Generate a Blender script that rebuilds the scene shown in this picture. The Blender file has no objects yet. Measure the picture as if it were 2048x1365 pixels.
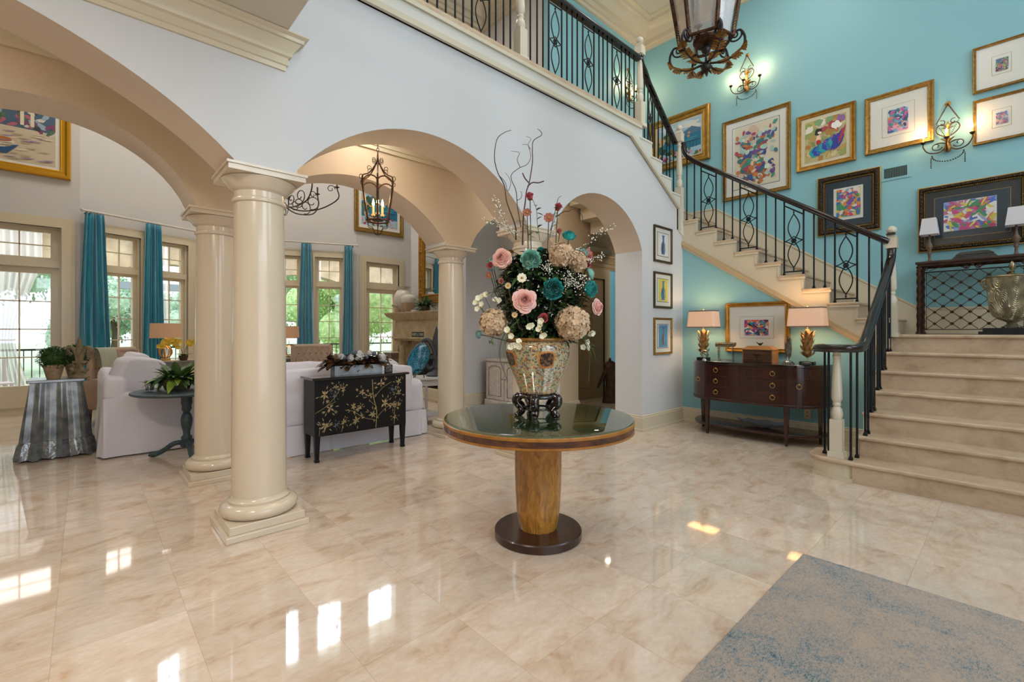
import bpy, bmesh, math, random
from mathutils import Vector, Matrix, noise
PI = math.pi
SC = bpy.context.scene
COL = SC.collection
H = 1.33                                   # eye height
YAW = math.atan((2030 - 1024) / 927.0)     # view direction in the room's axes
# ---------------- camera
cd = bpy.data.cameras.new('camera'); cam = bpy.data.objects.new('camera', cd); COL.objects.link(cam)
cd.sensor_width = 36; cd.lens = 927 / 2048 * 36; cd.shift_y = -20.5 / 2048; cd.clip_start = .05; cd.clip_end = 400
cam.location = (0, 0, H); cam.rotation_euler = (PI / 2, 0, YAW - PI / 2)
SC.camera = cam
# ---------------- world, exposure
SC.view_settings.view_transform = 'Standard'; SC.view_settings.look = 'None'
SC.view_settings.gamma = 1; SC.view_settings.use_curve_mapping = False
SC.view_settings.exposure = 0.08
w = bpy.data.worlds.new('sky'); SC.world = w; w.use_nodes = True
nt = w.node_tree; bg = nt.nodes['Background']
tc = nt.nodes.new('ShaderNodeTexCoord'); sx = nt.nodes.new('ShaderNodeSeparateXYZ'); rp = nt.nodes.new('ShaderNodeValToRGB')
nt.links.new(tc.outputs['Generated'], sx.inputs[0]); nt.links.new(sx.outputs[2], rp.inputs[0]); nt.links.new(rp.outputs[0], bg.inputs[0])
rp.color_ramp.elements[0].position = 0.0; rp.color_ramp.elements[0].color = (.78, .84, .92, 1)
rp.color_ramp.elements[1].position = .5; rp.color_ramp.elements[1].color = (.80, .88, 1, 1)
bg.inputs[1].default_value = 3.0

def light(name, kind, loc, power, col=(1, 1, 1), size=.1, sy=None, aim=None, disk=False):
    l = bpy.data.lights.new(name, kind); o = bpy.data.objects.new(name, l); COL.objects.link(o)
    l.energy = power; l.color = col; o.location = loc
    if kind == 'AREA':
        l.size = size
        if disk: l.shape = 'DISK'
        if sy: l.shape = 'RECTANGLE'; l.size_y = sy
    else:
        l.shadow_soft_size = size
    if aim is not None:
        d = Vector(aim) - Vector(loc); o.rotation_euler = d.to_track_quat('-Z', 'Y').to_euler()
    return o
COOL = (.71, .89, 1.0); NEUT = (1, .96, .9); WARM = (1, .72, .42)
# added area lamps standing in for daylight through the tall entry windows behind the camera
light('entry_window_fill', 'AREA', (.9, -3.3, 4.3), 165, COOL, 4.4, 2.8, aim=(1.8, 3.3, 3.5))
light('side_window_fill', 'AREA', (5.6, -3.3, 4.9), 45, COOL, 2.2, 2.6, aim=(7.2, 1.5, 4.9))
# soft fill discs added under the two-storey ceiling, no real fittings
for q in ((2.2, .6), (4.4, .6), (2.2, 2.4), (4.4, 2.4)):
    light('foyer_fill', 'AREA', (q[0], q[1], 6.8), 17, NEUT, .5, disk=True, aim=(q[0], q[1], 0))
light('stair_fill', 'AREA', (6.3, 2.0, 6.8), 22, NEUT, .5, disk=True, aim=(6.3, 2, 0))  # added fill over the stairs
light('upper_hall_fill', 'AREA', (3.2, 5.4, 6.6), 25, NEUT, .5, disk=True, aim=(3.2, 5.4, 4))  # added fill for the upper hall
for x in (-1.6, 2.16, 4.6):
    light('gallery_fill', 'AREA', (x, 4.26, 3.52), 26 if x < 0 else 11, (1, .93, .84), .7, disk=True, aim=(x, 4.26, 0))  # fills added to lift the gallery and its soffits
light('entry_fill', 'AREA', (-.9, 1.2, 3.24), 60, (1, .88, .72), .5, disk=True, aim=(-.9, 1.6, 0))  # warm fill added for the low entry on the left
# added sky lamp and added ceiling fill lights of the great room
light('clerestory_sky_fill', 'AREA', (2.4, 13.0, 6.6), 1150, COOL, 9.0, 3.4, aim=(2.3, 9.0, 4.6))  # large area lamp added outside the high windows in place of bright sky
for q in ((0, 8.6), (2.3, 9.2), (4.4, 8.4)):
    light('great_room_fill', 'AREA', (q[0], q[1], 6.7), 48, NEUT, 1.1, disk=True, aim=(q[0], q[1], 0))
light('hall_fill', 'AREA', (6.9, 4.95, 2.80), 2.4, (1, .82, .6), .08, disk=True, aim=(7.1, 5.6, 0))  # dim fill added behind the third arch

# ---------------- colours and materials
def lin(h):
    h = h.lstrip('#'); c = [int(h[i:i + 2], 16) / 255 for i in (0, 2, 4)]
    return tuple(x / 12.92 if x <= .04045 else ((x + .055) / 1.055) ** 2.4 for x in c) + (1,)
MATS = {}
def mat(key, col='#888888', rough=.5, metal=0, col2=None, scale=8, stretch=(1, 1, 1), bump=0, bscale=40, trans=0, alpha=1, emit=0, ecol=None, coat=0, det=4, pos=(.35, .65), spec=.5, sheen=0, dist=0):
    if key in MATS: return MATS[key]
    m = bpy.data.materials.new(key); m.use_nodes = True; MATS[key] = m
    n = m.node_tree; b = n.nodes['Principled BSDF']; I = b.inputs
    I['Base Color'].default_value = lin(col); I['Roughness'].default_value = rough; I['Metallic'].default_value = metal
    I['Specular IOR Level'].default_value = spec
    if trans: I['Transmission Weight'].default_value = trans
    if alpha < 1: I['Alpha'].default_value = alpha
    if coat: I['Coat Weight'].default_value = coat; I['Coat Roughness'].default_value = .06
    if sheen: I['Sheen Weight'].default_value = sheen
    if emit: I['Emission Color'].default_value = lin(ecol or col); I['Emission Strength'].default_value = emit
    if col2 or bump:
        t = n.nodes.new('ShaderNodeTexCoord'); mp = n.nodes.new('ShaderNodeMapping'); n.links.new(t.outputs['Object'], mp.inputs[0])
        mp.inputs['Scale'].default_value = stretch
    if col2:
        z = n.nodes.new('ShaderNodeTexNoise'); z.inputs['Scale'].default_value = scale; z.inputs['Detail'].default_value = det
        z.inputs['Distortion'].default_value = dist
        n.links.new(mp.outputs[0], z.inputs['Vector'])
        r = n.nodes.new('ShaderNodeValToRGB'); r.color_ramp.elements[0].position = pos[0]; r.color_ramp.elements[1].position = pos[1]
        r.color_ramp.elements[0].color = lin(col); r.color_ramp.elements[1].color = lin(col2)
        n.links.new(z.outputs[0], r.inputs[0]); n.links.new(r.outputs[0], I['Base Color'])
    if bump:
        z2 = n.nodes.new('ShaderNodeTexNoise'); z2.inputs['Scale'].default_value = bscale; z2.inputs['Detail'].default_value = 3
        n.links.new(mp.outputs[0], z2.inputs['Vector'])
        bp = n.nodes.new('ShaderNodeBump'); bp.inputs['Strength'].default_value = bump; bp.inputs['Distance'].default_value = .02
        n.links.new(z2.outputs[0], bp.inputs['Height']); n.links.new(bp.outputs[0], I['Normal'])
    return m
def flat(h, rough=.55):
    return mat('paint_' + h.strip('#') + str(int(rough * 100)), h, rough)

def glass_mat(key, tint='#ffffff', mix=.08, rough=.0):
    """window or picture glass: mostly clear with a faint mirror reflection"""
    if key in MATS: return MATS[key]
    m = bpy.data.materials.new(key); m.use_nodes = True; MATS[key] = m; n = m.node_tree
    for x in list(n.nodes):
        if x.type != 'OUTPUT_MATERIAL': n.nodes.remove(x)
    out = [x for x in n.nodes if x.type == 'OUTPUT_MATERIAL'][0]
    t = n.nodes.new('ShaderNodeBsdfTransparent'); g = n.nodes.new('ShaderNodeBsdfGlossy'); mx = n.nodes.new('ShaderNodeMixShader')
    t.inputs[0].default_value = lin(tint); g.inputs['Roughness'].default_value = rough
    fr = n.nodes.new('ShaderNodeLayerWeight'); fr.inputs[0].default_value = .5      # symmetric, so light leaving through the back is not trapped
    pw = n.nodes.new('ShaderNodeMath'); pw.operation = 'POWER'; pw.inputs[1].default_value = 4
    n.links.new(fr.outputs['Facing'], pw.inputs[0])
    mul = n.nodes.new('ShaderNodeMath'); mul.operation = 'MULTIPLY_ADD'; mul.inputs[1].default_value = .9 - mix; mul.inputs[2].default_value = mix
    n.links.new(pw.outputs[0], mul.inputs[0]); n.links.new(mul.outputs[0], mx.inputs[0])
    n.links.new(t.outputs[0], mx.inputs[1]); n.links.new(g.outputs[0], mx.inputs[2]); n.links.new(mx.outputs[0], out.inputs[0])
    return m

def nodes_of(m): return m.node_tree.nodes, m.node_tree.links

def travertine(key, base, vein, light_, tile=True, rough=.04):
    m = bpy.data.materials.new(key); m.use_nodes = True; MATS[key] = m
    N, L = nodes_of(m); b = N['Principled BSDF']
    t = N.new('ShaderNodeTexCoord'); mp = N.new('ShaderNodeMapping'); L.new(t.outputs['Object'], mp.inputs[0])
    S = 1 / .4563
    mp.inputs['Scale'].default_value = (S, S, S); mp.inputs['Location'].default_value = (-1.268 * S, -1.297 * S, 0)
    sep = N.new('ShaderNodeSeparateXYZ'); L.new(mp.outputs[0], sep.inputs[0])
    def M(op, a, b_=None, cl=False):
        x = N.new('ShaderNodeMath'); x.operation = op; x.use_clamp = cl
        for i, v in enumerate((a, b_)):
            if v is None: continue
            if isinstance(v, (int, float)): x.inputs[i].default_value = v
            else: L.new(v, x.inputs[i])
        return x.outputs[0]
    fx = M('FLOOR', sep.outputs[0]); fy = M('FLOOR', sep.outputs[1])
    cell = N.new('ShaderNodeCombineXYZ'); L.new(fx, cell.inputs[0]); L.new(fy, cell.inputs[1])
    wn = N.new('ShaderNodeTexWhiteNoise'); wn.noise_dimensions = '2D'; L.new(cell.outputs[0], wn.inputs['Vector'])
    # each tile samples its own piece of stone
    off = N.new('ShaderNodeVectorMath'); off.operation = 'SCALE'; L.new(wn.outputs['Color'], off.inputs[0]); off.inputs['Scale'].default_value = 37 if tile else 0
    add = N.new('ShaderNodeVectorMath'); add.operation = 'ADD'; L.new(mp.outputs[0], add.inputs[0]); L.new(off.outputs[0], add.inputs[1])
    st = N.new('ShaderNodeMapping'); L.new(add.outputs[0], st.inputs[0]); st.inputs['Scale'].default_value = (.9, 1.6, 1.6) if tile else (.8, .8, 1.2)
    n1 = N.new('ShaderNodeTexNoise'); n1.inputs['Scale'].default_value = 2.1; n1.inputs['Detail'].default_value = 9; n1.inputs['Roughness'].default_value = .62; n1.inputs['Distortion'].default_value = .7
    L.new(st.outputs[0], n1.inputs['Vector'])
    r1 = N.new('ShaderNodeValToRGB'); L.new(n1.outputs[0], r1.inputs[0])
    e = r1.color_ramp.elements; e[0].position = .30; e[0].color = lin(vein); e[1].position = .66; e[1].color = lin(light_)
    x = r1.color_ramp.elements.new(.46); x.color = lin(base)
    n2 = N.new('ShaderNodeTexNoise'); n2.inputs['Scale'].default_value = 14; n2.inputs['Detail'].default_value = 8; L.new(st.outputs[0], n2.inputs['Vector'])
    r2 = N.new('ShaderNodeMapRange'); L.new(n2.outputs[0], r2.inputs[0]); r2.inputs[1].default_value = .3; r2.inputs[2].default_value = .7; r2.inputs[3].default_value = .92; r2.inputs[4].default_value = 1.04
    var = N.new('ShaderNodeMapRange'); L.new(wn.outputs['Value'], var.inputs[0]); var.inputs[3].default_value = .90 if tile else 1; var.inputs[4].default_value = 1.05 if tile else 1
    mm = M('MULTIPLY', r2.outputs[0], var.outputs[0])
    mix = N.new('ShaderNodeVectorMath'); mix.operation = 'SCALE'; L.new(r1.outputs[0], mix.inputs[0]); L.new(mm, mix.inputs['Scale'])
    col = mix.outputs[0]
    if tile:
        gx = M('ABSOLUTE', M('SUBTRACT', M('FRACT', sep.outputs[0]), .5)); gy = M('ABSOLUTE', M('SUBTRACT', M('FRACT', sep.outputs[1]), .5))
        g = M('GREATER_THAN', M('MAXIMUM', gx, gy), .4968)
        mc = N.new('ShaderNodeMixRGB'); L.new(M('MULTIPLY', g, .38), mc.inputs[0]); L.new(col, mc.inputs[1]); mc.inputs[2].default_value = lin('#a58a6e')
        col = mc.outputs[0]
        bp = N.new('ShaderNodeBump'); bp.inputs['Strength'].default_value = .25; bp.inputs['Distance'].default_value = .002; bp.invert = True
        L.new(g, bp.inputs['Height']); L.new(bp.outputs[0], b.inputs['Normal'])
    L.new(col, b.inputs['Base Color'])
    r3 = N.new('ShaderNodeMapRange'); L.new(n2.outputs[0], r3.inputs[0]); r3.inputs[3].default_value = rough * .7; r3.inputs[4].default_value = rough * 1.5
    L.new(r3.outputs[0], b.inputs['Roughness']); b.inputs['Specular IOR Level'].default_value = .85 if tile else .5
    return m

# ---------------- geometry helpers
class MB:
    """collects shapes; build() links them as one mesh object"""
    def __init__(s): s.v = []; s.f = []; s.mi = []; s.k = 0
    def add(s, vs, fs, m=None):
        o = len(s.v); s.v += [tuple(p) for p in vs]; s.f += [tuple(i + o for i in f) for f in fs]; s.mi += [s.k if m is None else m] * len(fs); return s
    def box(s, x0, x1, y0, y1, z0, z1, m=None):
        x0, x1 = min(x0, x1), max(x0, x1); y0, y1 = min(y0, y1), max(y0, y1); z0, z1 = min(z0, z1), max(z0, z1)
        v = [(x, y, z) for z in (z0, z1) for y in (y0, y1) for x in (x0, x1)]
        return s.add(v, [(0, 2, 3, 1), (4, 5, 7, 6), (0, 1, 5, 4), (2, 6, 7, 3), (0, 4, 6, 2), (1, 3, 7, 5)], m)
    def cbox(s, c, d, m=None):
        return s.box(c[0] - d[0] / 2, c[0] + d[0] / 2, c[1] - d[1] / 2, c[1] + d[1] / 2, c[2] - d[2] / 2, c[2] + d[2] / 2, m)
    def taper(s, c0, d0, c1, d1, m=None):
        """frustum box: centre/size at the bottom and at the top"""
        v = []
        for c, d in ((c0, d0), (c1, d1)):
            v += [(c[0] - d[0] / 2, c[1] - d[1] / 2, c[2]), (c[0] + d[0] / 2, c[1] - d[1] / 2, c[2]), (c[0] + d[0] / 2, c[1] + d[1] / 2, c[2]), (c[0] - d[0] / 2, c[1] + d[1] / 2, c[2])]
        return s.add(v, [(3, 2, 1, 0), (4, 5, 6, 7), (0, 1, 5, 4), (1, 2, 6, 5), (2, 3, 7, 6), (3, 0, 4, 7)], m)
    def lathe(s, prof, seg=24, c=(0, 0), sx=1, sy=1, m=None, flute=0, nfl=0, rot=0, caps=True):
        v = []; n = len(prof)
        for r, z in prof:
            for i in range(seg):
                a = 2 * PI * i / seg + rot; rr = r * (1 + flute * math.cos(nfl * a)) if flute else r
                v.append((c[0] + rr * sx * math.cos(a), c[1] + rr * sy * math.sin(a), z))
        f = []
        for j in range(n - 1):
            for i in range(seg):
                k = (i + 1) % seg; f.append((j * seg + i, j * seg + k, (j + 1) * seg + k, (j + 1) * seg + i))
        if caps:
            f.append(tuple(range(seg))[::-1]); f.append(tuple((n - 1) * seg + i for i in range(seg)))
        return s.add(v, f, m)
    def tube(s, pts, r, seg=8, m=None, closed=False, caps=True):
        P = [Vector(p) for p in pts]; n = len(P)
        if n < 2: return s
        R = r if hasattr(r, '__len__') else [r] * n
        v = []; up = None
        for i in range(n):
            if closed: t = P[(i + 1) % n] - P[i - 1]
            else: t = P[min(i + 1, n - 1)] - P[max(i - 1, 0)]
            if t.length < 1e-9: t = Vector((0, 0, 1))
            t.normalize()
            if up is None:
                up = Vector((0, 0, 1)) if abs(t.z) < .9 else Vector((1, 0, 0))
            a = up - t * up.dot(t)
            if a.length < 1e-6: a = t.orthogonal()
            a.normalize(); up = a; b = t.cross(a)
            for k in range(seg):
                q = 2 * PI * k / seg; v.append(P[i] + (a * math.cos(q) + b * math.sin(q)) * R[i])
        f = []
        for i in range(n if closed else n - 1):
            j = (i + 1) % n
            for k in range(seg):
                l = (k + 1) % seg; f.append((i * seg + k, i * seg + l, j * seg + l, j * seg + k))
        if caps and not closed: f.append(tuple(range(seg))[::-1]); f.append(tuple((n - 1) * seg + k for k in range(seg)))
        return s.add(v, f, m)
    def prism(s, poly, axis, a0, a1, m=None):
        """polygon in the two other axes, extruded along axis 'x','y' or 'z'"""
        n = len(poly); v = []
        for a in (a0, a1):
            for p in poly:
                v.append((a, p[0], p[1]) if axis == 'x' else (p[0], a, p[1]) if axis == 'y' else (p[0], p[1], a))
        f = [tuple(range(n))[::-1], tuple(range(n, 2 * n))] + [(i, (i + 1) % n, n + (i + 1) % n, n + i) for i in range(n)]
        return s.add(v, f, m)
    def sphere(s, c, r, seg=12, ring=8, m=None, sc=(1, 1, 1)):
        v = [(c[0], c[1], c[2] - r * sc[2])]
        for j in range(1, ring):
            t = -PI / 2 + PI * j / ring
            for i in range(seg):
                a = 2 * PI * i / seg; v.append((c[0] + r * sc[0] * math.cos(t) * math.cos(a), c[1] + r * sc[1] * math.cos(t) * math.sin(a), c[2] + r * sc[2] * math.sin(t)))
        v.append((c[0], c[1], c[2] + r * sc[2])); f = []
        for i in range(seg): f.append((0, 1 + (i + 1) % seg, 1 + i))
        for j in range(ring - 2):
            for i in range(seg): k = (i + 1) % seg; f.append((1 + j * seg + i, 1 + j * seg + k, 1 + (j + 1) * seg + k, 1 + (j + 1) * seg + i))
        t = 1 + (ring - 2) * seg; e = len(v) - 1
        for i in range(seg): f.append((t + i, t + (i + 1) % seg, e))
        return s.add(v, f, m)
    def grid(s, fn, nu, nv, m=None):
        v = [fn(i / nu, j / nv) for j in range(nv + 1) for i in range(nu + 1)]
        return s.add(v, [(j * (nu + 1) + i, j * (nu + 1) + i + 1, (j + 1) * (nu + 1) + i + 1, (j + 1) * (nu + 1) + i) for j in range(nv) for i in range(nu)], m)
    def sweep(s, prof, path, out, m=None, caps=True):
        """profile (o,z) swept along a horizontal path; o is the offset to the side 'out' (+1 left of travel, -1 right); mitred"""
        P = [Vector((p[0], p[1])) for p in path]; n = len(P); k = len(prof); v = []
        for i in range(n):
            d0 = (P[i] - P[i - 1]).normalized() if i else (P[1] - P[0]).normalized()
            d1 = (P[i + 1] - P[i]).normalized() if i < n - 1 else d0
            n0 = Vector((-d0.y, d0.x)) * out; n1 = Vector((-d1.y, d1.x)) * out; b = (n0 + n1); b = b / max(.2, b.dot(n0))
            for o, z in prof: q = P[i] + b * o; v.append((q.x, q.y, z))
        f = [(i * k + j, i * k + (j + 1) % k, (i + 1) * k + (j + 1) % k, (i + 1) * k + j) for i in range(n - 1) for j in range(k)]
        if caps: f += [tuple(range(k))[::-1], tuple((n - 1) * k + j for j in range(k))]
        return s.add(v, f, m)
    def xf(s, M, start=0):
        for i in range(start, len(s.v)): s.v[i] = tuple(M @ Vector(s.v[i]))
        return s
    def build(s, name, m, parent=None, smooth=None, bev=0, loc=(0, 0, 0), rot=(0, 0, 0), seg=2):
        me = bpy.data.meshes.new(name); me.from_pydata([tuple(p) for p in s.v], [], s.f)
        ms = m if isinstance(m, (list, tuple)) else [m]
        for x in ms: me.materials.append(x)
        if len(ms) > 1: me.polygons.foreach_set('material_index', [min(i, len(ms) - 1) for i in s.mi])
        bm = bmesh.new(); bm.from_mesh(me); bmesh.ops.recalc_face_normals(bm, faces=bm.faces); bm.to_mesh(me); bm.free()
        if smooth is not None:
            me.polygons.foreach_set('use_smooth', [True] * len(me.polygons)); me.set_sharp_from_angle(angle=math.radians(smooth))
        o = bpy.data.objects.new(name, me); COL.objects.link(o); o.location = loc; o.rotation_euler = rot
        if parent: o.parent = parent
        if bev:
            b = o.modifiers.new('bevel', 'BEVEL'); b.width = bev; b.segments = seg; b.limit_method = 'ANGLE'; b.angle_limit = math.radians(40)
        return o
def tag(o, label, cat, group=None, kind=None):
    o['label'] = label; o['category'] = cat
    if group: o['group'] = group
    if kind: o['kind'] = kind
    return o
def thing(name, label, cat, loc=(0, 0, 0), rz=0, group=None):
    o = bpy.data.objects.new(name, None); COL.objects.link(o); o.empty_display_size = .1
    o.location = loc; o.rotation_euler = (0, 0, rz); return tag(o, label, cat, group)
def struct(name, mb, m, parent=None, **k):
    o = mb.build(name, m, parent, **k)
    if not parent: o['kind'] = 'structure'
    return o
def dup(root, loc, rz=None, label=None, group=None):
    r = root.copy(); COL.objects.link(r); r.location = loc
    if rz is not None: r.rotation_euler = (0, 0, rz)
    if label: r['label'] = label
    if group: r['group'] = group
    for ch in [o for o in bpy.data.objects if o.parent == root]:
        c = ch.copy(); COL.objects.link(c); c.parent = r
        for g in [o for o in bpy.data.objects if o.parent == ch]:
            d = g.copy(); COL.objects.link(d); d.parent = c
    return r
def arc(c, r, a0, a1, n=12, plane='xz', y=0):
    out = []
    for i in range(n + 1):
        a = math.radians(a0 + (a1 - a0) * i / n); p = (c[0] + r * math.cos(a), c[1] + r * math.sin(a))
        out.append((p[0], y, p[1]) if plane == 'xz' else (p[0], p[1], y) if plane == 'xy' else (y, p[0], p[1]))
    return out
def bez(ps, n=16):
    """smooth curve through points (Catmull-Rom)"""
    P = [Vector(p) for p in ps]; P = [P[0] * 2 - P[1]] + P + [P[-1] * 2 - P[-2]]; out = []
    k = max(2, n // (len(P) - 3))
    for i in range(1, len(P) - 2):
        for j in range(k):
            t = j / k; a, b, c, d = P[i - 1:i + 3]
            out.append(.5 * ((2 * b) + (c - a) * t + (2 * a - 5 * b + 4 * c - d) * t * t + (-a + 3 * b - 3 * c + d) * t ** 3))
    out.append(P[-2]); return out
def spiral(c, r0, r1, a0, turns, n=20, plane='xz', y=0):
    out = []
    for i in range(n + 1):
        t = i / n; a = math.radians(a0) + turns * 2 * PI * t; r = r0 + (r1 - r0) * t
        p = (c[0] + r * math.cos(a), c[1] + r * math.sin(a)); out.append(Vector((p[0], y, p[1]) if plane == 'xz' else (p[0], p[1], y)))
    return out

# ---------------- shared materials
WHITE = mat('wall_white_paint', '#cccdce', .6, bump=.02, bscale=90)
GREYW = mat('wall_pale_grey_paint', '#c8c5c2', .6)
TAN = mat('wall_tan_paint', '#c8b498', .6)
TRIM = mat('cream_trim_paint', '#cfc3a9', .3)
CREAM = mat('cream_gloss_paint', '#d4c5ae', .22, coat=.3)
NEWEL = mat('newel_cream_paint', '#cfc5b0', .3)
TURQ = mat('wall_turquoise_paint', '#86b8c0', .55, bump=.02, bscale=90)
CEIL = mat('ceiling_paint', '#cfc8ba', .7)
TRAV = travertine('travertine_floor', '#d3bfab', '#c2a78e', '#dccdbd')
STONE = travertine('travertine_step', '#bda589', '#a98f74', '#c9b499', tile=False, rough=.3)
BLACK = mat('black_iron', '#16191c', .38, .6)
WOODR = mat('dark_mahogany_rail', '#220e09', .2, coat=.25, col2='#140806', scale=6, stretch=(1, 1, 8))
GOLD = mat('gold_leaf_frame', '#b98a3c', .36, .75, col2='#8d5f22', scale=14, pos=(.3, .8))
# ================= the setting =================
F = MB(); F.box(-9, 11, -5, 10.62, -.05, 0); F.prism([(-.12, 10.6), (4.76, 10.6), (2.87, 11.45), (1.73, 11.45)], 'z', -.05, 0)
F.box(9.4, 11, 10.62, 10.7, -.05, 0)
struct('floor', F, TRAV)

def arch(cx, a, b, z0):
    return lambda x: z0 + b * math.sqrt(max(0, 1 - ((x - cx) / a) ** 2))
def strip_wall(name, segs, y0, y1, mats, cap_side=True):
    """segs: (x0,x1,low fn/num,high fn/num,n). slot 0 = front face, 1 = soffits and back"""
    mb = MB(); ev = lambda f, x: f(x) if callable(f) else f
    prev = None
    for x0, x1, lo, hi, n in segs:
        for i in range(n):
            a = x0 + (x1 - x0) * i / n; b = x0 + (x1 - x0) * (i + 1) / n
            la, lb, ha, hb = ev(lo, a), ev(lo, b), ev(hi, a), ev(hi, b)
            mb.add([(a, y0, la), (b, y0, lb), (b, y0, hb), (a, y0, ha)], [(0, 1, 2, 3)], 0)
            mb.add([(a, y1, la), (b, y1, lb), (b, y1, hb), (a, y1, ha)], [(3, 2, 1, 0)], 1)
            mb.add([(a, y0, la), (a, y1, la), (b, y1, lb), (b, y0, lb)], [(0, 1, 2, 3)], 1)
            mb.add([(a, y0, ha), (a, y1, ha), (b, y1, hb), (b, y0, hb)], [(3, 2, 1, 0)], 0)
            if prev is not None and i == 0:
                pl, ph = prev
                for p, q, sl in ((pl, la, 2), (ph, ha, 0)):
                    if abs(p - q) > 1e-4: mb.add([(a, y0, p), (a, y1, p), (a, y1, q), (a, y0, q)], [(0, 1, 2, 3)], sl)
            prev = (lb, hb)
    a = segs[0][0]; mb.add([(a, y0, ev(segs[0][2], a)), (a, y1, ev(segs[0][2], a)), (a, y1, ev(segs[0][3], a)), (a, y0, ev(segs[0][3], a))], [(0, 1, 2, 3)], 0)
    b = segs[-1][1]; mb.add([(b, y0, prev[0]), (b, y1, prev[0]), (b, y1, prev[1]), (b, y0, prev[1])], [(0, 1, 2, 3)], 0)
    me = bpy.data.meshes.new(name); me.from_pydata(mb.v, [], mb.f)
    for x in mats: me.materials.append(x)
    me.polygons.foreach_set('material_index', mb.mi)
    bm = bmesh.new(); bm.from_mesh(me); bmesh.ops.remove_doubles(bm, verts=bm.verts, dist=1e-5); bmesh.ops.recalc_face_normals(bm, faces=bm.faces); bm.to_mesh(me); bm.free()
    o = bpy.data.objects.new(name, me); COL.objects.link(o); o['kind'] = 'structure'; return o
A1 = arch(-1.171, 2.291, 1.649, 1.45); A2 = arch(2.17, 1.52, 1.784, 1.2); A3 = arch(4.53, .925, .852, 2.1)
A4 = arch(6.78, 1.0, .88, 2.1)
SOF = mat('wall_soffit_paint', '#d8c7b4', .6)
ZB = 4.0
# stair outline above the front wall: risers at X = 6.40 ... 5.36
def fr_top(x):
    return ZB
segs = [(-5.6, -5.3, 0, ZB, 1), (-5.3, -3.6, 0, ZB, 1), (-3.6, -3.02, 2.40, ZB, 1), (-3.02, .69, A1, ZB, 40), (.69, 1.07, 2.40, ZB, 1), (1.07, 3.27, A2, ZB, 36), (3.27, 3.66, 2.40, ZB, 1), (3.66, 5.40, A3, 3.98, 36)]
st = [(5.40, 5.62, 3.84), (5.62, 5.88, 3.66), (5.88, 6.14, 3.47), (6.14, 6.40, 3.29), (6.40, 6.50, 3.11)]
segs += [(a, b, 0, z, 1) for a, b, z in st]
strip_wall('wall_front', segs, 3.33, 3.75, [WHITE, SOF, WHITE])
# back arcade of the gallery
A5 = arch(-.25, 1.0, .9, 2.13); A6 = arch(-2.55, 1.0, .9, 2.13)
segs = [(-5.6, -3.5, 0, 3.6, 1), (-3.5, -1.60, A6, 3.6, 26), (-1.60, -1.20, 2.40, 3.6, 1), (-1.20, .70, A5, 3.6, 30), (.70, 1.07, 2.40, 3.6, 1), (1.07, 3.27, A2, 3.6, 36), (3.27, 3.66, 2.40, 3.6, 1), (3.66, 5.40, A3, 3.6, 30), (5.40, 5.85, 0, 3.6, 1), (5.85, 7.69, A4, 3.6, 30), (7.69, 7.85, 0, 3.6, 1)]
strip_wall('wall_back_arcade', segs, 4.77, 5.19, [TAN, SOF, WHITE])
# slabs: gallery and balcony floor, lower entry ceiling
struct('ceiling_gallery', MB().box(-5.6, 5.34, 3.75, 4.77, 3.6, 3.98).box(-5.6, 5.1, 4.77, 6.3, 3.6, 3.98).box(5.85, 7.85, 5.19, 6.6, 2.86, 3.0), CEIL)
struct('floor_balcony', MB().box(-5.6, 5.36, 3.30, 6.3, 4.0, 4.05), STONE)
struct('ceiling_entry', MB().box(-5.6, .975, -3.4, 3.33, 3.29, 4.0), CEIL)
struct('wall_over_entry', MB().box(-5.6, .975, -3.4, 3.30, 4.0, 7.0), WHITE)
struct('ceiling', MB().box(-9, 9.6, -3.6, 12.2, 6.92, 7.1), CEIL)
# turquoise stair hall
struct('wall_right', MB().box(7.70, 7.85, -3.4, 4.77, 0, 7.0), TURQ)
struct('wall_upper_back', MB().box(5.12, 7.70, 4.72, 4.85, 3.6, 6.95), TURQ)
struct('wall_upper_side', MB().box(5.12, 5.24, 4.85, 6.3, 4.0, 6.95), GREYW)
struct('wall_upper_hall', MB().box(-5.6, 5.24, 6.3, 6.42, 3.6, 6.95), TAN)
# front of the house behind the camera, with the entry windows
FB = MB()
FB.box(-5.6, -1.4, -3.45, -3.6, 0, 7); FB.box(3.3, 4.4, -3.45, -3.6, 0, 7); FB.box(6.8, 7.85, -3.45, -3.6, 0, 7)
FB.box(-1.4, 3.3, -3.45, -3.6, 5.8, 7); FB.box(-1.4, 3.3, -3.45, -3.6, 0, .1)
FB.box(4.4, 6.8, -3.45, -3.6, 6.3, 7); FB.box(4.4, 6.8, -3.45, -3.6, 0, 3.5)
struct('wall_entry', FB, WHITE)
struct('wall_left', MB().box(-5.75, -5.6, -3.5, 10.6, 0, 7), WHITE)
# niche and hall behind the back arcade
struct('wall_niche_side', MB().box(5.72, 5.85, 5.19, 6.6, 0, 3.6), GREYW)
struct('wall_niche_back', MB().box(4.97, 5.85, 6.6, 6.75, 0, 3.6), GREYW)
struct('wall_hall_back', MB().box(5.85, 9.4, 5.62, 5.74, 0, 3.0), TURQ)
struct('wall_hall_side', MB().box(8.4, 8.52, 4.2, 5.62, 0, 3.0), TURQ)
struct('wall_chimney', MB().box(5.45, 5.6, 6.75, 9.15, 0, 7).box(5.45, 6.6, 9.15, 9.3, 0, 7), GREYW)
struct('wall_great_right', MB().box(6.45, 6.6, 9.3, 10.55, 0, 7), GREYW)

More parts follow.
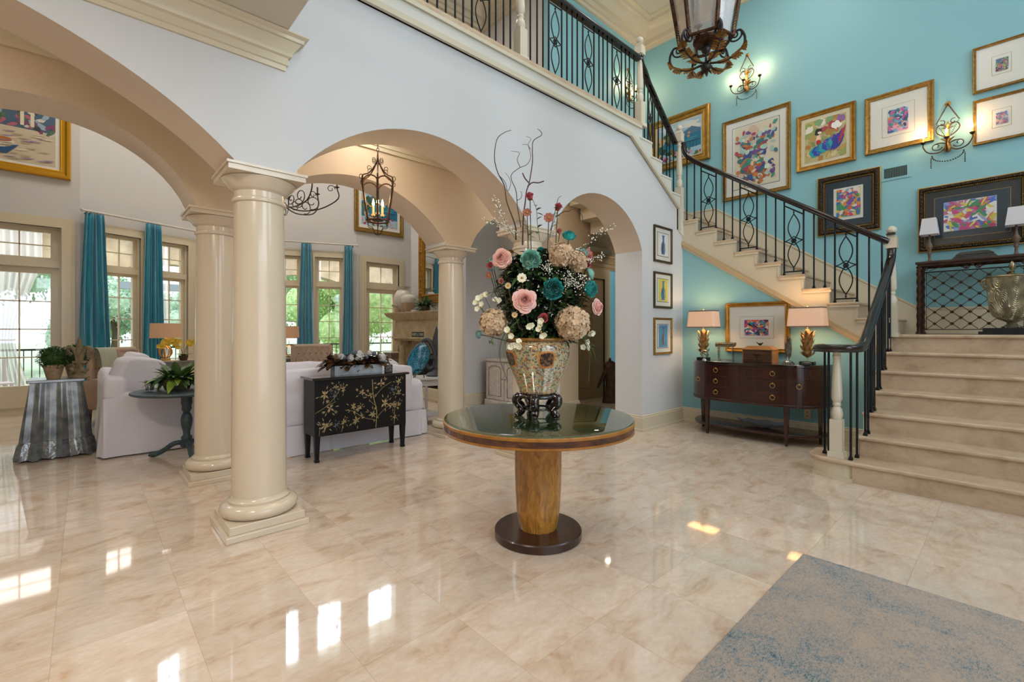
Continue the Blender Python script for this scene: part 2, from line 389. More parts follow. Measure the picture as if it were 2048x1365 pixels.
# ---- window wall of the great room: straight left, three-sided bay, straight right
WINS = []
def win_wall(name, p0, p1, openings, z1=7.0, hi=()):
    """wall from p0 to p1 (its face towards the room), openings: (s0,s1,z0,z1) along it"""
    d = Vector(p1) - Vector(p0); L_ = d.length; ang = math.atan2(d.y, d.x)
    mb = MB(); xs = sorted(set([0, L_] + [o[0] for o in openings] + [o[1] for o in openings]))
    for a, b in zip(xs, xs[1:]):
        m_ = (a + b) / 2; op = sorted([o for o in openings if o[0] < m_ < o[1]], key=lambda o: o[2]); z = 0
        for o in op:
            if o[2] > z: mb.box(a, b, 0, .22, z, o[2])
            z = o[3]
        mb.box(a, b, 0, .22, z, z1)
    o = mb.build(name, GREYW, loc=(p0[0], p0[1], 0), rot=(0, 0, ang)); o['kind'] = 'structure'
    return (p0, ang)
PA = (-.06, 10.55); PB = (1.72, 11.28); PC = (2.88, 11.28); PD = (4.72, 10.55)
wl = win_wall('wall_back_left', (-5.6, 10.55), PA, [(3.2, 5.32, .0, 3.0), (3.3, 4.9, 4.9, 6.3)])
wb = win_wall('wall_bay_left', PA, PB, [(.30, .86, .35, 3.02), (1.12, 1.68, .35, 3.02), (.34, .82, 5.0, 6.3), (1.16, 1.64, 5.0, 6.3)])
wc = win_wall('wall_bay_centre', PB, PC, [(.18, .98, .35, 3.02), (.28, .88, 5.0, 6.3)])
wd = win_wall('wall_bay_right', PC, PD, [(.15, .78, .35, 3.02), (1.08, 1.68, .35, 3.02), (.2, .72, 5.0, 6.3), (1.14, 1.62, 5.0, 6.3)])
we = win_wall('wall_back_right', PD, (6.6, 10.55), [(.22, 1.10, .0, 2.98), (.3, 1.0, 5.0, 6.3)])
GLASS = glass_mat('window_glass', mix=.045)
def window(name, wall, s0, s1, z0, z1, transom=2.40, cols=2, rows=5, trows=2, door=False, casing=.15):
    (p0, ang) = wall; r = bpy.data.objects.new(name, None); COL.objects.link(r); r['kind'] = 'structure'
    r.location = (p0[0], p0[1], 0); r.rotation_euler = (0, 0, ang)
    fr = MB(); t = .055
    c = casing                                                     # stepped casing on the room side
    for k, (w_, d_) in enumerate(((c, .03), (c * .72, .045), (c * .3, .06))):
        o_ = 0
        fr.box(s0 - w_, s0, -d_, 0, z0 if door else z0 - .05, z1); fr.box(s1, s1 + w_, -d_, 0, z0 if door else z0 - .05, z1)
        fr.box(s0 - w_, s1 + w_, -d_, 0, z1, z1 + w_)
    if not door: fr.box(s0 - c, s1 + c, -.06, .1, z0 - .06, z0)
    fr.build('casing', TRIM, r)
    sa = MB(); st_ = .10 if door else .05                         # sash frames
    zb = z0 + (.46 if door else .06); zt = transom - .05 - st_
    sa.box(s0, s0 + .03, .0, .16, z0, z1); sa.box(s1 - .03, s1, .0, .16, z0, z1); sa.box(s0 + .03, s1 - .03, .001, .159, z1 - .03, z1 - .0005)
    sa.box(s0 + .03, s1 - .03, .002, .14, transom - .05, transom + .05)
    sa.box(s0 + .03, s0 + st_ + .03, .05, .12, z0, transom - .05); sa.box(s1 - st_ - .03, s1 - .03, .05, .12, z0, transom - .05)
    sa.box(s0 + .03, s0 + st_ + .03, .05, .12, transom + .05, z1 - .03); sa.box(s1 - st_ - .03, s1 - .03, .05, .12, transom + .05, z1 - .03)
    i0, i1 = s0 + st_ + .03, s1 - st_ - .03
    sa.box(i0, i1, .051, .119, transom + .05, transom + .05 + st_ * .6); sa.box(i0, i1, .051, .119, z1 - .03 - st_ * .6, z1 - .03)
    sa.box(i0, i1, .051, .119, z0, zb); sa.box(i0, i1, .051, .119, zt, transom - .05)
    if door: sa.box(s0 + .16, s1 - .16, .035, .05, z0 + .12, z0 + .36)
    sa.build('sash', TRIM, r)
    mu = MB(); ci0, ci1 = s0 + st_ + .03, s1 - st_ - .03; b = .009
    for i in range(1, cols): x = ci0 + (ci1 - ci0) * i / cols; mu.box(x - b, x + b, .07, .10, zb, zt); mu.box(x - b, x + b, .07, .10, transom + .05, z1 - .05)
    for j in range(1, rows): z = zb + (zt - zb) * j / rows; mu.box(ci0, ci1, .07, .10, z - b, z + b)
    ta, tb = transom + .05, z1 - .04
    for j in range(1, trows): z = ta + (tb - ta) * j / trows; mu.box(ci0, ci1, .07, .10, z - b, z + b)
    mu.build('muntins', TRIM, r)
    g = MB().box(ci0, ci1, .083, .087, zb, zt).box(ci0, ci1, .083, .087, ta, tb); g.build('pane', GLASS, r)
    return r
def clerestory(name, wall, s0, s1, z0, z1):
    (p0, ang) = wall; r = bpy.data.objects.new(name, None); COL.objects.link(r); r['kind'] = 'structure'
    r.location = (p0[0], p0[1], 0); r.rotation_euler = (0, 0, ang); m = MB()
    m.box(s0 - .1, s0, -.03, -.001, z0 - .1, z1 + .1); m.box(s1, s1 + .1, -.03, -.001, z0 - .1, z1 + .1); m.box(s0, s1, -.03, -.001, z1, z1 + .1); m.box(s0, s1, -.03, -.001, z0 - .1, z0)
    x = (s0 + s1) / 2; m.box(x - .012, x + .012, .07, .1, z0, z1)
    for k in (1, 2): z = z0 + (z1 - z0) * k / 3; m.box(s0, s1, .07, .1, z - .012, z + .012)
    m.build('casing', TRIM, r)
window('window_1', wb, .30, .86, .35, 3.02, cols=2); window('window_2', wb, 1.12, 1.68, .35, 3.02)
window('window_3', wc, .18, .98, .35, 3.02); window('window_4', wd, .15, .78, .35, 3.02); window('window_5', wd, 1.08, 1.68, .35, 3.02)
window('door_1', we, .22, 1.10, 0, 2.98, door=True, rows=5, trows=1)
window('door_2', wl, 4.36, 5.32, 0, 3.0, door=True, rows=4, casing=.16)
window('door_3', wl, 3.3, 4.04, 0, 3.0, door=True, rows=4, casing=.13)
k = 6
for wq, L2 in ((wl, [(3.3, 4.9, 4.9, 6.3)]), (wb, [(.34, .82, 5.0, 6.3), (1.16, 1.64, 5.0, 6.3)]), (wc, [(.28, .88, 5.0, 6.3)]), (wd, [(.2, .72, 5.0, 6.3), (1.14, 1.62, 5.0, 6.3)]), (we, [(.3, 1.0, 5.0, 6.3)])):
    for q in L2: clerestory('window_%d' % k, wq, *q); k += 1
def entry_window(name, x0, x1, z0, z1, nx, nz):
    r = bpy.data.objects.new(name, None); COL.objects.link(r); r['kind'] = 'structure'; m = MB()
    for i in range(nx + 1): x = x0 + (x1 - x0) * i / nx; m.box(x - .05, x + .05, -3.56, -3.46, z0, z1)
    for j in range(nz + 1): z = z0 + (z1 - z0) * j / nz; m.box(x0, x1, -3.56, -3.46, z - .04, z + .04)
    m.build('muntins', TRIM, r); MB().box(x0, x1, -3.53, -3.52, z0, z1).build('pane', GLASS, r)
entry_window('window_20', -1.4, 3.3, .1, 5.8, 5, 5); entry_window('window_21', 4.4, 6.8, 3.5, 6.3, 3, 3)

# ---- mouldings
def crown(h, p, z):     # classical crown profile: (offset from wall, height)
    return [(0, z - h), (p * .12, z - h), (p * .14, z - h * .86), (p * .22, z - h * .84), (p * .22, z - h * .62), (p * .35, z - h * .58), (p * .42, z - h * .45), (p * .70, z - h * .22), (p * .8, z - h * .2), (p * .82, z - h * .1), (p, z - h * .04), (p, z), (0, z)]
struct('trim_1', MB().sweep(crown(.38, .36, 6.92), [(7.70, -3.4), (7.70, 4.72), (5.12, 4.72), (5.12, 6.3), (-5.6, 6.3)], 1), TRIM, smooth=30)
struct('trim_2', MB().sweep(crown(.215, .13, 3.288), [(-5.6, 3.33), (.975, 3.33), (.975, 3.50)], -1), TRIM, smooth=30)
struct('trim_3', MB().sweep(crown(.28, .16, 3.598), [(-5.6, 4.77), (7.7, 4.77)], -1), TRIM, smooth=30)
struct('trim_4', MB().sweep(crown(.30, .12, 2.86), [(5.85, 5.62), (8.4, 5.62), (8.4, 4.8)], -1), mat('hall_crown_tan', '#a37f52', .5), smooth=30)
BASE = lambda h=.21, p=.022: [(0, 0), (p + .012, 0), (p + .012, .03), (p, .035), (p, h - .03), (p - .006, h - .022), (p - .004, h - .008), (p - .014, h), (0, h)]
struct('baseboard_front', MB().sweep(BASE(), [(5.40, 3.75), (5.40, 3.33), (6.50, 3.33)], -1).sweep(BASE(), [(6.50, 3.33), (6.50, 1.0)], -1), TRIM)
struct('baseboard_back', MB().sweep(BASE(), [(5.40, 5.19), (5.40, 4.77), (5.85, 4.77), (5.85, 5.62)], -1).sweep(BASE(), [(4.97, 8.0), (4.97, 6.6), (5.72, 6.6)], -1), TRIM)
struct('baseboard_left', MB().sweep(BASE(), [(-5.6, 10.55), (-1.4, 10.55)], -1).sweep(BASE(), [(-.06, 10.55), PB, PC, PD, (4.8, 10.55)], -1).sweep(BASE(), [(5.95, 10.55), (6.45, 10.55)], -1), TRIM)
# fascia and bands of the balcony edge and stair stringers on the front wall
def band(mb, pts, o0, o1, h0, h1):
    """board on the wall face following a polyline in the XZ plane"""
    P = [Vector(p) for p in pts]; V = []
    for i, p in enumerate(P):
        d0 = (p - P[i - 1]).normalized() if i else (P[1] - p).normalized(); d1 = (P[i + 1] - p).normalized() if i < len(P) - 1 else d0
        n0 = Vector((-d0.y, d0.x)); n1 = Vector((-d1.y, d1.x)); b = n0 + n1; b = b / max(.3, b.dot(n0))
        for h in (h0, h1):
            for o in (o0, o1): q = p + b * h; V.append((q.x, o, q.y))
    f = []
    for i in range(len(P) - 1):
        a = i * 4; c = a + 4
        f += [(a, c, c + 1, a + 1), (a + 2, a + 3, c + 3, c + 2), (a, a + 2, c + 2, c), (a + 1, c + 1, c + 3, a + 3)]
    f += [(0, 1, 3, 2), (len(V) - 4, len(V) - 2, len(V) - 1, len(V) - 3)]
    mb.add(V, f)
LINE = [(-5.6, 3.80), (5.12, 3.80), (6.32, 3.13), (6.32, 2.86)]
LINE = [(.98, 3.80), (5.10, 3.80), (6.33, 3.10), (6.33, 2.80)]
fa = MB()
FASC = mat('fascia_pale_paint', '#d0cec4', .35)
fa.prism([(.98, 3.80), (5.10, 3.80), (6.33, 3.10), (6.33, 2.80), (6.50, 2.72), (6.50, 3.11), (6.40, 3.11), (6.40, 3.29), (6.14, 3.29), (6.14, 3.47), (5.88, 3.47), (5.88, 3.66), (5.62, 3.66), (5.62, 3.84), (5.36, 3.84), (5.36, 4.0), (.98, 4.0)], 'y', 3.312, 3.33)
struct('trim_5', fa, FASC)
tb = MB(); band(tb, LINE, 3.33, 3.285, 0, .022); band(tb, LINE, 3.33, 3.298, .022, .06); band(tb, [(.98, 3.965), (5.34, 3.965)], 3.33, 3.29, 0, .035)
struct('trim_6', tb, mat('trim_band_cream', '#c8c0aa', .35))  # bands a little deeper cream than the fascia

# ================= staircase =================
R_ = .184; T_ = .28
stairL = thing('lower_staircase', 'broad lower flight of honed travertine steps rising to the landing', 'staircase', (4.9, 0, 0))
tr = lambda m: m
for n in range(1, 8):
    x = (n - 1) * T_; z = n * R_; y1 = .965
    x1 = x + T_ + .05 if n < 7 else 7.70 - 4.9
    m = MB(); m.box(x + .03, (x + T_ + .035) if n < 7 else (6.62 - 4.9), -1.6, y1, (n - 1) * R_, z - .035)
    if n == 1: pass
    m.build('riser', STONE, stairL)
    t = MB(); hw = .0175; N_ = 6
    y1n = y1 + .03
    if n == 1:
        # bullnose first tread wrapping the newel
        def outline(off):
            pts = [(x + .34, -1.6), (x - off, -1.6), (x - off, 1.02)]
            pts += [(x + .18 - (.18 + off) * math.cos(a), 1.06 + (.27 + off) * math.sin(a)) for a in [PI / 2 * k / 8 for k in range(1, 9)]]
            pts += [(x + .42, 1.33 + off), (x + .42, .90), (x + .34, .90)]
            return pts
        for (oa, za), (ob, zb) in zip([(-.03, 0), (-.022, z - .035)][:1], [(-.022, z - .035)]):
            pass
        kb = MB().prism([(p[0] , p[1]) for p in outline(-.04)[2:-2]] + [(x + .42, .96), (x + .05, .96)], 'z', 0, z - .035)
        kb.build('bullnose_base', TRIM, stairL)
        kb2 = MB().prism([(p[0], p[1]) for p in outline(-.026)[2:-2]] + [(x + .42, .965), (x + .03, .965)], 'z', 0, .03); kb2.build('bullnose_skirting', TRIM, stairL)
        t.prism(outline(0), 'z', z - .035, z); t.build('tread', STONE, stairL, bev=.014, seg=4)
    else:
        if n < 7: t.box(x, x1, -1.6, y1n, z - .035, z)
        else:
            t.box(x, 2.80, -1.6, .93, z - .035, z); t.box(1.6, 2.80, .93, 1.2, z - .035, z)
        t.build('tread', STONE, stairL, bev=.014, seg=4)
# cream closed side below the treads
sd = MB()
for n in range(2, 8): sd.box((n - 1) * T_ + .03, (n * T_ + .03) if n < 7 else 1.60, .968, .985, 0, n * R_ - .035)
sd.build('side_panel', TRIM, stairL)

stairU = thing('upper_staircase', 'cream sided upper flight climbing along the turquoise wall', 'staircase', (6.5, 0, 0))
S = MB()
poly = [(.93, 1.10)]
for n in range(1, 10): y = .95 + .27 * (n - 1); z = 1.292 + R_ * n - .03; poly += [(y, z - R_ if n > 1 else 1.257), (y, z)]
poly += [(3.38, 2.918), (3.38, 3.10), (3.9, 3.10), (3.9, 2.75)]
body = MB().prism([(.95, 1.257)] + poly[2:-2] + [(3.38, 2.60), (.95, 1.05)], 'x', .03, 1.2); body.build('flight_body', STONE, stairU)
LOWL = [(3.33, 2.80), (.93, 1.19)]
sb = MB().prism([(3.33, 2.55), (3.33, 2.92)] + [q for n in range(9, 0, -1) for q in ((.95 + .27 * (n - 1), 1.262 + R_ * n), (.95 + .27 * (n - 1), 1.262 + R_ * (n - 1)))] + [(.93, 1.24), (.93, 1.0), ], 'x', -.012, .03)
sb.build('stringer', TRIM, stairU)
bd = MB()
for (h0, h1, o) in ((0, .03, -.045), (.03, .06, -.03)):
    sl = (2.60 - 1.03) / 2.4
    z0 = lambda y: 1.03 + (y - .93) * sl
    bd.prism([(.93, z0(.93) + h0), (3.33, z0(3.33) + h0), (3.33, z0(3.33) + h1), (.93, z0(.93) + h1)], 'x', o, -.012)
bd.build('stringer_moulding', mat('moulding_warm_cream', '#bfa680', .35), stairU)
br = MB()                                            # raised step brackets on the stringer
for n in range(1, 10):
    y = .95 + .27 * (n - 1); z = 1.262 + R_ * n
    br.box(-.018, -.012, y, y + .29, z - .045, z - .035); br.box(-.018, -.012, y + .01, y + .02, z - .16, z - .045)
    br.box(-.026, -.012, y - .02, y + .27, z - .026, z)
br.build('step_bracket', TRIM, stairU)
for n in range(1, 10):
    y = .93 + .27 * (n - 1); z = 1.292 + R_ * n
    MB().box(-.035, 1.2, y, y + .31 if n < 9 else 3.40, z - .03, z).build('tread', STONE, stairU, bev=.012, seg=3)
MB().box(-.02, 1.2, 3.36, 4.72, 3.10, 3.132).build('platform', STONE, stairU, bev=.01)
for n in range(1, 5 + 1):
    x = 6.40 - .26 * (n - 1) - 6.5; z = 3.132 + R_ * n
    if n < 5:
        MB().box(x - .30, x, 3.30, 4.72, z - .03, z).build('tread', FASC, stairU, bev=.01, seg=3)
        MB().box(x - .30, x - .02, 3.34, 4.72, z - .4, z - .03).build('riser', TRIM, stairU)
MB().box(-.03, 1.17, 3.37, 3.42, 2.88, 3.10).build('riser', STONE, stairU)
MB().box(5.34 - 6.5, 5.36 - 6.5 + .02, 3.35, 4.72, 3.60, 4.0).build('riser', TRIM, stairU)
# skirting along the turquoise wall
sk = MB()
def skw(y0, z0, y1, z1, h=.29):
    sk.prism([(y0, z0), (y1, z0 if y1 < 3.3 and y0 > 0 else z1), (y1, z1), (y1, z1 + h), (y0, z0 + h)] if False else [(y0, min(z0, 1.292) if y0 < 3.3 else z0), (y1, z1 - (.25 if y1 - y0 > 1 and z1 > 2 else 0)), (y1, z1 + h), (y0, z0 + h)], 'x', 1.175, 1.2); sk.prism([(y0, z0 + h), (y1, z1 + h), (y1, z1 + h + .025), (y0, z0 + h + .025)], 'x', 1.165, 1.2)
skw(-3.4, 1.292, .80, 1.292, .30); skw(.80, 1.292, 3.36, 3.04, .30); sk.prism([(.80, 1.20), (1.3, 1.20), (1.3, 1.60), (.80, 1.30)], 'x', 1.18, 1.2); skw(3.36, 3.132, 4.72, 3.132, .21)
sk.build('skirting', TRIM, stairU)
struct('wall_under_stair', MB().prism([(.93, 0), (3.33, 0), (3.33, 2.62), (.93, 1.04)], 'x', 6.50, 6.60), TURQ)

# ---- newels, balusters, handrails
def newel(parent, c, z0, h, mt=NEWEL, sq=.095, ball=True, name='newel_post'):
    m = MB(); r = sq / 2
    m.taper((c[0], c[1], z0), (sq * 1.35, sq * 1.35), (c[0], c[1], z0 + .05), (sq * 1.25, sq * 1.25)); m.cbox((c[0], c[1], z0 + .05 + h * .11), (sq, sq, h * .22 + .06))
    za = z0 + .05 + h * .22; zb = z0 + h * .82
    P = [(.9, 0), (.7, .03), (.78, .05), (.95, .09), (1.0, .13), (.85, .19), (.55, .22), (.7, .24), (.72, .26), (.6, .28), (.8, .31), (.92, .34), (.88, .45), (.72, .72), (.58, .88), (.62, .9), (.8, .92), (.62, .94), (.6, .97), (.85, 1.0)]
    m.lathe([(p * r, za + q * (zb - za)) for p, q in P], 18, c)
    if ball:
        m.cbox((c[0], c[1], zb + h * .05), (sq * 1.02, sq * 1.02, h * .10)); m.taper((c[0], c[1], zb + h * .10), (sq * 1.1, sq * 1.1), (c[0], c[1], zb + h * .135), (sq * .5, sq * .5))
        m.sphere((c[0], c[1], zb + h * .135 + r * .8), r * .95, 16, 10)
    return m.build(name, mt, parent, smooth=35)
def baluster(parent, x, y, z0, z1):
    m = MB(); m.lathe([(.0095, z0 + .03), (.0095, z1)], 8, (x, y))
    m.taper((x, y, z0), (.032, .032), (x, y, z0 + .012), (.032, .032)); m.taper((x, y, z0 + .012), (.032, .032), (x, y, z0 + .034), (.02, .02))
    return m.build('baluster', BLACK, parent, smooth=40)
def panel(parent, p0, p1, zb, zt0, zt1):
    """ornamental panel between two plan points: uprights, bars, two interlaced ovals and a rosette lozenge"""
    a = Vector((p0[0], p0[1])); b = Vector((p1[0], p1[1])); d = b - a; L = d.length; m = MB()
    def P(s, z): q = a + d * s; return (q.x, q.y, z)
    for s, zt in ((0, zt0), (1, zt1)):
        m.tube([P(s, zb), P(s, zt)], .0105, 8); q = P(s, zb); m.taper((q[0], q[1], zb), (.034, .034), (q[0], q[1], zb + .03), (.02, .02))
    zl = zb + .045; dz = (zt1 - zt0)
    top = lambda s: zt0 + dz * s - .085
    m.tube([P(0, zl), P(1, zl)], .008, 6); m.tube([P(0, top(0)), P(1, top(1))], .008, 6)
    zc_b = zl + .05; zc_t = top(.5) - .05; zm = (zc_b + zc_t) / 2; lz = .055
    for (za, zz) in ((zc_b, zm - .0), (zm + .0, zc_t)):
        for sg in (1, -1):
            pts = []
            for i in range(17):
                t = i / 16; wdt = math.sin(PI * t); pts.append(P(.5 + sg * .30 * wdt, za + (zz - za) * t))
            m.tube(pts, .0065, 6)
    for zz in (zl, top(.5)):
        s_ = 1 if zz == zl else -1; c_ = P(.5, zz + s_ * .028); m.tube([P(.5, zz), P(.5, zz + s_ * .05)], .006, 6); m.sphere(c_, .011, 8, 6)
    for sg in (1, -1):                               # concave lozenge
        for sd2 in (1, -1):
            pts = [P(.5 + sg * .5 * (1 - t), zm + sd2 * lz * (t ** 1.5)) for t in [k / 6 for k in range(7)]]; m.tube(pts, .006, 6)
    dn = d.normalized(); nrm = Vector((-dn.y, dn.x))
    for k in range(8):                                # rosette
        q = 2 * PI * k / 8; c_ = P(.5 + .022 / L * math.cos(q), zm + .022 * math.sin(q)); m.sphere(c_, .011, 6, 4)
    m.sphere(P(.5, zm), .012, 8, 5)
    return m.build('ornamental_panel', BLACK, parent, smooth=50)
RP = [(-.032, 0), (.032, 0), (.036, .012), (.030, .02), (.036, .034), (.030, .052), (.014, .062), (-.014, .062), (-.030, .052), (-.036, .034), (-.030, .02), (-.036, .012)]
def rail(parent, pts, mt=WOODR, name='handrail', s=1.0):
    P = [Vector(p) for p in pts]; k = len(RP); V = []
    lastn = None
    for i, p in enumerate(P):
        t = (P[min(i + 1, len(P) - 1)] - P[max(i - 1, 0)]).normalized()
        hz = Vector((t.x, t.y, 0))
        if hz.length < .12 and lastn is not None: side = lastn
        else: side = Vector((-hz.y, hz.x, 0)).normalized()
        lastn = side; up = t.cross(side); up = up if up.z >= 0 or abs(up.z) < .3 else -up
        if up.dot(Vector((0, 0, 1))) < -.01: up = -up
        upn = -(side.cross(t)); upn = upn if True else up
        u = side.cross(t) * -1
        u = t.cross(side)
        if u.z < 0 and abs(u.z) > 1e-3: u = -u
        for o, h in RP: V.append(p + side * o * s + u * (h - .06) * s)
    f = [(i * k + j, i * k + (j + 1) % k, (i + 1) * k + (j + 1) % k, (i + 1) * k + j) for i in range(len(P) - 1) for j in range(k)]
    f += [tuple(range(k))[::-1], tuple((len(P) - 1) * k + j for j in range(k))]
    return MB().add(V, f).build(name, mt, parent, smooth=50)
# lower flight
ra = thing('stair_railing', 'black iron balustrade with dark curved handrail on the lower flight', 'railing', (0, 0, 0))
newel(ra, (5.04, 1.10), R_, 1.18, ball=False)
for p in ((5.085, 1.205), (5.005, 1.155), (4.985, .985), (5.12, .965)): baluster(ra, p[0], p[1], R_, 1.16)
YR = .93
railz = lambda x: 1.20 + max(0, (x - 5.12)) * R_ / T_ * 1.0
for n in range(2, 7):
    for q in (.08, .20):
        x = 4.9 + T_ * (n - 1) + q; baluster(ra, x, YR, n * R_, railz(x) - .03)
for n, xx in ((3, 5.50), (5, 6.06)): panel(ra, (xx, YR), (xx + .13, YR), n * R_ + .001, railz(xx) - .04, railz(xx + .13) - .04)
vol = [(5.14, 1.235, 1.205), (5.03, 1.245, 1.205), (4.955, 1.19, 1.205), (4.935, 1.10, 1.205), (4.96, 1.00, 1.205), (5.04, .945, 1.21), (5.14, YR, 1.235)]
pts = bez(vol, 42) + [(x, YR, railz(x) + .0) for x in (5.25, 5.5, 5.8, 6.1, 6.3)] + [tuple(q) for q in bez([(6.38, YR, 2.04), (6.50, YR, 2.13), (6.555, YR, 2.22), (6.565, YR, 2.34), (6.566, YR, 2.42)], 16)]
rail(ra, pts, s=1.12)
rb = thing('stair_railing', 'black iron balustrade with panels on the upper flight before the pictures', 'railing', (0, 0, 0))
newel(rb, (6.60, .93), 1.262, 1.20, sq=.10, name='newel_post')
XR = 6.53
rz2 = lambda y: 2.355 + (y - .96) * (3.80 - 2.355) / (3.12 - .96)
for n in range(1, 10):
    y = .93 + .27 * (n - 1); z = 1.292 + R_ * n
    if n % 2 == 0: panel(rb, (XR, y + .245), (XR, y + .03), z, rz2(y + .245) - .04, rz2(y + .03) - .04)
    else:
        for q in (.075, .19): baluster(rb, XR, y + q, z, rz2(y + q) - .04)
rail(rb, [(XR + .05, .95, 2.35), (XR, 1.02, rz2(1.02) + .0)] + [(XR, y, rz2(y)) for y in (1.5, 2, 2.5, 3.0)] + [tuple(q) for q in bez([(XR, 3.14, rz2(3.14) + .01), (XR, 3.24, 3.92), (XR, 3.29, 4.02), (XR, 3.30, 4.12)], 12)], s=1.05)
newel(rb, (6.50, 3.38), 3.10, 1.26, sq=.095)
rc = thing('stair_railing', 'short steep black balustrade between the corner post and balcony', 'railing', (0, 0, 0))
YB = 3.40
rz3 = lambda x: 4.14 + (6.42 - x) * (4.86 - 4.14) / (6.42 - 5.56)
for i, x in enumerate((6.36, 6.25, 6.16, 6.04, 5.93, 5.83, 5.57)):
    n = int((6.40 - x) / .26 + .999); z = 3.132 + R_ * max(1, n); baluster(rc, x, YB, z, rz3(x) - .03)
panel(rc, (5.66, YB), (5.78, YB), 3.868, rz3(5.66) - .04, rz3(5.78) - .04)
rail(rc, [tuple(q) for q in bez([(5.50, YB, 5.06), (5.505, YB, 4.99), (5.53, YB, 4.93), (5.60, YB, 4.87)], 9)] + [(x, YB, rz3(x)) for x in (5.7, 6.0, 6.3, 6.44)], s=1.05)
rd = thing('balcony_railing', 'straight black iron balustrade with oval panels along the balcony', 'railing', (0, 0, 0))
for x in (3.25, 5.46, 1.04): newel(rd, (x, YB), 4.05, 1.18 if x > 5 else 1.15, sq=.10)
for x in (1.15, 1.24, 1.33, 1.43, 1.72, 1.81, 1.9, 2.0, 2.15, 2.25, 2.34, 2.44, 2.53, 2.92, 3.02, 3.11, 3.39, 3.49, 3.58, 3.97, 4.06, 4.15, 4.56, 4.64, 4.73, 5.12, 5.21, 5.32): baluster(rd, x, YB, 4.05, 4.96)
for x0, x1 in ((1.5, 1.66), (2.63, 2.84), (3.67, 3.88), (4.25, 4.46), (4.83, 5.03)): panel(rd, (x0, YB), (x1, YB), 4.05, 4.96, 4.96)
rail(rd, [(1.06, YB, 5.0), (3, YB, 5.0), (5.43, YB, 5.0)], s=1.15)

# ---- columns
def column(label, x, y):
    t = thing('column', label, 'column', (x, y, 0), 0, None)
    b = MB(); b.cbox((0, 0, .02), (.50, .50, .04)); b.cbox((0, 0, .067), (.455, .455, .054)); b.build('plinth', CREAM, t, bev=.004)
    m = MB(); m.lathe([(.20, .094), (.228, .102), (.242, .13), (.238, .155), (.215, .175), (.19, .18), (.192, .195), (.176, .205), (.172, .22)], 48); m.build('torus_base', CREAM, t, smooth=60)
    s = MB(); s.lathe([(.169, .215), (.169, .5), (.168, .9), (.163, 1.5), (.156, 2.0), (.153, 2.20)], 48); s.build('shaft', CREAM, t, smooth=60)
    c = MB(); c.lathe([(.153, 2.19), (.166, 2.195), (.170, 2.207), (.166, 2.22), (.155, 2.225), (.155, 2.265), (.168, 2.275), (.18, 2.282), (.19, 2.30), (.215, 2.325), (.228, 2.345), (.222, 2.352)], 48)
    c.cbox((0, 0, 2.367), (.465, .465, .034)); c.cbox((0, 0, 2.392), (.485, .485, .016)); c.build('capital', CREAM, t, smooth=40)
    return t
column('tall cream column nearest the camera, left of the flower table', .89, 3.55)
column('cream column standing behind the flower vase and table', 3.505, 3.55)
column('cream column half hidden behind the nearest column', .89, 4.98)
column('slim looking cream column beside the turquoise glass disc', 3.505, 4.98)
column('cream column outside the frame on the left', -3.25, 3.55)
column('cream rear column outside the frame on the left', -1.40, 4.98)
# ================= round table with the flower arrangement =================
RZ = YAW - PI / 2                               # objects turned square to the hall's view axis
TC = (2.169, 2.104)
WALNUT = mat('walnut_veneer', '#3f2114', .2, col2='#6b3a1e', scale=9, stretch=(1, 1, 2), dist=1.5, coat=.5, pos=(.4, .7))
BURL = mat('honey_burl_veneer', '#8a5a1c', .25, col2='#b9802f', scale=7, stretch=(3, 3, 1), dist=2.0, coat=.4, pos=(.3, .7))
SATIN = mat('satinwood_banding', '#a8702c', .3, col2='#8f5c22', scale=20)
DBASE = mat('dark_rosewood', '#2c1913', .3, col2='#3f251b', scale=12, stretch=(1, 4, 1), coat=.3)
TOPW = mat('olive_veneer_top', '#8f9678', .3, col2='#7e8668', scale=5)
t = thing('pedestal_table', 'round burl wood pedestal table with green tinted glass top', 'table', (TC[0], TC[1], 0), RZ)
MB().lathe([(.275, 0), (.282, .006), (.282, .048), (.276, .055)], 64).build('base_disc', DBASE, t, smooth=40)
ped = MB(); NF = 14
prof = [(.118, .055), (.128, .10), (.139, .18), (.147, .30), (.151, .45), (.150, .60), (.146, .70)]
v = []; sg = NF * 8
for r, z in prof:
    for i in range(sg):
        a = 2 * PI * i / sg; u = (i % 8) / 8; rr = r * (1 + .035 * math.sin(PI * u)) * (.985); v.append((rr * math.cos(a), rr * math.sin(a), z))
ped.add(v, [(j * sg + i, j * sg + (i + 1) % sg, (j + 1) * sg + (i + 1) % sg, (j + 1) * sg + i) for j in range(len(prof) - 1) for i in range(sg)])
ped.build('fluted_pedestal', BURL, t, smooth=25)
MB().lathe([(.56, .698), (.606, .70), (.61, .703), (.61, .712), (.607, .714)], 96).build('lower_banding', SATIN, t, smooth=40)
MB().lathe([(.607, .713), (.6075, .748)], 96).build('apron', WALNUT, t, smooth=40)
MB().lathe([(.607, .747), (.611, .749), (.611, .763), (.606, .767), (.30, .767)], 96).build('upper_banding', SATIN, t, smooth=40)
MB().lathe([(.602, .7672), (.6, .7682)], 96).build('tabletop', TOPW, t, smooth=40)
GT = mat('tinted_table_glass', '#9fb3a4', .02, trans=1.0, spec=.6); GT.node_tree.nodes['Principled BSDF'].inputs['IOR'].default_value = 1.5
GT2 = glass_mat('tabletop_glass', '#d8ecdc', .34)
MB().lathe([(.600, .770), (.604, .773), (.604, .776), (.585, .7795)], 96).build('glass_top', GT2, t, smooth=20)
ZT = .7797
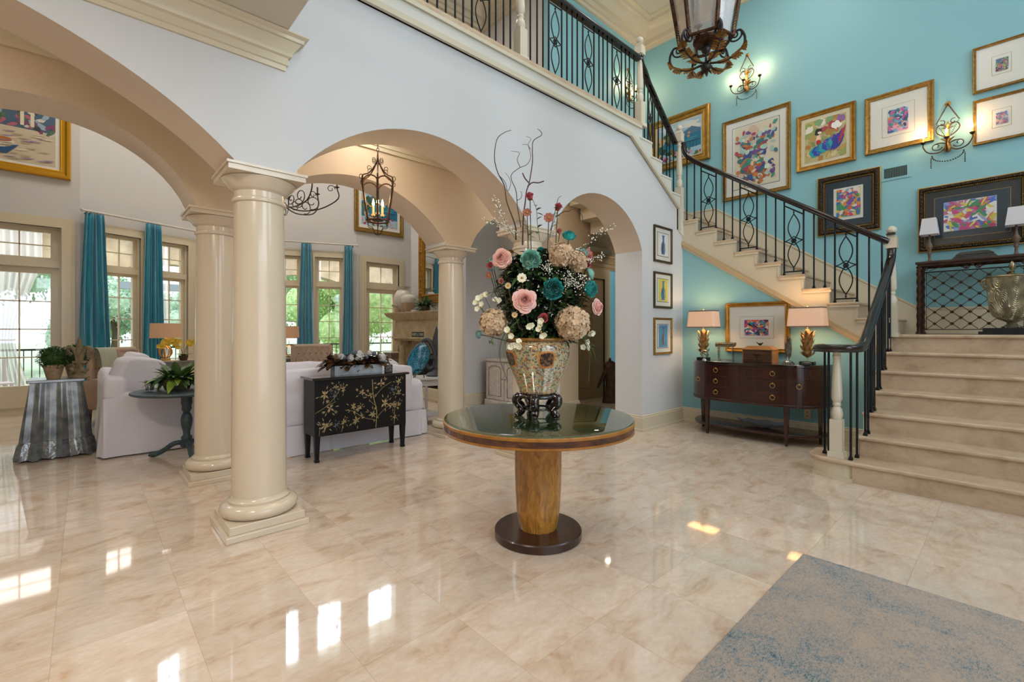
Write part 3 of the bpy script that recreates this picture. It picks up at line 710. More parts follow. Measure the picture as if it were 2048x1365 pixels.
# --- lacquered stand
LACQ = mat('black_cherry_lacquer', '#1d0907', .14, coat=.8)
s = thing('vase_stand', 'dark carved lacquer stand with scrolled legs under the porcelain vase', 'stand', (TC[0], TC[1], ZT), RZ)
MB().lathe([(.118, .118), (.132, .122), (.137, .130), (.134, .140), (.126, .145), (.118, .146)], 40).build('top_ring', LACQ, s, smooth=50)
rg = MB(); rg.tube([(.088 * math.cos(a), .088 * math.sin(a), .048) for a in [2 * PI * k / 32 for k in range(32)]], .0075, 8, closed=True); rg.build('stretcher_ring', LACQ, s, smooth=60)
for k in range(5):
    a = -PI / 2 - .22 + 2 * PI * k / 5; m = MB()
    pr = bez([(.118, 0, .132), (.140, 0, .115), (.136, 0, .085), (.112, 0, .062), (.106, 0, .040), (.122, 0, .018), (.138, 0, .012), (.146, 0, .022)], 28)
    nn = len(pr); m.tube(pr, [.010 + .020 * (1 - q / nn) ** .7 + .006 * math.sin(PI * q / nn) for q in range(nn)], 10)
    m.sphere((.128, 0, .010), .0105, 8, 6); m.sphere((.147, 0, .112), .012, 8, 6)
    m.xf(Matrix.Rotation(a, 4, 'Z')); m.build('leg', LACQ, s, smooth=60)
# --- porcelain vase
m_ = mat('famille_porcelain', '#b9b48e', .12, coat=.7)
N, L = nodes_of(m_); b = N['Principled BSDF']
tcn = N.new('ShaderNodeTexCoord')
def voro_layer(scale, thr, palette, prev, seed, dist=.0):
    v_ = N.new('ShaderNodeTexVoronoi'); v_.inputs['Scale'].default_value = scale; mp = N.new('ShaderNodeMapping'); mp.inputs['Location'].default_value = (seed, seed * 2, 0)
    L.new(tcn.outputs['Object'], mp.inputs[0]); L.new(mp.outputs[0], v_.inputs['Vector'])
    sp = N.new('ShaderNodeSeparateColor'); L.new(v_.outputs['Color'], sp.inputs[0])
    r = N.new('ShaderNodeValToRGB'); r.color_ramp.interpolation = 'CONSTANT'; L.new(sp.outputs[0], r.inputs[0])
    for i, c in enumerate(palette):
        e = r.color_ramp.elements[i] if i < 2 else r.color_ramp.elements.new(i / len(palette)); e.position = i / len(palette); e.color = lin(c)
    lt = N.new('ShaderNodeMath'); lt.operation = 'LESS_THAN'; L.new(v_.outputs['Distance'], lt.inputs[0]); lt.inputs[1].default_value = thr
    mx = N.new('ShaderNodeMixRGB'); L.new(lt.outputs[0], mx.inputs[0])
    if isinstance(prev, str): mx.inputs[1].default_value = lin(prev)
    else: L.new(prev, mx.inputs[1])
    L.new(r.outputs[0], mx.inputs[2]); return mx.outputs[0]
c1 = voro_layer(30, .45, ['#b5a074', '#c0944e', '#b3a888', '#9a9470', '#c08a58', '#a8a088'], '#b5ac8c', 3)
c2 = voro_layer(52, .40, ['#b56a3c', '#75606c', '#5e7040', '#c98f3a', '#b87a6a', '#8a5a3a', '#6a7a4a'], c1, 9)
c3 = voro_layer(100, .36, ['#4c5a3c', '#a8482c', '#5b4a78', '#dcc98a'], c2, 17)
L.new(c3, b.inputs['Base Color'])
vz = ZT + .148
v = thing('porcelain_vase', 'large gilt flowered porcelain fish bowl vase holding the bouquet', 'vase', (TC[0], TC[1], vz), RZ)
MB().lathe([(.112, 0), (.120, .006), (.124, .02), (.142, .07), (.168, .13), (.193, .19), (.208, .25), (.212, .285), (.207, .31), (.199, .322), (.195, .33), (.19, .335)], 56).build('body', m_, v, smooth=60)
MB().lathe([(.190, .333), (.203, .338), (.212, .344), (.214, .352), (.208, .358), (.186, .358), (.180, .345)], 56).build('rim', mat('gilt_rim', '#a8742c', .25, col2='#7c4a1c', scale=30, coat=.5), v, smooth=60)
for az, mwd, lab in ((-90 + 12, .042, 'orange framed medallion with a dark garden scene'), (-90 - 62, .05, None)):
    md = MB()
    def mp_(i, j, o=.0035, k=1):
        a = math.radians(az) + (i - .5) * 2 * mwd / .2 * k; z = .225 + (j - .5) * .085 * k; r_ = .185 + (.212 - .183) * min(1, max(0, (z - .17) / .1)) + o
        return (r_ * math.cos(a), r_ * math.sin(a), z)
    def rr(i, j, k, o):
        x = (i - .5) * 2; y = (j - .5) * 2; q = max(abs(x), abs(y)); n_ = math.hypot(x, y); f_ = (q / n_) ** .55 if n_ > 1e-6 else 1
        return mp_(.5 + x * f_ / 2, .5 + y * f_ / 2, o, k)
    md.grid(lambda i, j: rr(i, j, 1.25, .0035), 12, 12, 0); md.grid(lambda i, j: rr(i, j, 1.0, .006), 12, 12, 1)
    o = md.build('medallion', [mat('medallion_orange', '#b5622a', .25, col2='#d29a44', scale=60, coat=.5), mat('medallion_scene', '#2a211c', .25, col2='#8a5a3a', scale=55, coat=.5, det=6, pos=(.45, .6))], v, smooth=60)
    if lab: o['label'] = lab

# ================= flowers =================
rnd = random.Random(5)
def fpos(u, vv, d=0):
    d = d * 1.3 - (.03 if d < -.1 else 0)
    D = 3.02 + d; return Vector(((u - 1024) / 927 * D - 52 / 927 * 3.02, d, H + (662 - vv) / 927 * D - ZT))
def petal(mb, M, az, th0, th1, ln, wd, cup=.5, ruf=0, seed=0, nu=4, nv=5, base=.0, shape=.6, m=None):
    def fn(i, j):
        a = (i - .5) * 2; r = base; z = 0; ds = ln / 8; nn = int(round(j * 8))
        for k in range(nn):
            th = th0 + (th1 - th0) * (k / 8); r += math.sin(th) * ds; z += math.cos(th) * ds
        hw = wd * (math.sin(PI * (.08 + .80 * j)) ** shape)
        rr = r - cup * a * a * hw * .6; zz = z + ruf * math.sin(5 * a + seed + 3 * j) * j * ln
        x = rr; y = a * hw; c, s_ = math.cos(az), math.sin(az)
        return tuple(M @ Vector((x * c - y * s_, x * s_ + y * c, zz)))
    mb.grid(fn, nu, nv, m)
def facing(p, dirv): 
    q = Vector(dirv).normalized().to_track_quat('Z', 'Y'); return Matrix.Translation(p) @ q.to_matrix().to_4x4()
def cupetal(mb, M, az, span, r0, r1, zb, zt, curl, ruf, seed, nu=5, nv=7, m=None, inw=0):
    """a petal standing around the flower axis: radius r0 at the base, r1 at the lip, lip curling outwards"""
    def fn(i, j):
        a = (i - .5) * 2; phi = az + a * span / 2; lip = max(0, j - .7) / .3
        rho = (r0 + (r1 - r0) * j ** .8) * (1 - .16 * a * a * j) + curl * lip ** 1.6 * (1 - .5 * a * a) - inw * r1 * max(0, j - .45) ** 1.2 * 1.9 * (1 - .35 * a * a); z = zb + (zt - zb) * (j ** .9) * (1 - .16 * a * a * j) - curl * .55 * lip ** 2
        rho += ruf * math.sin(4.3 * a + seed) * j; z += ruf * math.cos(5.1 * a + seed * 2) * j
        return tuple(M @ Vector((rho * math.cos(phi), rho * math.sin(phi), z)))
    mb.grid(fn, nu, nv, m)
def rose(mb, M, R, seed=0):
    r = random.Random(seed); L_ = 8
    for l in range(L_):
        f = (l + .6) / L_; n = 2 + l // 2 + (l > 5)
        for k in range(n):
            a = 2 * PI * k / n + l * 1.3 + r.uniform(-.2, .2); rr = R * (.10 + .80 * f) * r.uniform(.9, 1.08)
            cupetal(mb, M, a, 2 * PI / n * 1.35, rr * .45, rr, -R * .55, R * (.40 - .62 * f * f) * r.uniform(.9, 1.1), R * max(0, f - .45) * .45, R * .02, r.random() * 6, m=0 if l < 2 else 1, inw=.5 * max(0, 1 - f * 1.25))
    q = len(mb.v); mb.sphere((0, 0, R * .02), R * .13, 10, 8, m=0, sc=(1, 1, 1.6)); mb.sphere((0, 0, -R * .2), R * .55, 14, 8, m=1, sc=(1, 1, .55)); mb.xf(M, q)
def peony(mb, M, R, seed=0):
    r = random.Random(seed); L_ = 9
    for l in range(L_):
        f = (l + .5) / L_; n = 4 + l
        for k in range(n):
            a = 2 * PI * k / n + l * 1.7 + r.uniform(-.3, .3); rr = R * (.08 + 1.06 * f) * r.uniform(.92, 1.06)
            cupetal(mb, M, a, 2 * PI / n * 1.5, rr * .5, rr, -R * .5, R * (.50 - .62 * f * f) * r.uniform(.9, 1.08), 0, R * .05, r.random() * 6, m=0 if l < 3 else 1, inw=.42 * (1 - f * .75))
def bud(mb, M, R, seed=0):
    r = random.Random(seed)
    for l in range(4):
        for k in range(3): cupetal(mb, M, 2 * PI * k / 3 + l * 1.1, 2.6, R * (.15 + .1 * l), R * (.22 + .18 * l), -R * .9, R * (.75 - .16 * l), R * .07 * l, R * .03, r.random() * 6, m=0)
def hydrangea(mb, c, R, seed=0, sc=(1, 1, 1), n=190, pr=.19):
    r = random.Random(seed)
    for k in range(n):
        z = 1 - 2 * (k + .5) / n; a = k * 2.39996; q = math.sqrt(1 - z * z); d = Vector((q * math.cos(a), q * math.sin(a), z))
        p = c + Vector((d.x * sc[0], d.y * sc[1], d.z * sc[2])) * R * r.uniform(.84, 1.0)
        M = facing(p, d + Vector((r.uniform(-.5, .5), r.uniform(-.5, .5), r.uniform(-.5, .5)))) @ Matrix.Rotation(r.random() * PI, 4, 'Z')
        for j in range(4):
            petal(mb, M, PI / 2 * j, 1.05, 1.6, R * pr * 1.25, R * pr * .62, cup=-.3, ruf=.1, seed=r.random() * 6, nu=2, nv=3)
def small(mb, M, R, n=5, wd=.5, th=1.25, seed=0):
    r = random.Random(seed)
    for k in range(n): petal(mb, M, 2 * PI * k / n, th - .4, th + .2, R, R * wd, cup=.4, ruf=.03, seed=r.random() * 6, nu=3, nv=4)
PET = {}
def pm(key, a, b_, sc=30):
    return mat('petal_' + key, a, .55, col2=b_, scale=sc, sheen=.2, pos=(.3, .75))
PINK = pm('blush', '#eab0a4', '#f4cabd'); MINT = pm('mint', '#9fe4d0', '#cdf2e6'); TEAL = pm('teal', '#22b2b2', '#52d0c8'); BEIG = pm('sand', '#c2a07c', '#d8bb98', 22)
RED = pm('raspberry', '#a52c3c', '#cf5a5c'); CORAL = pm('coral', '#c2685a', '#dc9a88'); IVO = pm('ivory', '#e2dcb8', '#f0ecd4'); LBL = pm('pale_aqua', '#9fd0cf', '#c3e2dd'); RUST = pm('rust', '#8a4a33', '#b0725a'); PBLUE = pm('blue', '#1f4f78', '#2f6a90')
DEEP = {'petal_blush': pm('deep_pink', '#e6a091', '#efb4a6'), 'petal_mint': pm('deep_mint', '#76c8b0', '#a8dcca'), 'petal_teal': pm('deep_teal', '#0f9296', '#2cb5b0'), 'petal_coral': pm('deep_coral', '#b5584c', '#cf8070')}  # deeper inner petals: shading between petals put into colour, with a peachier heart
GREEN = mat('leaf_green', '#35502a', .5, col2='#587a3c', scale=18); DGREEN = mat('leaf_dark_green', '#182a17', .5, col2='#28401f', scale=18); STEM = mat('stem_brown_green', '#4a4a2a', .6); TWIG = mat('willow_twig', '#3a241a', .55, col2='#5a3c2a', scale=30)
PISTIL = mat('flower_centre', '#b58a3a', .6)
VC = fpos(1080, 690, 0)
ROOT = (TC[0], TC[1], ZT)
def stem(parent, p, r=.003, m=STEM, start=None):
    q = start or Vector((p.x * .18, p.y * .18, vz - ZT + .30)); mid = (q + p) / 2 + Vector((p.x * .18, p.y * .12, .02))
    MB().tube(bez([q, mid, p], 8), r, 6).build('stem', m, parent, smooth=60)
def flower(kind, label, u, vv, rp, d, mt, group=None, face=None, name=None, seed=0, cat='flower'):
    p = fpos(u, vv, d); R = rp * (3.02 + d) / 927
    t = thing(name or kind, label, cat, ROOT, RZ, group)
    c = Vector((0, .02, fpos(1080, 600).z)); dv = Vector(face) if face else (p - c) * 1.0 + Vector((0, -.35, .06))
    mb = MB()
    if kind == 'rose': rose(mb, facing(p, dv), R, seed)
    elif kind == 'peony': peony(mb, facing(p, dv), R, seed)
    elif kind == 'hydrangea': hydrangea(mb, p, R, seed)
    elif kind == 'hydrangea2': hydrangea(mb, p, R, seed); hydrangea(mb, p + Vector((R * 1.25, -.01, -R * .45)), R * .95, seed + 1)
    elif kind == 'daisy': small(mb, facing(p, dv), R, 12, .22, 1.3, seed)
    elif kind == 'bud': bud(mb, facing(p, dv), R, seed)
    elif kind == 'cosmos': small(mb, facing(p, dv), R, 9, .36, 1.5, seed)
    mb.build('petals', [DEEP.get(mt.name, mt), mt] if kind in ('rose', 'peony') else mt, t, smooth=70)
    if kind in ('daisy', 'cosmos'): MB().sphere(tuple(p + dv.normalized() * R * .2), R * .25, 10, 6).build('flower_centre', PISTIL, t, smooth=60)
    stem(t, p - dv.normalized() * R * .4); return t
fx = lambda cx, cy: (900 + cx * .3296, 250 + cy * .3296)
def FL(kind, label, cx, cy, r, d, mt, **k):
    u, vv = fx(cx, cy); return flower(kind, label, u, vv, r * .3296, d, mt, **k)
FL('rose', 'blush pink rose at the upper left of the bouquet', 312, 806, 60, -.07, PINK, name='rose', seed=1, face=(-.3, -1, .1))
FL('rose', 'blush pink rose low in the middle of the bouquet', 455, 1063, 72, -.19, PINK, name='rose', seed=2, face=(.02, -1, .12))
FL('rose', 'blush pink rose drooping at the right edge of the bouquet', 905, 1105, 50, -.05, PINK, name='rose', seed=3, face=(.8, -.8, .1))
FL('peony', 'mint green peony beside the upper left pink rose', 492, 815, 66, -.14, MINT, name='peony', seed=4, face=(.02, -1, .1))
FL('peony', 'deep teal peony in the centre of the bouquet', 627, 997, 70, -.19, TEAL, name='peony', seed=5, face=(.05, -1, .05))
FL('peony', 'deep teal peony on the right side above the pink rose', 858, 995, 56, -.08, TEAL, name='peony', seed=6, face=(.6, -.9, .05))
FL('peony', 'bright teal peony topmost above the sand coloured hydrangeas', 724, 668, 46, -.03, TEAL, name='peony', seed=7, face=(.1, -.7, .7))
FL('hydrangea', 'sand coloured hydrangea head at the lower left of the bouquet', 264, 1200, 78, -.12, BEIG, name='hydrangea', seed=8)
FL('hydrangea', 'largest sand coloured hydrangea head at the lower right', 742, 1205, 96, -.13, BEIG, name='hydrangea', seed=9)
FL('hydrangea', 'sand coloured hydrangea head right of the mint peony', 672, 790, 70, -.12, BEIG, name='hydrangea', seed=10)
FL('hydrangea', 'sand coloured hydrangea head upper right below the teal peony', 770, 830, 62, -.09, BEIG, name='hydrangea', seed=12)
FL('peony', 'pale aqua peony peeking out behind the upper left pink rose', 245, 850, 46, .0, LBL, name='peony', seed=13, face=(-.8, -.5, 0))
FL('bud', 'dark red rosebud in front of the pale aqua peony', 243, 853, 24, -.06, RED, name='rosebud', seed=14, face=(-.4, -1, 0))
FL('peony', 'pale aqua bloom upper right beside a pink rose', 815, 772, 32, -.03, LBL, name='peony', seed=15, face=(.3, -.7, .5))
FL('rose', 'coral pink rose at the upper right edge of the bouquet', 852, 785, 40, .0, CORAL, name='rose', seed=16, face=(.8, -.6, .2))
FL('bud', 'dark red rosebud under the coral pink rose at right', 840, 846, 24, -.02, RED, name='rosebud', seed=17, face=(.6, -.8, 0))
FL('peony', 'half open mint bloom above the right teal peony', 855, 900, 40, -.02, MINT, name='peony', seed=18, face=(.9, -.4, .4))
FL('peony', 'tiny pale aqua carnation hanging at the far lower left', 170, 1272, 28, -.08, LBL, name='carnation', seed=19, face=(-.7, -.8, 0))
FL('bud', 'raspberry rosebud standing highest against the white wall', 483, 430, 30, -.03, RED, name='rosebud', seed=20, face=(-.25, -.6, .8))
FL('bud', 'raspberry rosebud at the top right under the small twig', 658, 494, 30, -.02, RED, name='rosebud', seed=21, face=(.3, -.6, .8))
FL('cosmos', 'rust coloured open flower left of the high rosebuds', 467, 535, 30, -.04, RUST, name='cosmos_flower', seed=22, face=(-.1, -1, .3))
FL('cosmos', 'salmon pink drooping cosmos near the top of the bouquet', 600, 560, 34, -.04, CORAL, name='cosmos_flower', seed=23, face=(0, -.8, -.7))
FL('bud', 'small dusty pink bloom left of the topmost teal peony', 662, 645, 22, -.04, CORAL, name='rosebud', seed=24, face=(-.3, -.8, .5))
FL('bud', 'raspberry rosebud just above the vase rim', 566, 1172, 32, -.16, RED, name='rosebud', seed=25, face=(0, -1, .2))
FL('daisy', 'small tan daisy left of the centre', 352, 978, 22, -.16, pm('tan', '#b89a6a', '#d2b98a'), name='daisy', seed=26, face=(0, -1, .1))
FL('daisy', 'small tan daisy low between the pink rose and left hydrangea', 392, 1155, 20, -.18, pm('tan', '#b89a6a', '#d2b98a'), name='daisy', seed=27, face=(0, -1, .1))
FL('bud', 'small coral bloom at left under the pale aqua peony', 310, 948, 20, -.1, CORAL, name='rosebud', seed=28, face=(-.3, -1, 0))
FL('cosmos', 'rust coloured flower at the left edge below the red bud', 240, 912, 24, -.04, RUST, name='cosmos_flower', seed=29, face=(-.6, -.8, -.2))
FL('peony', 'small dark blue bloom tucked in on the left', 372, 905, 24, -.06, PBLUE, name='blue_bloom', seed=30, face=(0, -1, 0))
FL('peony', 'teal bloom half hidden behind the mint peony', 555, 765, 30, -.02, TEAL, name='peony', seed=31, face=(.3, -.8, .3))
FL('cosmos', 'cream rosette flower right of the small blue bloom', 436, 930, 30, -.17, IVO, name='cream_rosette', seed=32, face=(0, -1, .1))
ORP = [('left of the raspberry bud', 480, 1225), ('over the rim in the middle', 552, 1258), ('hanging over the vase rim at left', 428, 1325), ('lowest, hanging on the vase at left', 370, 1345), ('under the left hydrangea', 360, 1262), ('hanging over the right of the rim', 812, 1335), ('beside the right hydrangea', 845, 1265), ('at the far left tip, uppermost', 205, 1030), ('at the far left tip, leftmost', 158, 1065), ('at the far left tip, lowest', 188, 1108), ('above the left hydrangea', 280, 1078), ('under the raspberry bud', 545, 1195)]
for i, (lb, cx, cy) in enumerate(ORP):
    u, vv = fx(cx, cy); p = fpos(u, vv, -.20 if 300 < cx < 700 else -.1); t = thing('orchid_bloom', 'small ivory orchid ' + lb, 'flower', ROOT, RZ, 'ivory orchid blooms')
    mb = MB(); dv = Vector((rnd.uniform(-.4, .4) + (p.x * 2), -1, rnd.uniform(-.3, .3)))
    for k in range(3):
        q = p + Vector((rnd.uniform(-.02, .02), rnd.uniform(-.01, .01), rnd.uniform(-.02, .02))); small(mb, facing(q, dv + Vector((rnd.uniform(-.5, .5), 0, rnd.uniform(-.5, .5)))), .022, 5, .55, 1.2, i * 7 + k)
    mb.build('petals', IVO, t, smooth=70); MB().sphere(tuple(p), .007, 8, 6).build('flower_centre', PISTIL, t, smooth=60); stem(t, p, .0018)
# baby's breath
for i, (lb, pts) in enumerate([('tall spray crossing the left arch', [(400, 700), (340, 600), (300, 510), (265, 462)]), ('spray reaching the far left', [(430, 690), (380, 640), (300, 600), (210, 580)]), ('spray reaching out at the far right', [(700, 800), (800, 750), (900, 670), (985, 612)]), ('short spray at the right edge', [(760, 850), (840, 830), (925, 785)]), ('cluster below the right hydrangea', [(700, 1000), (770, 960), (800, 930), (780, 1010)]), ('cluster right of the mint peony', [(570, 900), (585, 860), (610, 900), (560, 880)]), ('cluster between the teal peonies', [(690, 900), (720, 950), (690, 960)]), ('trail down over the rim at left', [(330, 1120), (370, 1180), (440, 1215)])]):
    t = thing('baby_breath', "baby's breath with tiny white blossoms, " + lb, 'flower', ROOT, RZ, "sprays of baby's breath")
    P = [fpos(*fx(*q), d=-.10 if 500 < q[0] < 830 and q[1] > 850 else -.03) for q in pts]
    if i in (4, 5, 6): P = [p + Vector((0, -.06, 0)) for p in P]
    c = bez(P, 18); MB().tube(c, .0014, 5).build('stem', STEM, t); mb = MB(); fo = MB()
    for p in c[2:] * (3 if i < 4 else 4):
        q = p + Vector((rnd.gauss(0, .014), rnd.gauss(0, .012), rnd.gauss(0, .014))) * (1.0 if i < 4 else 1.5); mb.sphere(tuple(q), rnd.uniform(.003, .0052), 6, 4)
    mb.build('blossoms', mat('petal_white', '#e6e4d6', .6), t, smooth=60)
# leafy filler and leaf sprays
def leaf(mb, p, d, ln, wd, up=(0, 0, 1), fold=.25, droop=.3, m=None):
    d = Vector(d).normalized(); s_ = d.cross(Vector(up)); s_ = s_.normalized() if s_.length > 1e-3 else Vector((1, 0, 0)); n_ = s_.cross(d)
    rows = 5; v = []
    for j in range(rows + 1):
        t = j / rows; w_ = wd * math.sin(PI * min(1, .06 + t * .94)) ** .8 * .5; c = Vector(p) + d * ln * t - Vector((0, 0, 1)) * droop * ln * t * t
        v += [c - s_ * w_ + n_ * w_ * fold, c, c + s_ * w_ + n_ * w_ * fold]
    f = [(j * 3 + k, j * 3 + k + 1, (j + 1) * 3 + k + 1, (j + 1) * 3 + k) for j in range(rows) for k in (0, 1)]
    mb.add(v, f, m)
fill = MB(); C0 = fpos(1085, 600, 0)
for k in range(2300):
    a = rnd.random() * 2 * PI; z = rnd.uniform(-.30, .30); rr = math.sqrt(max(.05, 1 - (z / .34) ** 2)) * (.05 + .21 * math.sqrt(rnd.random()))
    p = C0 + Vector((rr * math.cos(a), rr * math.sin(a) * .72 + .01, z)); leaf(fill, p, (math.cos(a) + rnd.uniform(-.5, .5), math.sin(a) + rnd.uniform(-.5, .5), rnd.uniform(-.5, .8)), rnd.uniform(.05, .10), rnd.uniform(.022, .042), m=0 if rnd.random() < .65 else 1)
o = fill.build('bouquet_greenery', [DGREEN, GREEN], smooth=60, loc=ROOT, rot=(0, 0, RZ)); tag(o, 'dense mass of dark leaves filling the middle of the bouquet', 'foliage', kind='stuff')
for i, (lb, pts, n, ln, lwd, mt) in enumerate([
    ('rose leaves on a stem under the highest bud', [(545, 700), (530, 600), (525, 520), (505, 460)], 7, .045, .026, GREEN), ('rose leaves on a stem under the right hand bud', [(600, 700), (620, 620), (640, 560), (656, 510)], 6, .042, .025, GREEN),
    ('olive leaves fanning at the upper left', [(480, 700), (470, 640), (440, 590)], 8, .05, .016, GREEN), ('dark leaf spray behind the left pink rose', [(400, 900), (300, 960), (250, 1040)], 8, .055, .03, DGREEN),
    ('long grass blades trailing down the right of the vase', [(700, 1180), (800, 1290), (845, 1400), (840, 1560)], 0, 0, 0, GREEN), ('long grass blades trailing down the left side', [(420, 1180), (330, 1270), (300, 1400), (350, 1560)], 0, 0, 0, GREEN),
    ('green sprig with leaves at the lower left', [(350, 1180), (280, 1260), (240, 1330)], 9, .035, .016, GREEN), ('green sprig hanging at the lower right', [(760, 1250), (840, 1290), (850, 1360)], 9, .032, .015, GREEN)]):
    t = thing('leaf_spray', lb, 'foliage', ROOT, RZ)
    P = [fpos(*fx(*q), d=-.12 if q[1] > 1000 else -.03) for q in pts]; c = bez(P, 14); MB().tube(c, .0018, 5).build('stem', STEM, t); mb = MB()
    if n:
        for k in range(n):
            p = c[int(2 + k * (len(c) - 3) / max(1, n - 1))]; leaf(mb, p, (rnd.uniform(-1, 1), rnd.uniform(-.7, .1), rnd.uniform(-.4, .7)), ln, lwd)
    else:
        for k in range(4):
            o_ = Vector((rnd.uniform(-.05, .05), rnd.uniform(-.03, .03), 0)); q = [x_ + o_ * (j / len(c)) * 2 for j, x_ in enumerate(c)]; q = q[:int(len(q) * rnd.uniform(.7, 1))]; mb.tube(q, [.0022 * (1 - .8 * j / len(q)) for j in range(len(q))], 4)
    mb.build('leaves', mt, t, smooth=60)
for lb, main, subs in [
    ('tallest curly willow branch leaning left', [(400, 700), (395, 610), (345, 470), (330, 370), (290, 290), (270, 200), (285, 90), (330, 48), (372, 33)], [[(300, 310), (335, 350), (350, 405), (368, 360), (360, 325), (335, 290)]]),
    ('curly willow branch with a forked tip in the middle', [(440, 730), (445, 560), (455, 480), (465, 400), (480, 355), (500, 230), (500, 160), (506, 98), (556, 62), (545, 35), (530, 27)], [[(470, 375), (500, 351), (535, 352), (570, 342)], [(478, 352), (455, 325), (440, 293)]]),
    ('thin curly willow branch with side twigs', [(430, 620), (410, 500), (400, 400), (375, 340), (375, 300), (420, 263), (468, 240), (490, 190), (475, 120), (492, 85), (462, 71)], [[(425, 258), (408, 212), (420, 170), (370, 160)], [(405, 460), (430, 445), (435, 410), (425, 408)], [(488, 150), (470, 122), (438, 120)]]),
    ('thin curly twig bending down to the right', [(640, 560), (690, 528), (720, 525), (762, 508), (800, 550), (805, 580), (825, 625), (857, 637)], []),
    ('short twig beside the right hand rosebud', [(610, 640), (630, 560), (650, 470), (658, 445), (676, 431)], [])]:
    t = thing('willow_branch', lb, 'branch', ROOT, RZ, None); P = [fpos(*fx(*q), d=.02) for q in main]; c = bez(P, 60); th = .0052 if 'tallest' in lb or 'forked' in lb else .0032
    MB().tube(c, [th * (1 - .68 * j / len(c)) for j in range(len(c))], 7).build('stem', TWIG, t, smooth=60)
    for s2 in subs:
        c = bez([fpos(*fx(*q), d=.02) for q in s2], 24); MB().tube(c, [.0022 * (1 - .5 * j / len(c)) if 'forked' not in lb or s2[0][0] < 475 and s2[0][0] != 470 else .0042 for j in range(len(c))], 6).build('twig', TWIG, t, smooth=60)
# ================= pictures =================
PAPER = mat('picture_mat_board', '#dcdad0', .7); LINER = mat('linen_liner', '#cfc3a6', .7); BLKMAT = mat('black_mat_board', '#040506', .4)
OLDGOLD = mat('antique_gold_frame', '#a8823f', .38, .7, col2='#6f4f22', scale=30, bump=.3, bscale=60, pos=(.3, .8)); ORN = mat('ornate_bronze_frame', '#20160d', .4, .5, col2='#4a3620', scale=45, bump=.5, bscale=70); BEAD = mat('gilt_beading', '#b3904e', .35, .8)
PGLASS = glass_mat('picture_glass', '#ffffff', .03, .22)
def frame_mb(W, Hh, prof, mb=None, m=None):
    """profile: (inset from outer edge, projection from wall)"""
    mb = mb or MB(); k = len(prof); V = []
    for sx_, sz in ((-1, -1), (1, -1), (1, 1), (-1, 1)):
        for d, h in prof: V.append((sx_ * (W / 2 - d), -h, sz * (Hh / 2 - d)))
    f = [(i * k + j, ((i + 1) % 4) * k + j, ((i + 1) % 4) * k + j + 1, i * k + j + 1) for i in range(4) for j in range(k - 1)]
    return mb.add(V, f, m)
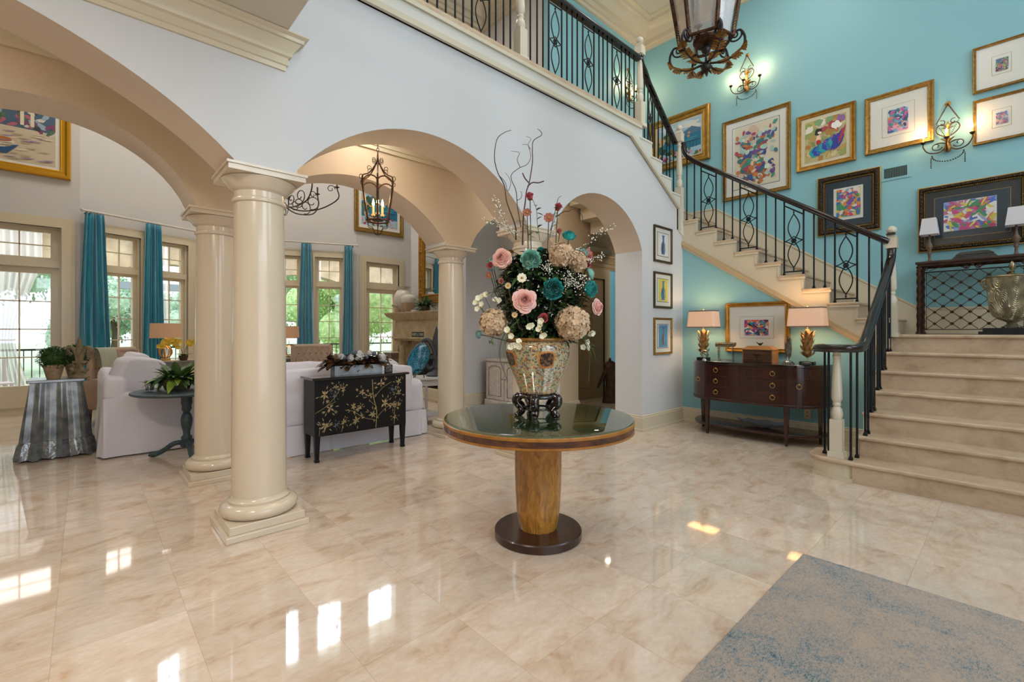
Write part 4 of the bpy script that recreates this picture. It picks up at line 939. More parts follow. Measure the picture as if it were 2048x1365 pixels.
def art_polys(seed, W, Hh, pal, style):
    """flat patches of paint, each its own layer a hair above the last"""
    r = random.Random(seed); out = []; y = 0
    def blob(cx, cz, rx, rz_, c, n=14, jag=.25, rot=None):
        rot = r.random() * PI if rot is None else rot; p = []
        for i in range(n):
            a = 2 * PI * i / n; q = 1 + r.uniform(-jag, jag); x = rx * q * math.cos(a); z = rz_ * q * math.sin(a)
            X = cx + x * math.cos(rot) - z * math.sin(rot); Z = cz + x * math.sin(rot) + z * math.cos(rot)
            p.append((max(-W / 2, min(W / 2, X)), max(-Hh / 2, min(Hh / 2, Z))))
        out.append((c, p))
    def rect(x0, x1, z0, z1, c): out.append((c, [(x0 * W, z0 * Hh), (x1 * W, z0 * Hh), (x1 * W, z1 * Hh), (x0 * W, z1 * Hh)]))
    rect(-.5, .5, -.5, .5, pal[0])
    if style == 'swirl':                      # busy abstract patches
        for k in range(26): blob(r.uniform(-.45, .45) * W, r.uniform(-.45, .45) * Hh, r.uniform(.14, .26) * W, r.uniform(.1, .18) * Hh, r.choice(pal))
        for k in range(90): blob(r.uniform(-.47, .47) * W, r.uniform(-.47, .47) * Hh, r.uniform(.04, .15) * W, r.uniform(.02, .07) * Hh, r.choice(pal[1:]))
    elif style == 'figure':                   # seated figures of flowing colour on a light ground
        for k in range(10): blob(r.uniform(-.4, .4) * W, r.uniform(.1, .45) * Hh, r.uniform(.08, .2) * W, r.uniform(.05, .12) * Hh, r.choice(pal[1:4]))
        for cx in (-.22, .10):
            for k in range(9): blob((cx + .04 * math.sin(k)) * W, (.18 - k * .07) * Hh, (.10 + .012 * k) * W, .055 * Hh, pal[4 + k % (len(pal) - 4)], rot=.3 + .1 * k, jag=.12)
            blob((cx + .01) * W, .27 * Hh, .05 * W, .05 * Hh, '#e0c4a8', jag=.05)
        for k in range(110): blob(r.uniform(-.45, .45) * W, r.uniform(-.48, .45) * Hh, r.uniform(.02, .07) * W, r.uniform(.02, .05) * Hh, r.choice(pal[1:]))
    elif style == 'lady':
        for k in range(60): blob(r.uniform(-.48, .48) * W, r.uniform(-.48, .48) * Hh, r.uniform(.06, .14) * W, r.uniform(.04, .09) * Hh, r.choice(['#b5a560', '#8f9a50', '#c2a868', '#a8763a', '#7a8a4a', '#cdbb88', '#b0904f']))
        for k in range(9): blob(r.uniform(-.45, .45) * W, r.uniform(.2, .46) * Hh, r.uniform(.08, .14) * W, r.uniform(.06, .1) * Hh, r.choice(['#c9b7a2', '#a83a44', '#e0d8c8', '#7a9a6a', '#86608f']))
        for k in range(8): blob((-.25 + k * .08) * W, (-.28 + k * .03) * Hh, .16 * W, .12 * Hh, pal[1 + k % 3], rot=.9, jag=.2)
        blob(-.16 * W, .02 * Hh, .06 * W, .12 * Hh, '#e3c3a4', rot=0, jag=.1); blob(-.16 * W, -.05 * Hh, .06 * W, .06 * Hh, '#a5262c', jag=.1); blob(-.16 * W, .2 * Hh, .09 * W, .08 * Hh, '#17131a', jag=.15); blob(-.13 * W, .17 * Hh, .035 * W, .045 * Hh, '#e8cfb4', jag=.05)
        blob(.28 * W, .24 * Hh, .12 * W, .09 * Hh, '#e6e4dc'); blob(.3 * W, .14 * Hh, .04 * W, .05 * Hh, '#b06a4a'); blob(.30 * W, -.12 * Hh, .1 * W, .26 * Hh, '#24338f', rot=-.4); blob(.4 * W, .0, .04 * W, .2 * Hh, '#a82c3c', rot=-.3)
        for k in range(26): blob(r.uniform(-.1, .35) * W, r.uniform(-.4, .05) * Hh, .012 * W, .014 * Hh, r.choice(['#c45aa0', '#2f9aa0', '#4a3aa0', '#d0407a']), n=7)
    elif style == 'coast':
        rect(-.5, .5, .12, .5, '#9dbccc'); 
        for k in range(7): blob(r.uniform(-.4, .4) * W, r.uniform(.25, .45) * Hh, .16 * W, .05 * Hh, r.choice(['#d9d5cc', '#c8d4da', '#b7c8d4']), rot=0)
        out.append(('#4f6f8c', [(-.5 * W, .1 * Hh), (-.2 * W, .28 * Hh), (.05 * W, .17 * Hh), (.3 * W, .30 * Hh), (.5 * W, .18 * Hh), (.5 * W, 0), (-.5 * W, 0)]))
        rect(-.5, .5, -.28, .1, '#1f6f8f')
        for k in range(5): rect(-.4 + k * .15, .1 + k * .08, -.22 + k * .05, -.205 + k * .05, '#4fa0b4')
        for k in range(16): blob(r.uniform(-.5, -.1) * W, r.uniform(-.3, .22) * Hh, .07 * W, .06 * Hh, r.choice(['#1f3a24', '#2f5530', '#6a6a3a', '#c9a57a']))
        for k in range(9): x = r.uniform(-.1, .35); z = r.uniform(.02, .12); rect(x, x + .05, z, z + .06, r.choice(['#d9c0a0', '#c98a62', '#e6dcc8']))
        for k in range(6): rect(.05 + k * .07, .058 + k * .07, -.3, -.1, '#20282c')
        rect(.04, .46, -.115, -.1, '#20282c')
        for k in range(40): blob(r.uniform(-.5, .5) * W, r.uniform(-.5, -.27) * Hh, .035 * W, .03 * Hh, r.choice(['#2f4a26', '#b0384c', '#d98a9a', '#5a6a2f', '#c9b07a', '#6a3a5a']))
    elif style == 'boats':
        rect(-.5, .5, -.5, .05, '#c4b49a'); rect(-.5, .5, .05, .5, '#3f5a72')
        for k in range(90): blob(r.uniform(-.5, .5) * W, r.uniform(.02, .5) * Hh, .04 * W, .03 * Hh, r.choice(['#2f3f3a', '#6a4a6a', '#7a3a5a', '#c9c2b4', '#8fa4b4', '#4a6a4a', '#a85a6a']))
        for x in (-.2, -.05, .22, .3): rect(x, x + .03, .1, .42, '#d9cbb2'); rect(x - .02, x + .06, .4, .44, '#e0d6c2')
        blob(-.42 * W, -.05 * Hh, .2 * W, .12 * Hh, '#2f8f8a', rot=0)
        for cx, cz, s_ in ((.02, -.2, 1), (-.28, .02, .7), (-.42, -.28, 1.1)):
            out.append(('#1f4f78', [(W * (cx + .04 - .17 * s_), Hh * (cz - .10)), (W * (cx + .19 * s_), Hh * (cz - .04)), (W * (cx + .1 * s_), Hh * (cz - .2)), (W * (cx - .1 * s_), Hh * (cz - .22))]))
            pts = [(cx + .16 * s_ * math.cos(a), cz + .07 * s_ * math.sin(a) * (1.7 if math.sin(a) < 0 else .8)) for a in [2 * PI * i / 18 for i in range(18)]]; out.append(('#d9cfae', [(max(-W / 2, W * x), Hh * z) for x, z in pts]))
            pts = [(cx + .14 * s_ * math.cos(a), cz + .02 + .045 * s_ * math.sin(a)) for a in [2 * PI * i / 16 for i in range(16)]]; out.append(('#b5622f', [(max(-W / 2, W * x), Hh * z) for x, z in pts]))
        blob(-.44 * W, -.3 * Hh, .05 * W, .1 * Hh, '#b02c2c'); blob(-.36 * W, -.28 * Hh, .06 * W, .1 * Hh, '#2f5fa0')
        for k in range(60): blob(r.uniform(-.45, .45) * W, r.uniform(-.48, -.02) * Hh, .05 * W, .008 * Hh, r.choice(['#a89a80', '#ddd0b4', '#8a7a9a']), rot=.1)
    elif style == 'vase':                     # plain stand-in: tall blue shape on coloured ground
        out.append((pal[1], [(x * W, z * Hh) for x, z in [(-.20, -.44), (.16, -.44), (.24, -.22), (.20, .02), (.10, .16), (.12, .34), (.20, .42), (-.16, .42), (-.10, .34), (-.08, .16), (-.22, .02), (-.27, -.22)]]))
        out.append((pal[2], [(x * W, z * Hh) for x, z in [(-.08, -.38), (.02, -.38), (.06, -.1), (.02, .12), (-.06, .12), (-.14, -.1)]]))
        out.append((pal[3], [(x * W, z * Hh) for x, z in [(.1, -.3), (.16, -.2), (.13, -.02), (.09, -.1)]]))
    return out
def picture(name, label, c, rz, W, Hh, fw, depth, fmat, bands, art, group=None, cat='picture', gl=True, prof=None):
    """bands: list of (inset, material, lift) nested rectangles; art: (x0,x1,z0,z1, seed, palette, style) in local metres"""
    t = thing(name, label, cat, c, rz, group)
    pr_ = prof or [(0, 0), (0, depth * .8), (fw * .12, depth), (fw * .35, depth * .92), (fw * .55, depth * .65), (fw * .8, depth * .6), (fw * .92, depth * .7), (fw, depth * .62), (fw, .004)]
    frame_mb(W, Hh, pr_).build('frame', fmat, t, smooth=25)
    for i, (ins, mt, y, nm) in enumerate(bands):
        w_, h_ = W / 2 - ins, Hh / 2 - ins; MB().box(-w_, w_, -y, -max(.001, y - .004), -h_, h_).build(nm, mt, t)
    x0, x1, z0, z1, seed, pal, style = art
    P = art_polys(seed, x1 - x0, z1 - z0, pal, style); mb = MB(); ms = []; y0 = bands[-1][2] + .002; cx, cz = (x0 + x1) / 2, (z0 + z1) / 2
    for i, (col, poly) in enumerate(P):
        mm = flat(col, .5)
        if mm not in ms: ms.append(mm)
        y = y0 + i * .00008; mb.add([(cx + p[0], -y, cz + p[1]) for p in poly], [tuple(range(len(poly)))], ms.index(mm))
    mb.box(x0, x1, -y0 + .0003, -y0 + .0015, z0, z1, 0)
    me = mb.build('artwork', ms, t)
    if gl: MB().box(-W / 2 + fw * .95, W / 2 - fw * .95, -depth * .62 - .001, -depth * .62, -Hh / 2 + fw * .95, Hh / 2 - fw * .95).build('glazing', PGLASS, t)
    return t
def wallpic(name, label, y0, y1, z0, z1, fw, fmat, bands, art, **k):
    """picture on the turquoise wall: y0 (left) > y1, art given in world (y,z)"""
    cy, cz = (y0 + y1) / 2, (z0 + z1) / 2; a = art; loc = (cy - a[0], cy - a[1], a[2] - cz, a[3] - cz) + tuple(a[4:])
    return picture(name, label, (7.695, cy, cz), -PI / 2, y0 - y1, z1 - z0, fw, k.pop('depth', .04), fmat, bands, loc, **k)
MULTI = ['#d8cfc0', '#2f5fa8', '#c2407a', '#3a9a8a', '#e08a3a', '#7a4a9a', '#d8c64a', '#b83a3a', '#2a2a3a', '#5fb0c8']
wallpic('framed_painting', 'gold framed lakeside landscape half behind the steep stair railing', 4.56, 3.45, 4.21, 5.13, .12, GOLD, [(.10, LINER, .03, 'liner')], (4.41, 3.60, 4.35, 4.98, 3, ['#9dbccc'], 'coast'), depth=.07, gl=False)
wallpic('framed_print', 'tall framed print of rainbow robed figures on wide white mat', 3.24, 2.25, 3.436, 4.728, .055, OLDGOLD, [(.05, PAPER, .012, 'mat_board'), (.148, flat('#2a2a3a'), .0135, 'mat_line'), (.155, PAPER, .015, 'inner_mat')], (3.05, 2.41, 3.60, 4.56, 11, ['#d9cfb4', '#cfd9c9', '#a8c2b8', '#d4b7a0', '#2f6f7a', '#b5562f', '#6a4a8a', '#2f4f8a', '#c2763a', '#3a8a7a', '#a83a5a'], 'figure'))
wallpic('framed_painting', 'gold framed painting of a seated woman in a teal and blue gown', 2.168, 1.461, 3.645, 4.449, .06, GOLD, [(.055, LINER, .02, 'liner')], (2.061, 1.567, 3.748, 4.336, 21, ['#b5a878', '#1f9a9a', '#2a3f9a', '#1f6fa8'], 'lady'), depth=.05, gl=False)
wallpic('framed_print', 'gold framed small square abstract print on wide ivory mat, left of the lower sconce', 1.362, .674, 3.67, 4.426, .06, OLDGOLD, [(.055, PAPER, .012, 'mat_board'), (.18, flat('#b3a060'), .0135, 'mat_line'), (.185, PAPER, .015, 'inner_mat')], (1.122, .917, 3.893, 4.19, 31, ['#cfd4dc', '#2f5fa8', '#c25a9a', '#5fb0c8', '#2a3f6a', '#e0a0b8', '#3a8a8a', '#d07a4a'], 'swirl'))
ornprof = lambda fw, d: [(0, 0), (0, d * .6), (fw * .06, d * .65), (fw * .1, d * .5), (fw * .3, d), (fw * .55, d * .9), (fw * .68, d * .55), (fw * .74, d * .6), (fw * .8, d * .45), (fw * .9, d * .5), (fw, d * .4), (fw, .004)]
def ornate(t, W, Hh, fw, d):
    m = MB(); e = .004                                # gilt outer edge and beading
    frame_mb(W, Hh, [(-.001, 0), (-.001, d * .62), (.008, d * .68), (.012, d * .55)], m)
    for ins, r_, sp in ((fw * .78, .0055, .016),):
        for sx_, sz, n in ((1, 0, int((Hh - 2 * ins) / sp)), (0, 1, int((W - 2 * ins) / sp))):
            for sg in (-1, 1):
                for k in range(n + 1):
                    q = -1 + 2 * k / n; x = sg * (W / 2 - ins) if sx_ else q * (W / 2 - ins); z = sg * (Hh / 2 - ins) if sz else q * (Hh / 2 - ins); m.sphere((x, -d * .62, z), r_ * 1.25, 6, 4)
    m.build('beading', BEAD, t, smooth=60); o = MB()
    for sx_, n, Lh in ((1, int((Hh - fw) / .045), (Hh - fw) / 2), (0, int((W - fw) / .045), (W - fw) / 2)):
        for sg in (-1, 1):
            for k in range(n + 1):
                q = -Lh + 2 * Lh * k / n; x = sg * (W / 2 - fw * .42) if sx_ else q; z = q if sx_ else sg * (Hh / 2 - fw * .42); o.sphere((x, -d * .92, z), .016, 8, 5, sc=(1, .6, 1))
    o.build('carved_ornament', ORN, t, smooth=60)
TEALMAT = mat('petrol_blue_mat', '#0e2a3a', .3)
t = wallpic('framed_print', 'small ornate dark frame with petrol mat and colourful floral print above the handrail', 1.905, 1.192, 2.668, 3.49, .10, ORN, [(.095, TEALMAT, .012, 'mat_board'), (.19, PAPER, .016, 'print_paper')], (1.68, 1.407, 2.90, 3.277, 41, ['#e0c24a', '#c2407a', '#2f6fb8', '#e0563a', '#3a9a5a', '#e08a3a', '#7a4a9a', '#e6d6c2', '#5fb0c8'], 'swirl'), depth=.05, prof=ornprof(.10, .05))
ornate(t, .713, .822, .10, .05)
t = wallpic('framed_print', 'large ornate dark frame with black mat around a white dove print above the iron console', .821, -.118, 2.305, 3.105, .075, ORN, [(.07, BLKMAT, .012, 'mat_board'), (.148, BEAD, .016, 'gilt_slip'), (.153, TEALMAT, .018, 'blue_mat')], (.588, .141, 2.530, 2.885, 51, ['#e6e2da', '#c46a9a', '#3f6fc0', '#e6e2da', '#d8c64a', '#c2407a', '#3a8a5a', '#e08a3a', '#8fa0d8'], 'swirl'), depth=.05, prof=ornprof(.075, .05))
ornate(t, .939, .80, .075, .05)
wallpic('framed_print', 'gold framed tiny print with wide ivory mat, upper of the two at the right edge', .338, -.13, 4.108, 4.638, .03, OLDGOLD, [(.028, PAPER, .012, 'mat_board'), (.155, flat('#b3a060'), .0135, 'mat_line'), (.16, PAPER, .015, 'inner_mat')], (.149, .049, 4.29, 4.44, 61, ['#c9d4c0', '#3a6a9a', '#8ab04a', '#2a2a3a', '#c25a7a'], 'swirl'))
wallpic('framed_print', 'gold framed tiny print with wide ivory mat, lower of the two at the right edge', .336, -.13, 3.502, 4.024, .03, OLDGOLD, [(.028, PAPER, .012, 'mat_board'), (.155, flat('#b3a060'), .0135, 'mat_line'), (.16, PAPER, .015, 'inner_mat')], (.149, .053, 3.69, 3.825, 62, ['#d4d4dc', '#5a7ab0', '#c25a7a', '#6a9ab0', '#d8b0a0'], 'swirl'))
picture('framed_print', 'gold framed bright abstract print hung between the two sideboard lamps', (6.492, 2.30, 1.375), -PI / 2, .79, .66, .055, .035, GOLD, [(.05, PAPER, .012, 'mat_board'), (.185, flat('#b3a060'), .0135, 'mat_line'), (.19, PAPER, .015, 'inner_mat')], (-.148, .148, -.105, .098, 71, ['#c2407a', '#e08a3a', '#2f5fa8', '#1f8a8a', '#7a3a8a', '#e0563a', '#e6dcd0', '#20203a'], 'swirl'))
BRZ = mat('dark_bronze_frame', '#4a3a1f', .4, .5)
for lb, z0, z1, pal, mt2 in (('on white, highest of three on the pier', 2.275, 2.775, ['#e4e4e0', '#2a64a8', '#16202c', '#7fb0d8'], BRZ), ('on yellow, middle of three on the pier', 1.642, 2.14, ['#d8c414', '#2f6aa0', '#1a2a3a', '#8ab8d0'], BRZ), ('on blue, lowest of three on the pier', 1.003, 1.51, ['#2f8ac0', '#54708c', '#24384a', '#9ab8cc'], OLDGOLD)):
    picture('framed_print', 'small framed print of a blue shape ' + lb, (5.912, 3.328, (z0 + z1) / 2), 0, .475, z1 - z0, .03, .03, mt2, [(.028, PAPER, .01, 'mat_board'), (.085, flat('#33435a'), .0115, 'mat_line'), (.093, PAPER, .013, 'inner_mat')], (-.118, .118, -.155, .155, 81, pal, 'vase'), group=None)
picture('framed_painting', 'large gold framed harbour painting with boats high on the left wall', (-1.05, 10.545, 4.45), 0, 1.76, 1.30, .13, .07, mat('bright_gold_frame', '#c9962a', .3, .8), [(.12, PAPER, .03, 'liner')], (-.70, .70, -.48, .48, 91, ['#3f5a72'], 'boats'), gl=False)
picture('framed_painting', 'wood framed village landscape behind the hanging candle lantern', (5.30, 10.545, 4.33), 0, 1.28, 1.28, .10, .06, OLDGOLD, [(.09, PAPER, .03, 'liner')], (-.47, .47, -.46, .46, 92, ['#9dbccc'], 'coast'), gl=False)
picture('framed_painting', 'gold framed painting mostly hidden behind the bouquet', (5.715, 5.9, 2.25), -PI / 2, .8, 1.1, .06, .05, GOLD, [(.055, LINER, .02, 'liner')], (-.32, .32, -.45, .45, 93, MULTI, 'swirl'), gl=False)
# wall vent
t = thing('wall_vent', 'painted turquoise air vent grille between the pictures', 'vent', (7.698, 1.045, 3.38), -PI / 2)
m = MB().box(-.16, .16, -.006, 0, -.095, .095); m.build('plate', TURQ, t, bev=.003)
m = MB().box(-.115, .115, -.0085, -.005, -.062, .062); m.build('grille_opening', mat('vent_dark', '#121414', .8), t)
m = MB()
for i in range(1, 14): x = -.115 + .23 * i / 14; m.box(x - .0022, x + .0022, -.012, -.008, -.062, .062)
for j in range(1, 8): z = -.062 + .124 * j / 8; m.box(-.115, .115, -.011, -.0085, z - .0015, z + .0015)
m.build('grille_bars', mat('vent_bar', '#5f7a78', .5), t)
# outlet and switch plates
def plate(label, c, rz, name='wall_outlet', n=1):
    t = thing(name, label, 'outlet' if 'outlet' in name else 'switch', c, rz); MB().box(-.035, .035, -.006, 0, -.058, .058).build('cover_plate', mat('plate_ivory', '#d9c9a0', .4), t, bev=.003)
    m = MB()
    for z in ((-.022, .022) if n == 1 else (0,)): m.cbox((0, -.0075, z), (.03, .004, .026 if n == 1 else .05))
    m.build('socket' if n == 1 else 'rocker', mat('plate_shade', '#b5a680', .4), t)
plate('ivory wall outlet low under the sideboard', (6.497, 1.72, .31), -PI / 2)
plate('upper of two light switches beside the garden door', (4.95, 10.545, 1.36), 0, 'light_switch', 2); plate('lower of two light switches beside the garden door', (4.95, 10.545, 1.13), 0, 'light_switch', 2)

# ================= sconces, lanterns =================
FLAME = mat('lit_bulb', '#ffe2ae', .4, emit=14, ecol='#ffd9a0'); CANDLE = mat('ivory_candle_sleeve', '#e6c48a', .5, emit=.6, ecol='#ffb45a'); RUSTI = mat('rusted_iron', '#33231a', .5, .6, col2='#5f3c22', scale=30)
GILT = mat('antique_gilt_metal', '#8c6428', .42, .6, col2='#b58a44', scale=40); BEADS = mat('dark_glass_bead', '#4a3624', .15, .2)
def sconce(label, c, rz, pw=7):
    t = thing('wall_sconce', label, 'sconce', c, rz)
    m = MB().lathe([(.0, -.02), (.022, -.012), (.03, 0), (.02, .008)], 14); m.xf(Matrix.Translation((0, -.01, .42)) @ Matrix.Rotation(PI / 2, 4, 'X')); m.build('hook', GILT, t, smooth=60)
    m = MB()
    for sg in (-1, 1):
        for k in range(15): q = k / 14; m.sphere((sg * .10 * q, -.03 - .01 * q, .41 - .21 * q), .0085, 6, 4)
        for k in range(9): q = k / 8; m.sphere((sg * (.10 - .07 * q), -.04, .2 - .16 * q), .006, 6, 4)
    m.build('bead_strands', BEADS, t, smooth=60); m = MB()
    for sg in (-1, 1):
        for k in range(7): m.sphere((sg * .15, -.05, -.22 - .018 * k), .0075, 6, 4)
    for k in range(19): a = PI * k / 18; m.sphere((.14 * math.cos(a), -.05, -.19 - .09 * math.sin(a)), .0085, 6, 4)
    m.build('bead_swag', BEADS, t, smooth=60)
    m = MB()
    for sg in (-1, 1):
        m.tube([(sg * (.02 + .085 * math.sin(q * PI) ** .8), -.04, .02 + .19 * q - (.0 if q < .8 else (q - .8) * .25)) for q in [k / 14 for k in range(15)]], .006, 7)
        m.tube([Vector((sg * p.x, -.04, p.z)) for p in spiral((.05, .19), .035, .01, 60, .8, 14)], .0045, 6)
        m.tube(bez([(0, -.03, -.10), (sg * .08, -.05, -.16), (sg * .17, -.09, -.15), (sg * .215, -.11, -.08), (sg * .215, -.11, -.035)], 20), .0065, 7)
        m.tube([Vector((sg * p.x, -.045, p.z)) for p in spiral((.10, -.08), .055, .012, 200, 1.1, 20)], .005, 6)
    m.tube(bez([(0, -.03, -.10), (0, -.10, -.17), (0, -.17, -.13), (0, -.175, -.045)], 14), .0065, 7)
    m.build('scrolled_arms', RUSTI, t, smooth=60)
    m = MB(); m.lathe([(.012, -.17), (.03, -.15), (.035, -.11), (.025, -.07), (.012, -.03), (.02, .0), (.012, .05), (.018, .12), (.006, .2)], 12, (0, -.03))
    for a in range(5):
        b_ = math.radians(-60 + 30 * a); leaf(m, (0, -.045, -.08), (math.sin(b_), -.1, math.cos(b_)), .14, .05)
        leaf(m, (0, -.045, .10), (math.sin(b_), -.1, math.cos(b_)), .09, .035)
    m.build('gilt_foliage', GILT, t, smooth=60)
    for x, y, z in ((-.215, -.11, -.035), (.215, -.11, -.035), (0, -.175, -.045)):
        MB().lathe([(.008, z - .01), (.022, z + .005), (.026, z + .018), (.012, z + .018)], 12, (x, y)).build('drip_cup', RUSTI, t, smooth=60)
        MB().lathe([(.0085, z + .015), (.0085, z + .065)], 10, (x, y)).build('candle', CANDLE, t, smooth=60)
        MB().lathe([(.004, z + .065), (.009, z + .075), (.011, z + .09), (.007, z + .108), (.001, z + .125)], 10, (x, y)).build('bulb', FLAME, t, smooth=60)
        w_ = Matrix.Rotation(rz, 4, 'Z') @ Vector((x, y - .015, z + .16)); l = light('sconce_glow', 'POINT', (c[0] + w_.x, c[1] + w_.y, c[2] + w_.z), pw, (1, .62, .3), .02)
    return t
sconce('gilt sconce with three lit candle bulbs below the big hanging lantern', (7.695, 2.86, 5.26), -PI / 2, 3.2)
sconce('gilt sconce with three lit candle bulbs above the air vent', (7.695, .55, 3.66), -PI / 2, 2.4)
sconce('gilt sconce seen through the balcony balusters', (7.17, 4.715, 5.60), 0, 3.2)

def lantern(label, c, s, glass, small_):
    """hexagonal open lantern hung on a chain; c = centre of the body bottom"""
    t = thing('hanging_lantern', label, 'lantern', c, RZ + .26); I = RUSTI; N6 = 6
    def P(k, r, z): a = 2 * PI * k / N6 + PI / 6; return Vector((r * math.cos(a), r * math.sin(a), z))
    hb = 1.0 * s; rt, rb_ = .46 * s, .30 * s
    m = MB()
    for k in range(N6): m.tube([P(k, rb_, 0), P(k, rt, hb)], .026 * s, 6)
    m.build('corner_bars', I, t, smooth=40)
    m = MB(); m.tube([P(k, rb_, 0) for k in range(N6)], .022 * s, 6, closed=True); m.build('lower_rail', I, t, smooth=50); m = MB()
    for k in range(N6):
        a, b_ = P(k, rt, hb), P(k + 1, rt, hb); m.tube([a + (b_ - a) * q + Vector((0, 0, .14 * s * math.sin(PI * q) ** .7)) for q in [j / 8 for j in range(9)]], .02 * s, 6)
    m.build('upper_rail', I, t, smooth=50)
    m = MB()
    for k in range(N6):
        M = Matrix.Rotation(2 * PI * k / N6 + PI / 6, 4, 'Z'); q = len(m.v)
        m.tube(bez([(rt, 0, hb), (rt * .95, 0, hb * 1.16), (rt * .6, 0, hb * 1.25), (rt * .30, 0, hb * 1.42), (.03 * s, 0, hb * 1.62)], 20), .018 * s, 6)
        m.tube([Vector((p.x, 0, p.z)) for p in spiral((rt * 1.02, hb * 1.12), .085 * s, .02 * s, 250, 1.1, 16)], .010 * s, 6)
        m.tube([Vector((p.x, 0, p.z)) for p in spiral((rt * .52, hb * 1.40), .075 * s, .02 * s, 300, 1.1, 16)], .009 * s, 6)
        m.tube([Vector((p.x, 0, p.z)) for p in spiral((rt * .22, hb * 1.66), .075 * s, .02 * s, 250, 1.1, 16)], .009 * s, 6)
        # basket below
        if small_:
            m.tube(bez([(rb_, 0, 0), (rb_ * .95, 0, -.15 * s), (rb_ * .5, 0, -.20 * s), (rb_ * .32, 0, -.33 * s), (.02 * s, 0, -.38 * s)], 16), .010 * s, 6)
            m.tube([Vector((p.x, 0, p.z)) for p in spiral((rb_ * 1.12, .03 * s), .05 * s, .015 * s, 150, 1, 12)], .007 * s, 6)
        m.xf(M, q)
    m.build('scrollwork', I, t, smooth=60)
    m = MB().lathe([(.02 * s, hb * 1.5), (.05 * s, hb * 1.62), (.03 * s, hb * 1.7), (.012 * s, hb * 1.9)], 12); m.build('crown_finial', I, t, smooth=60)
    m = MB(); z = hb * 1.9
    topz = (3.59 - c[2]) if small_ else (6.9 - c[2]) / .82
    k = 0
    while z < topz:
        pts = [(.022 * s * 1.4 * math.cos(a), 0, z + .05 * s + .055 * s * math.sin(a)) for a in [2 * PI * j / 12 for j in range(12)]]
        if k % 2: pts = [(0, p[0], p[2]) for p in pts]
        m.tube(pts, .008 * s, 5, closed=True); z += .088 * s; k += 1
    m.build('chain', I, t, smooth=60)
    m = MB().lathe([(.02 * s, 0), (rb_ * .5, .01 * s), (rb_ * .5, .04 * s), (.03 * s, .06 * s), (.02 * s, .14 * s)], 14)
    for k in range(3 if small_ else 4):
        a = 2 * PI * k / (3 if small_ else 4) + .5; m.tube([(0, 0, .08 * s), (.14 * s * math.cos(a), .14 * s * math.sin(a), .06 * s), (.14 * s * math.cos(a), .14 * s * math.sin(a), .16 * s)], .014 * s, 6)
    m.build('candle_cluster', I, t, smooth=50)
    for k in range(3 if small_ else 4):
        a = 2 * PI * k / (3 if small_ else 4) + .5; x, y = .14 * s * math.cos(a), .14 * s * math.sin(a)
        MB().lathe([(.05 * s, .16 * s), (.055 * s, .2 * s), (.03 * s, .2 * s), (.03 * s, .42 * s)], 10, (x, y)).build('candle', CANDLE if small_ else mat('unlit_candle', '#b9b0a4', .4), t, smooth=50)
        MB().lathe([(.012 * s, .42 * s), (.034 * s, .46 * s), (.03 * s, .53 * s), (.004 * s, .62 * s)], 10, (x, y)).build('bulb', FLAME if small_ else mat('clear_bulb', '#c9c2c0', .1), t, smooth=60)
    if glass:
        g = MB()
        for k in range(N6):
            a, b_, c_, d_ = P(k, rb_ * .97, .03 * s), P(k + 1, rb_ * .97, .03 * s), P(k + 1, rt * .97, hb), P(k, rt * .97, hb); g.add([a, b_, c_, d_], [(0, 1, 2, 3)])
        g.build('glass_panes', glass_mat('seeded_glass', '#efe6e2', .34, .18), t)
    return t
lantern('rusted iron candle lantern with three lit bulbs hung under the middle arch', (2.12, 4.25, 2.41), .36, False, True)
light('lantern_glow', 'POINT', (2.12, 4.25, 2.66), 3.5, (1, .66, .34), .04)
# big foyer lantern with scrolled gilt leaf basket
LX, LY, LZ = 3.30, 1.513, 3.41
t = lantern('huge iron and glass lantern with gilt leaf scrolls, cut by the top edge', (LX, LY, LZ), .72, True, False)
t.rotation_euler = (0, 0, RZ); t.scale = (.82, .82, .82)
for k in range(6):
    M = Matrix.Rotation(2 * PI * k / 6 + PI / 6, 4, 'Z'); m = MB()
    c_ = bez([(.215, 0, .02), (.27, 0, .03), (.305, 0, -.03), (.30, 0, -.10), (.24, 0, -.165), (.14, 0, -.20), (.03, 0, -.185)], 30)
    m.tube(c_, .010, 6); m.tube([Vector((p.x, 0, p.z)) for p in spiral((.225, -.005), .062, .012, 40, -1.5, 26)], .008, 6)
    m.xf(M); m.build('basket_scroll', mat('dark_iron_scroll', '#3a3434', .4, .7), t, smooth=60)
    m = MB()                                   # serrated acanthus leaf along the lower arm
    for j in range(13):
        q = j / 12; p = c_[int(14 + q * (len(c_) - 16))]; w_ = .045 * math.sin(PI * (.12 + .8 * q)) + .006
        for sg in (-1, 1): leaf(m, p + Vector((0, 0, -.004)), (.6, sg * 1.0, .15), w_ * 1.45, .03, fold=.2, droop=.1)
    m.xf(M); m.build('acanthus_leaf', GILT, t, smooth=60)
    m = MB()
    for j in range(9):
        q = j / 8; p = Vector((.217 + .035 * q * .72, 0, .02 + .20 * q))
        for sg in (-1, 1): leaf(m, p, (.3, sg * .8, .9), .045 * (1.1 - q * .6), .018, droop=0)
    m.xf(M); m.build('silver_leaf', mat('silver_leaf', '#b5a68c', .35, .7), t, smooth=60)
MB().lathe([(.004, -.275), (.016, -.262), (.010, -.25), (.035, -.235), (.045, -.21), (.030, -.185), (.012, -.17), (.006, -.10), (.03, -.085), (.042, -.055), (.03, -.025), (.006, -.01), (.006, .03)], 16).build('bottom_finial', mat('dark_iron_scroll', '#3a3434', .4, .7), t, smooth=60)
m = MB()
for k in range(6): a = 2 * PI * k / 6; leaf(m, (0, 0, -.23), (math.cos(a), math.sin(a), -.5), .06, .03)
m.build('finial_leaves', RUSTI, t, smooth=60)
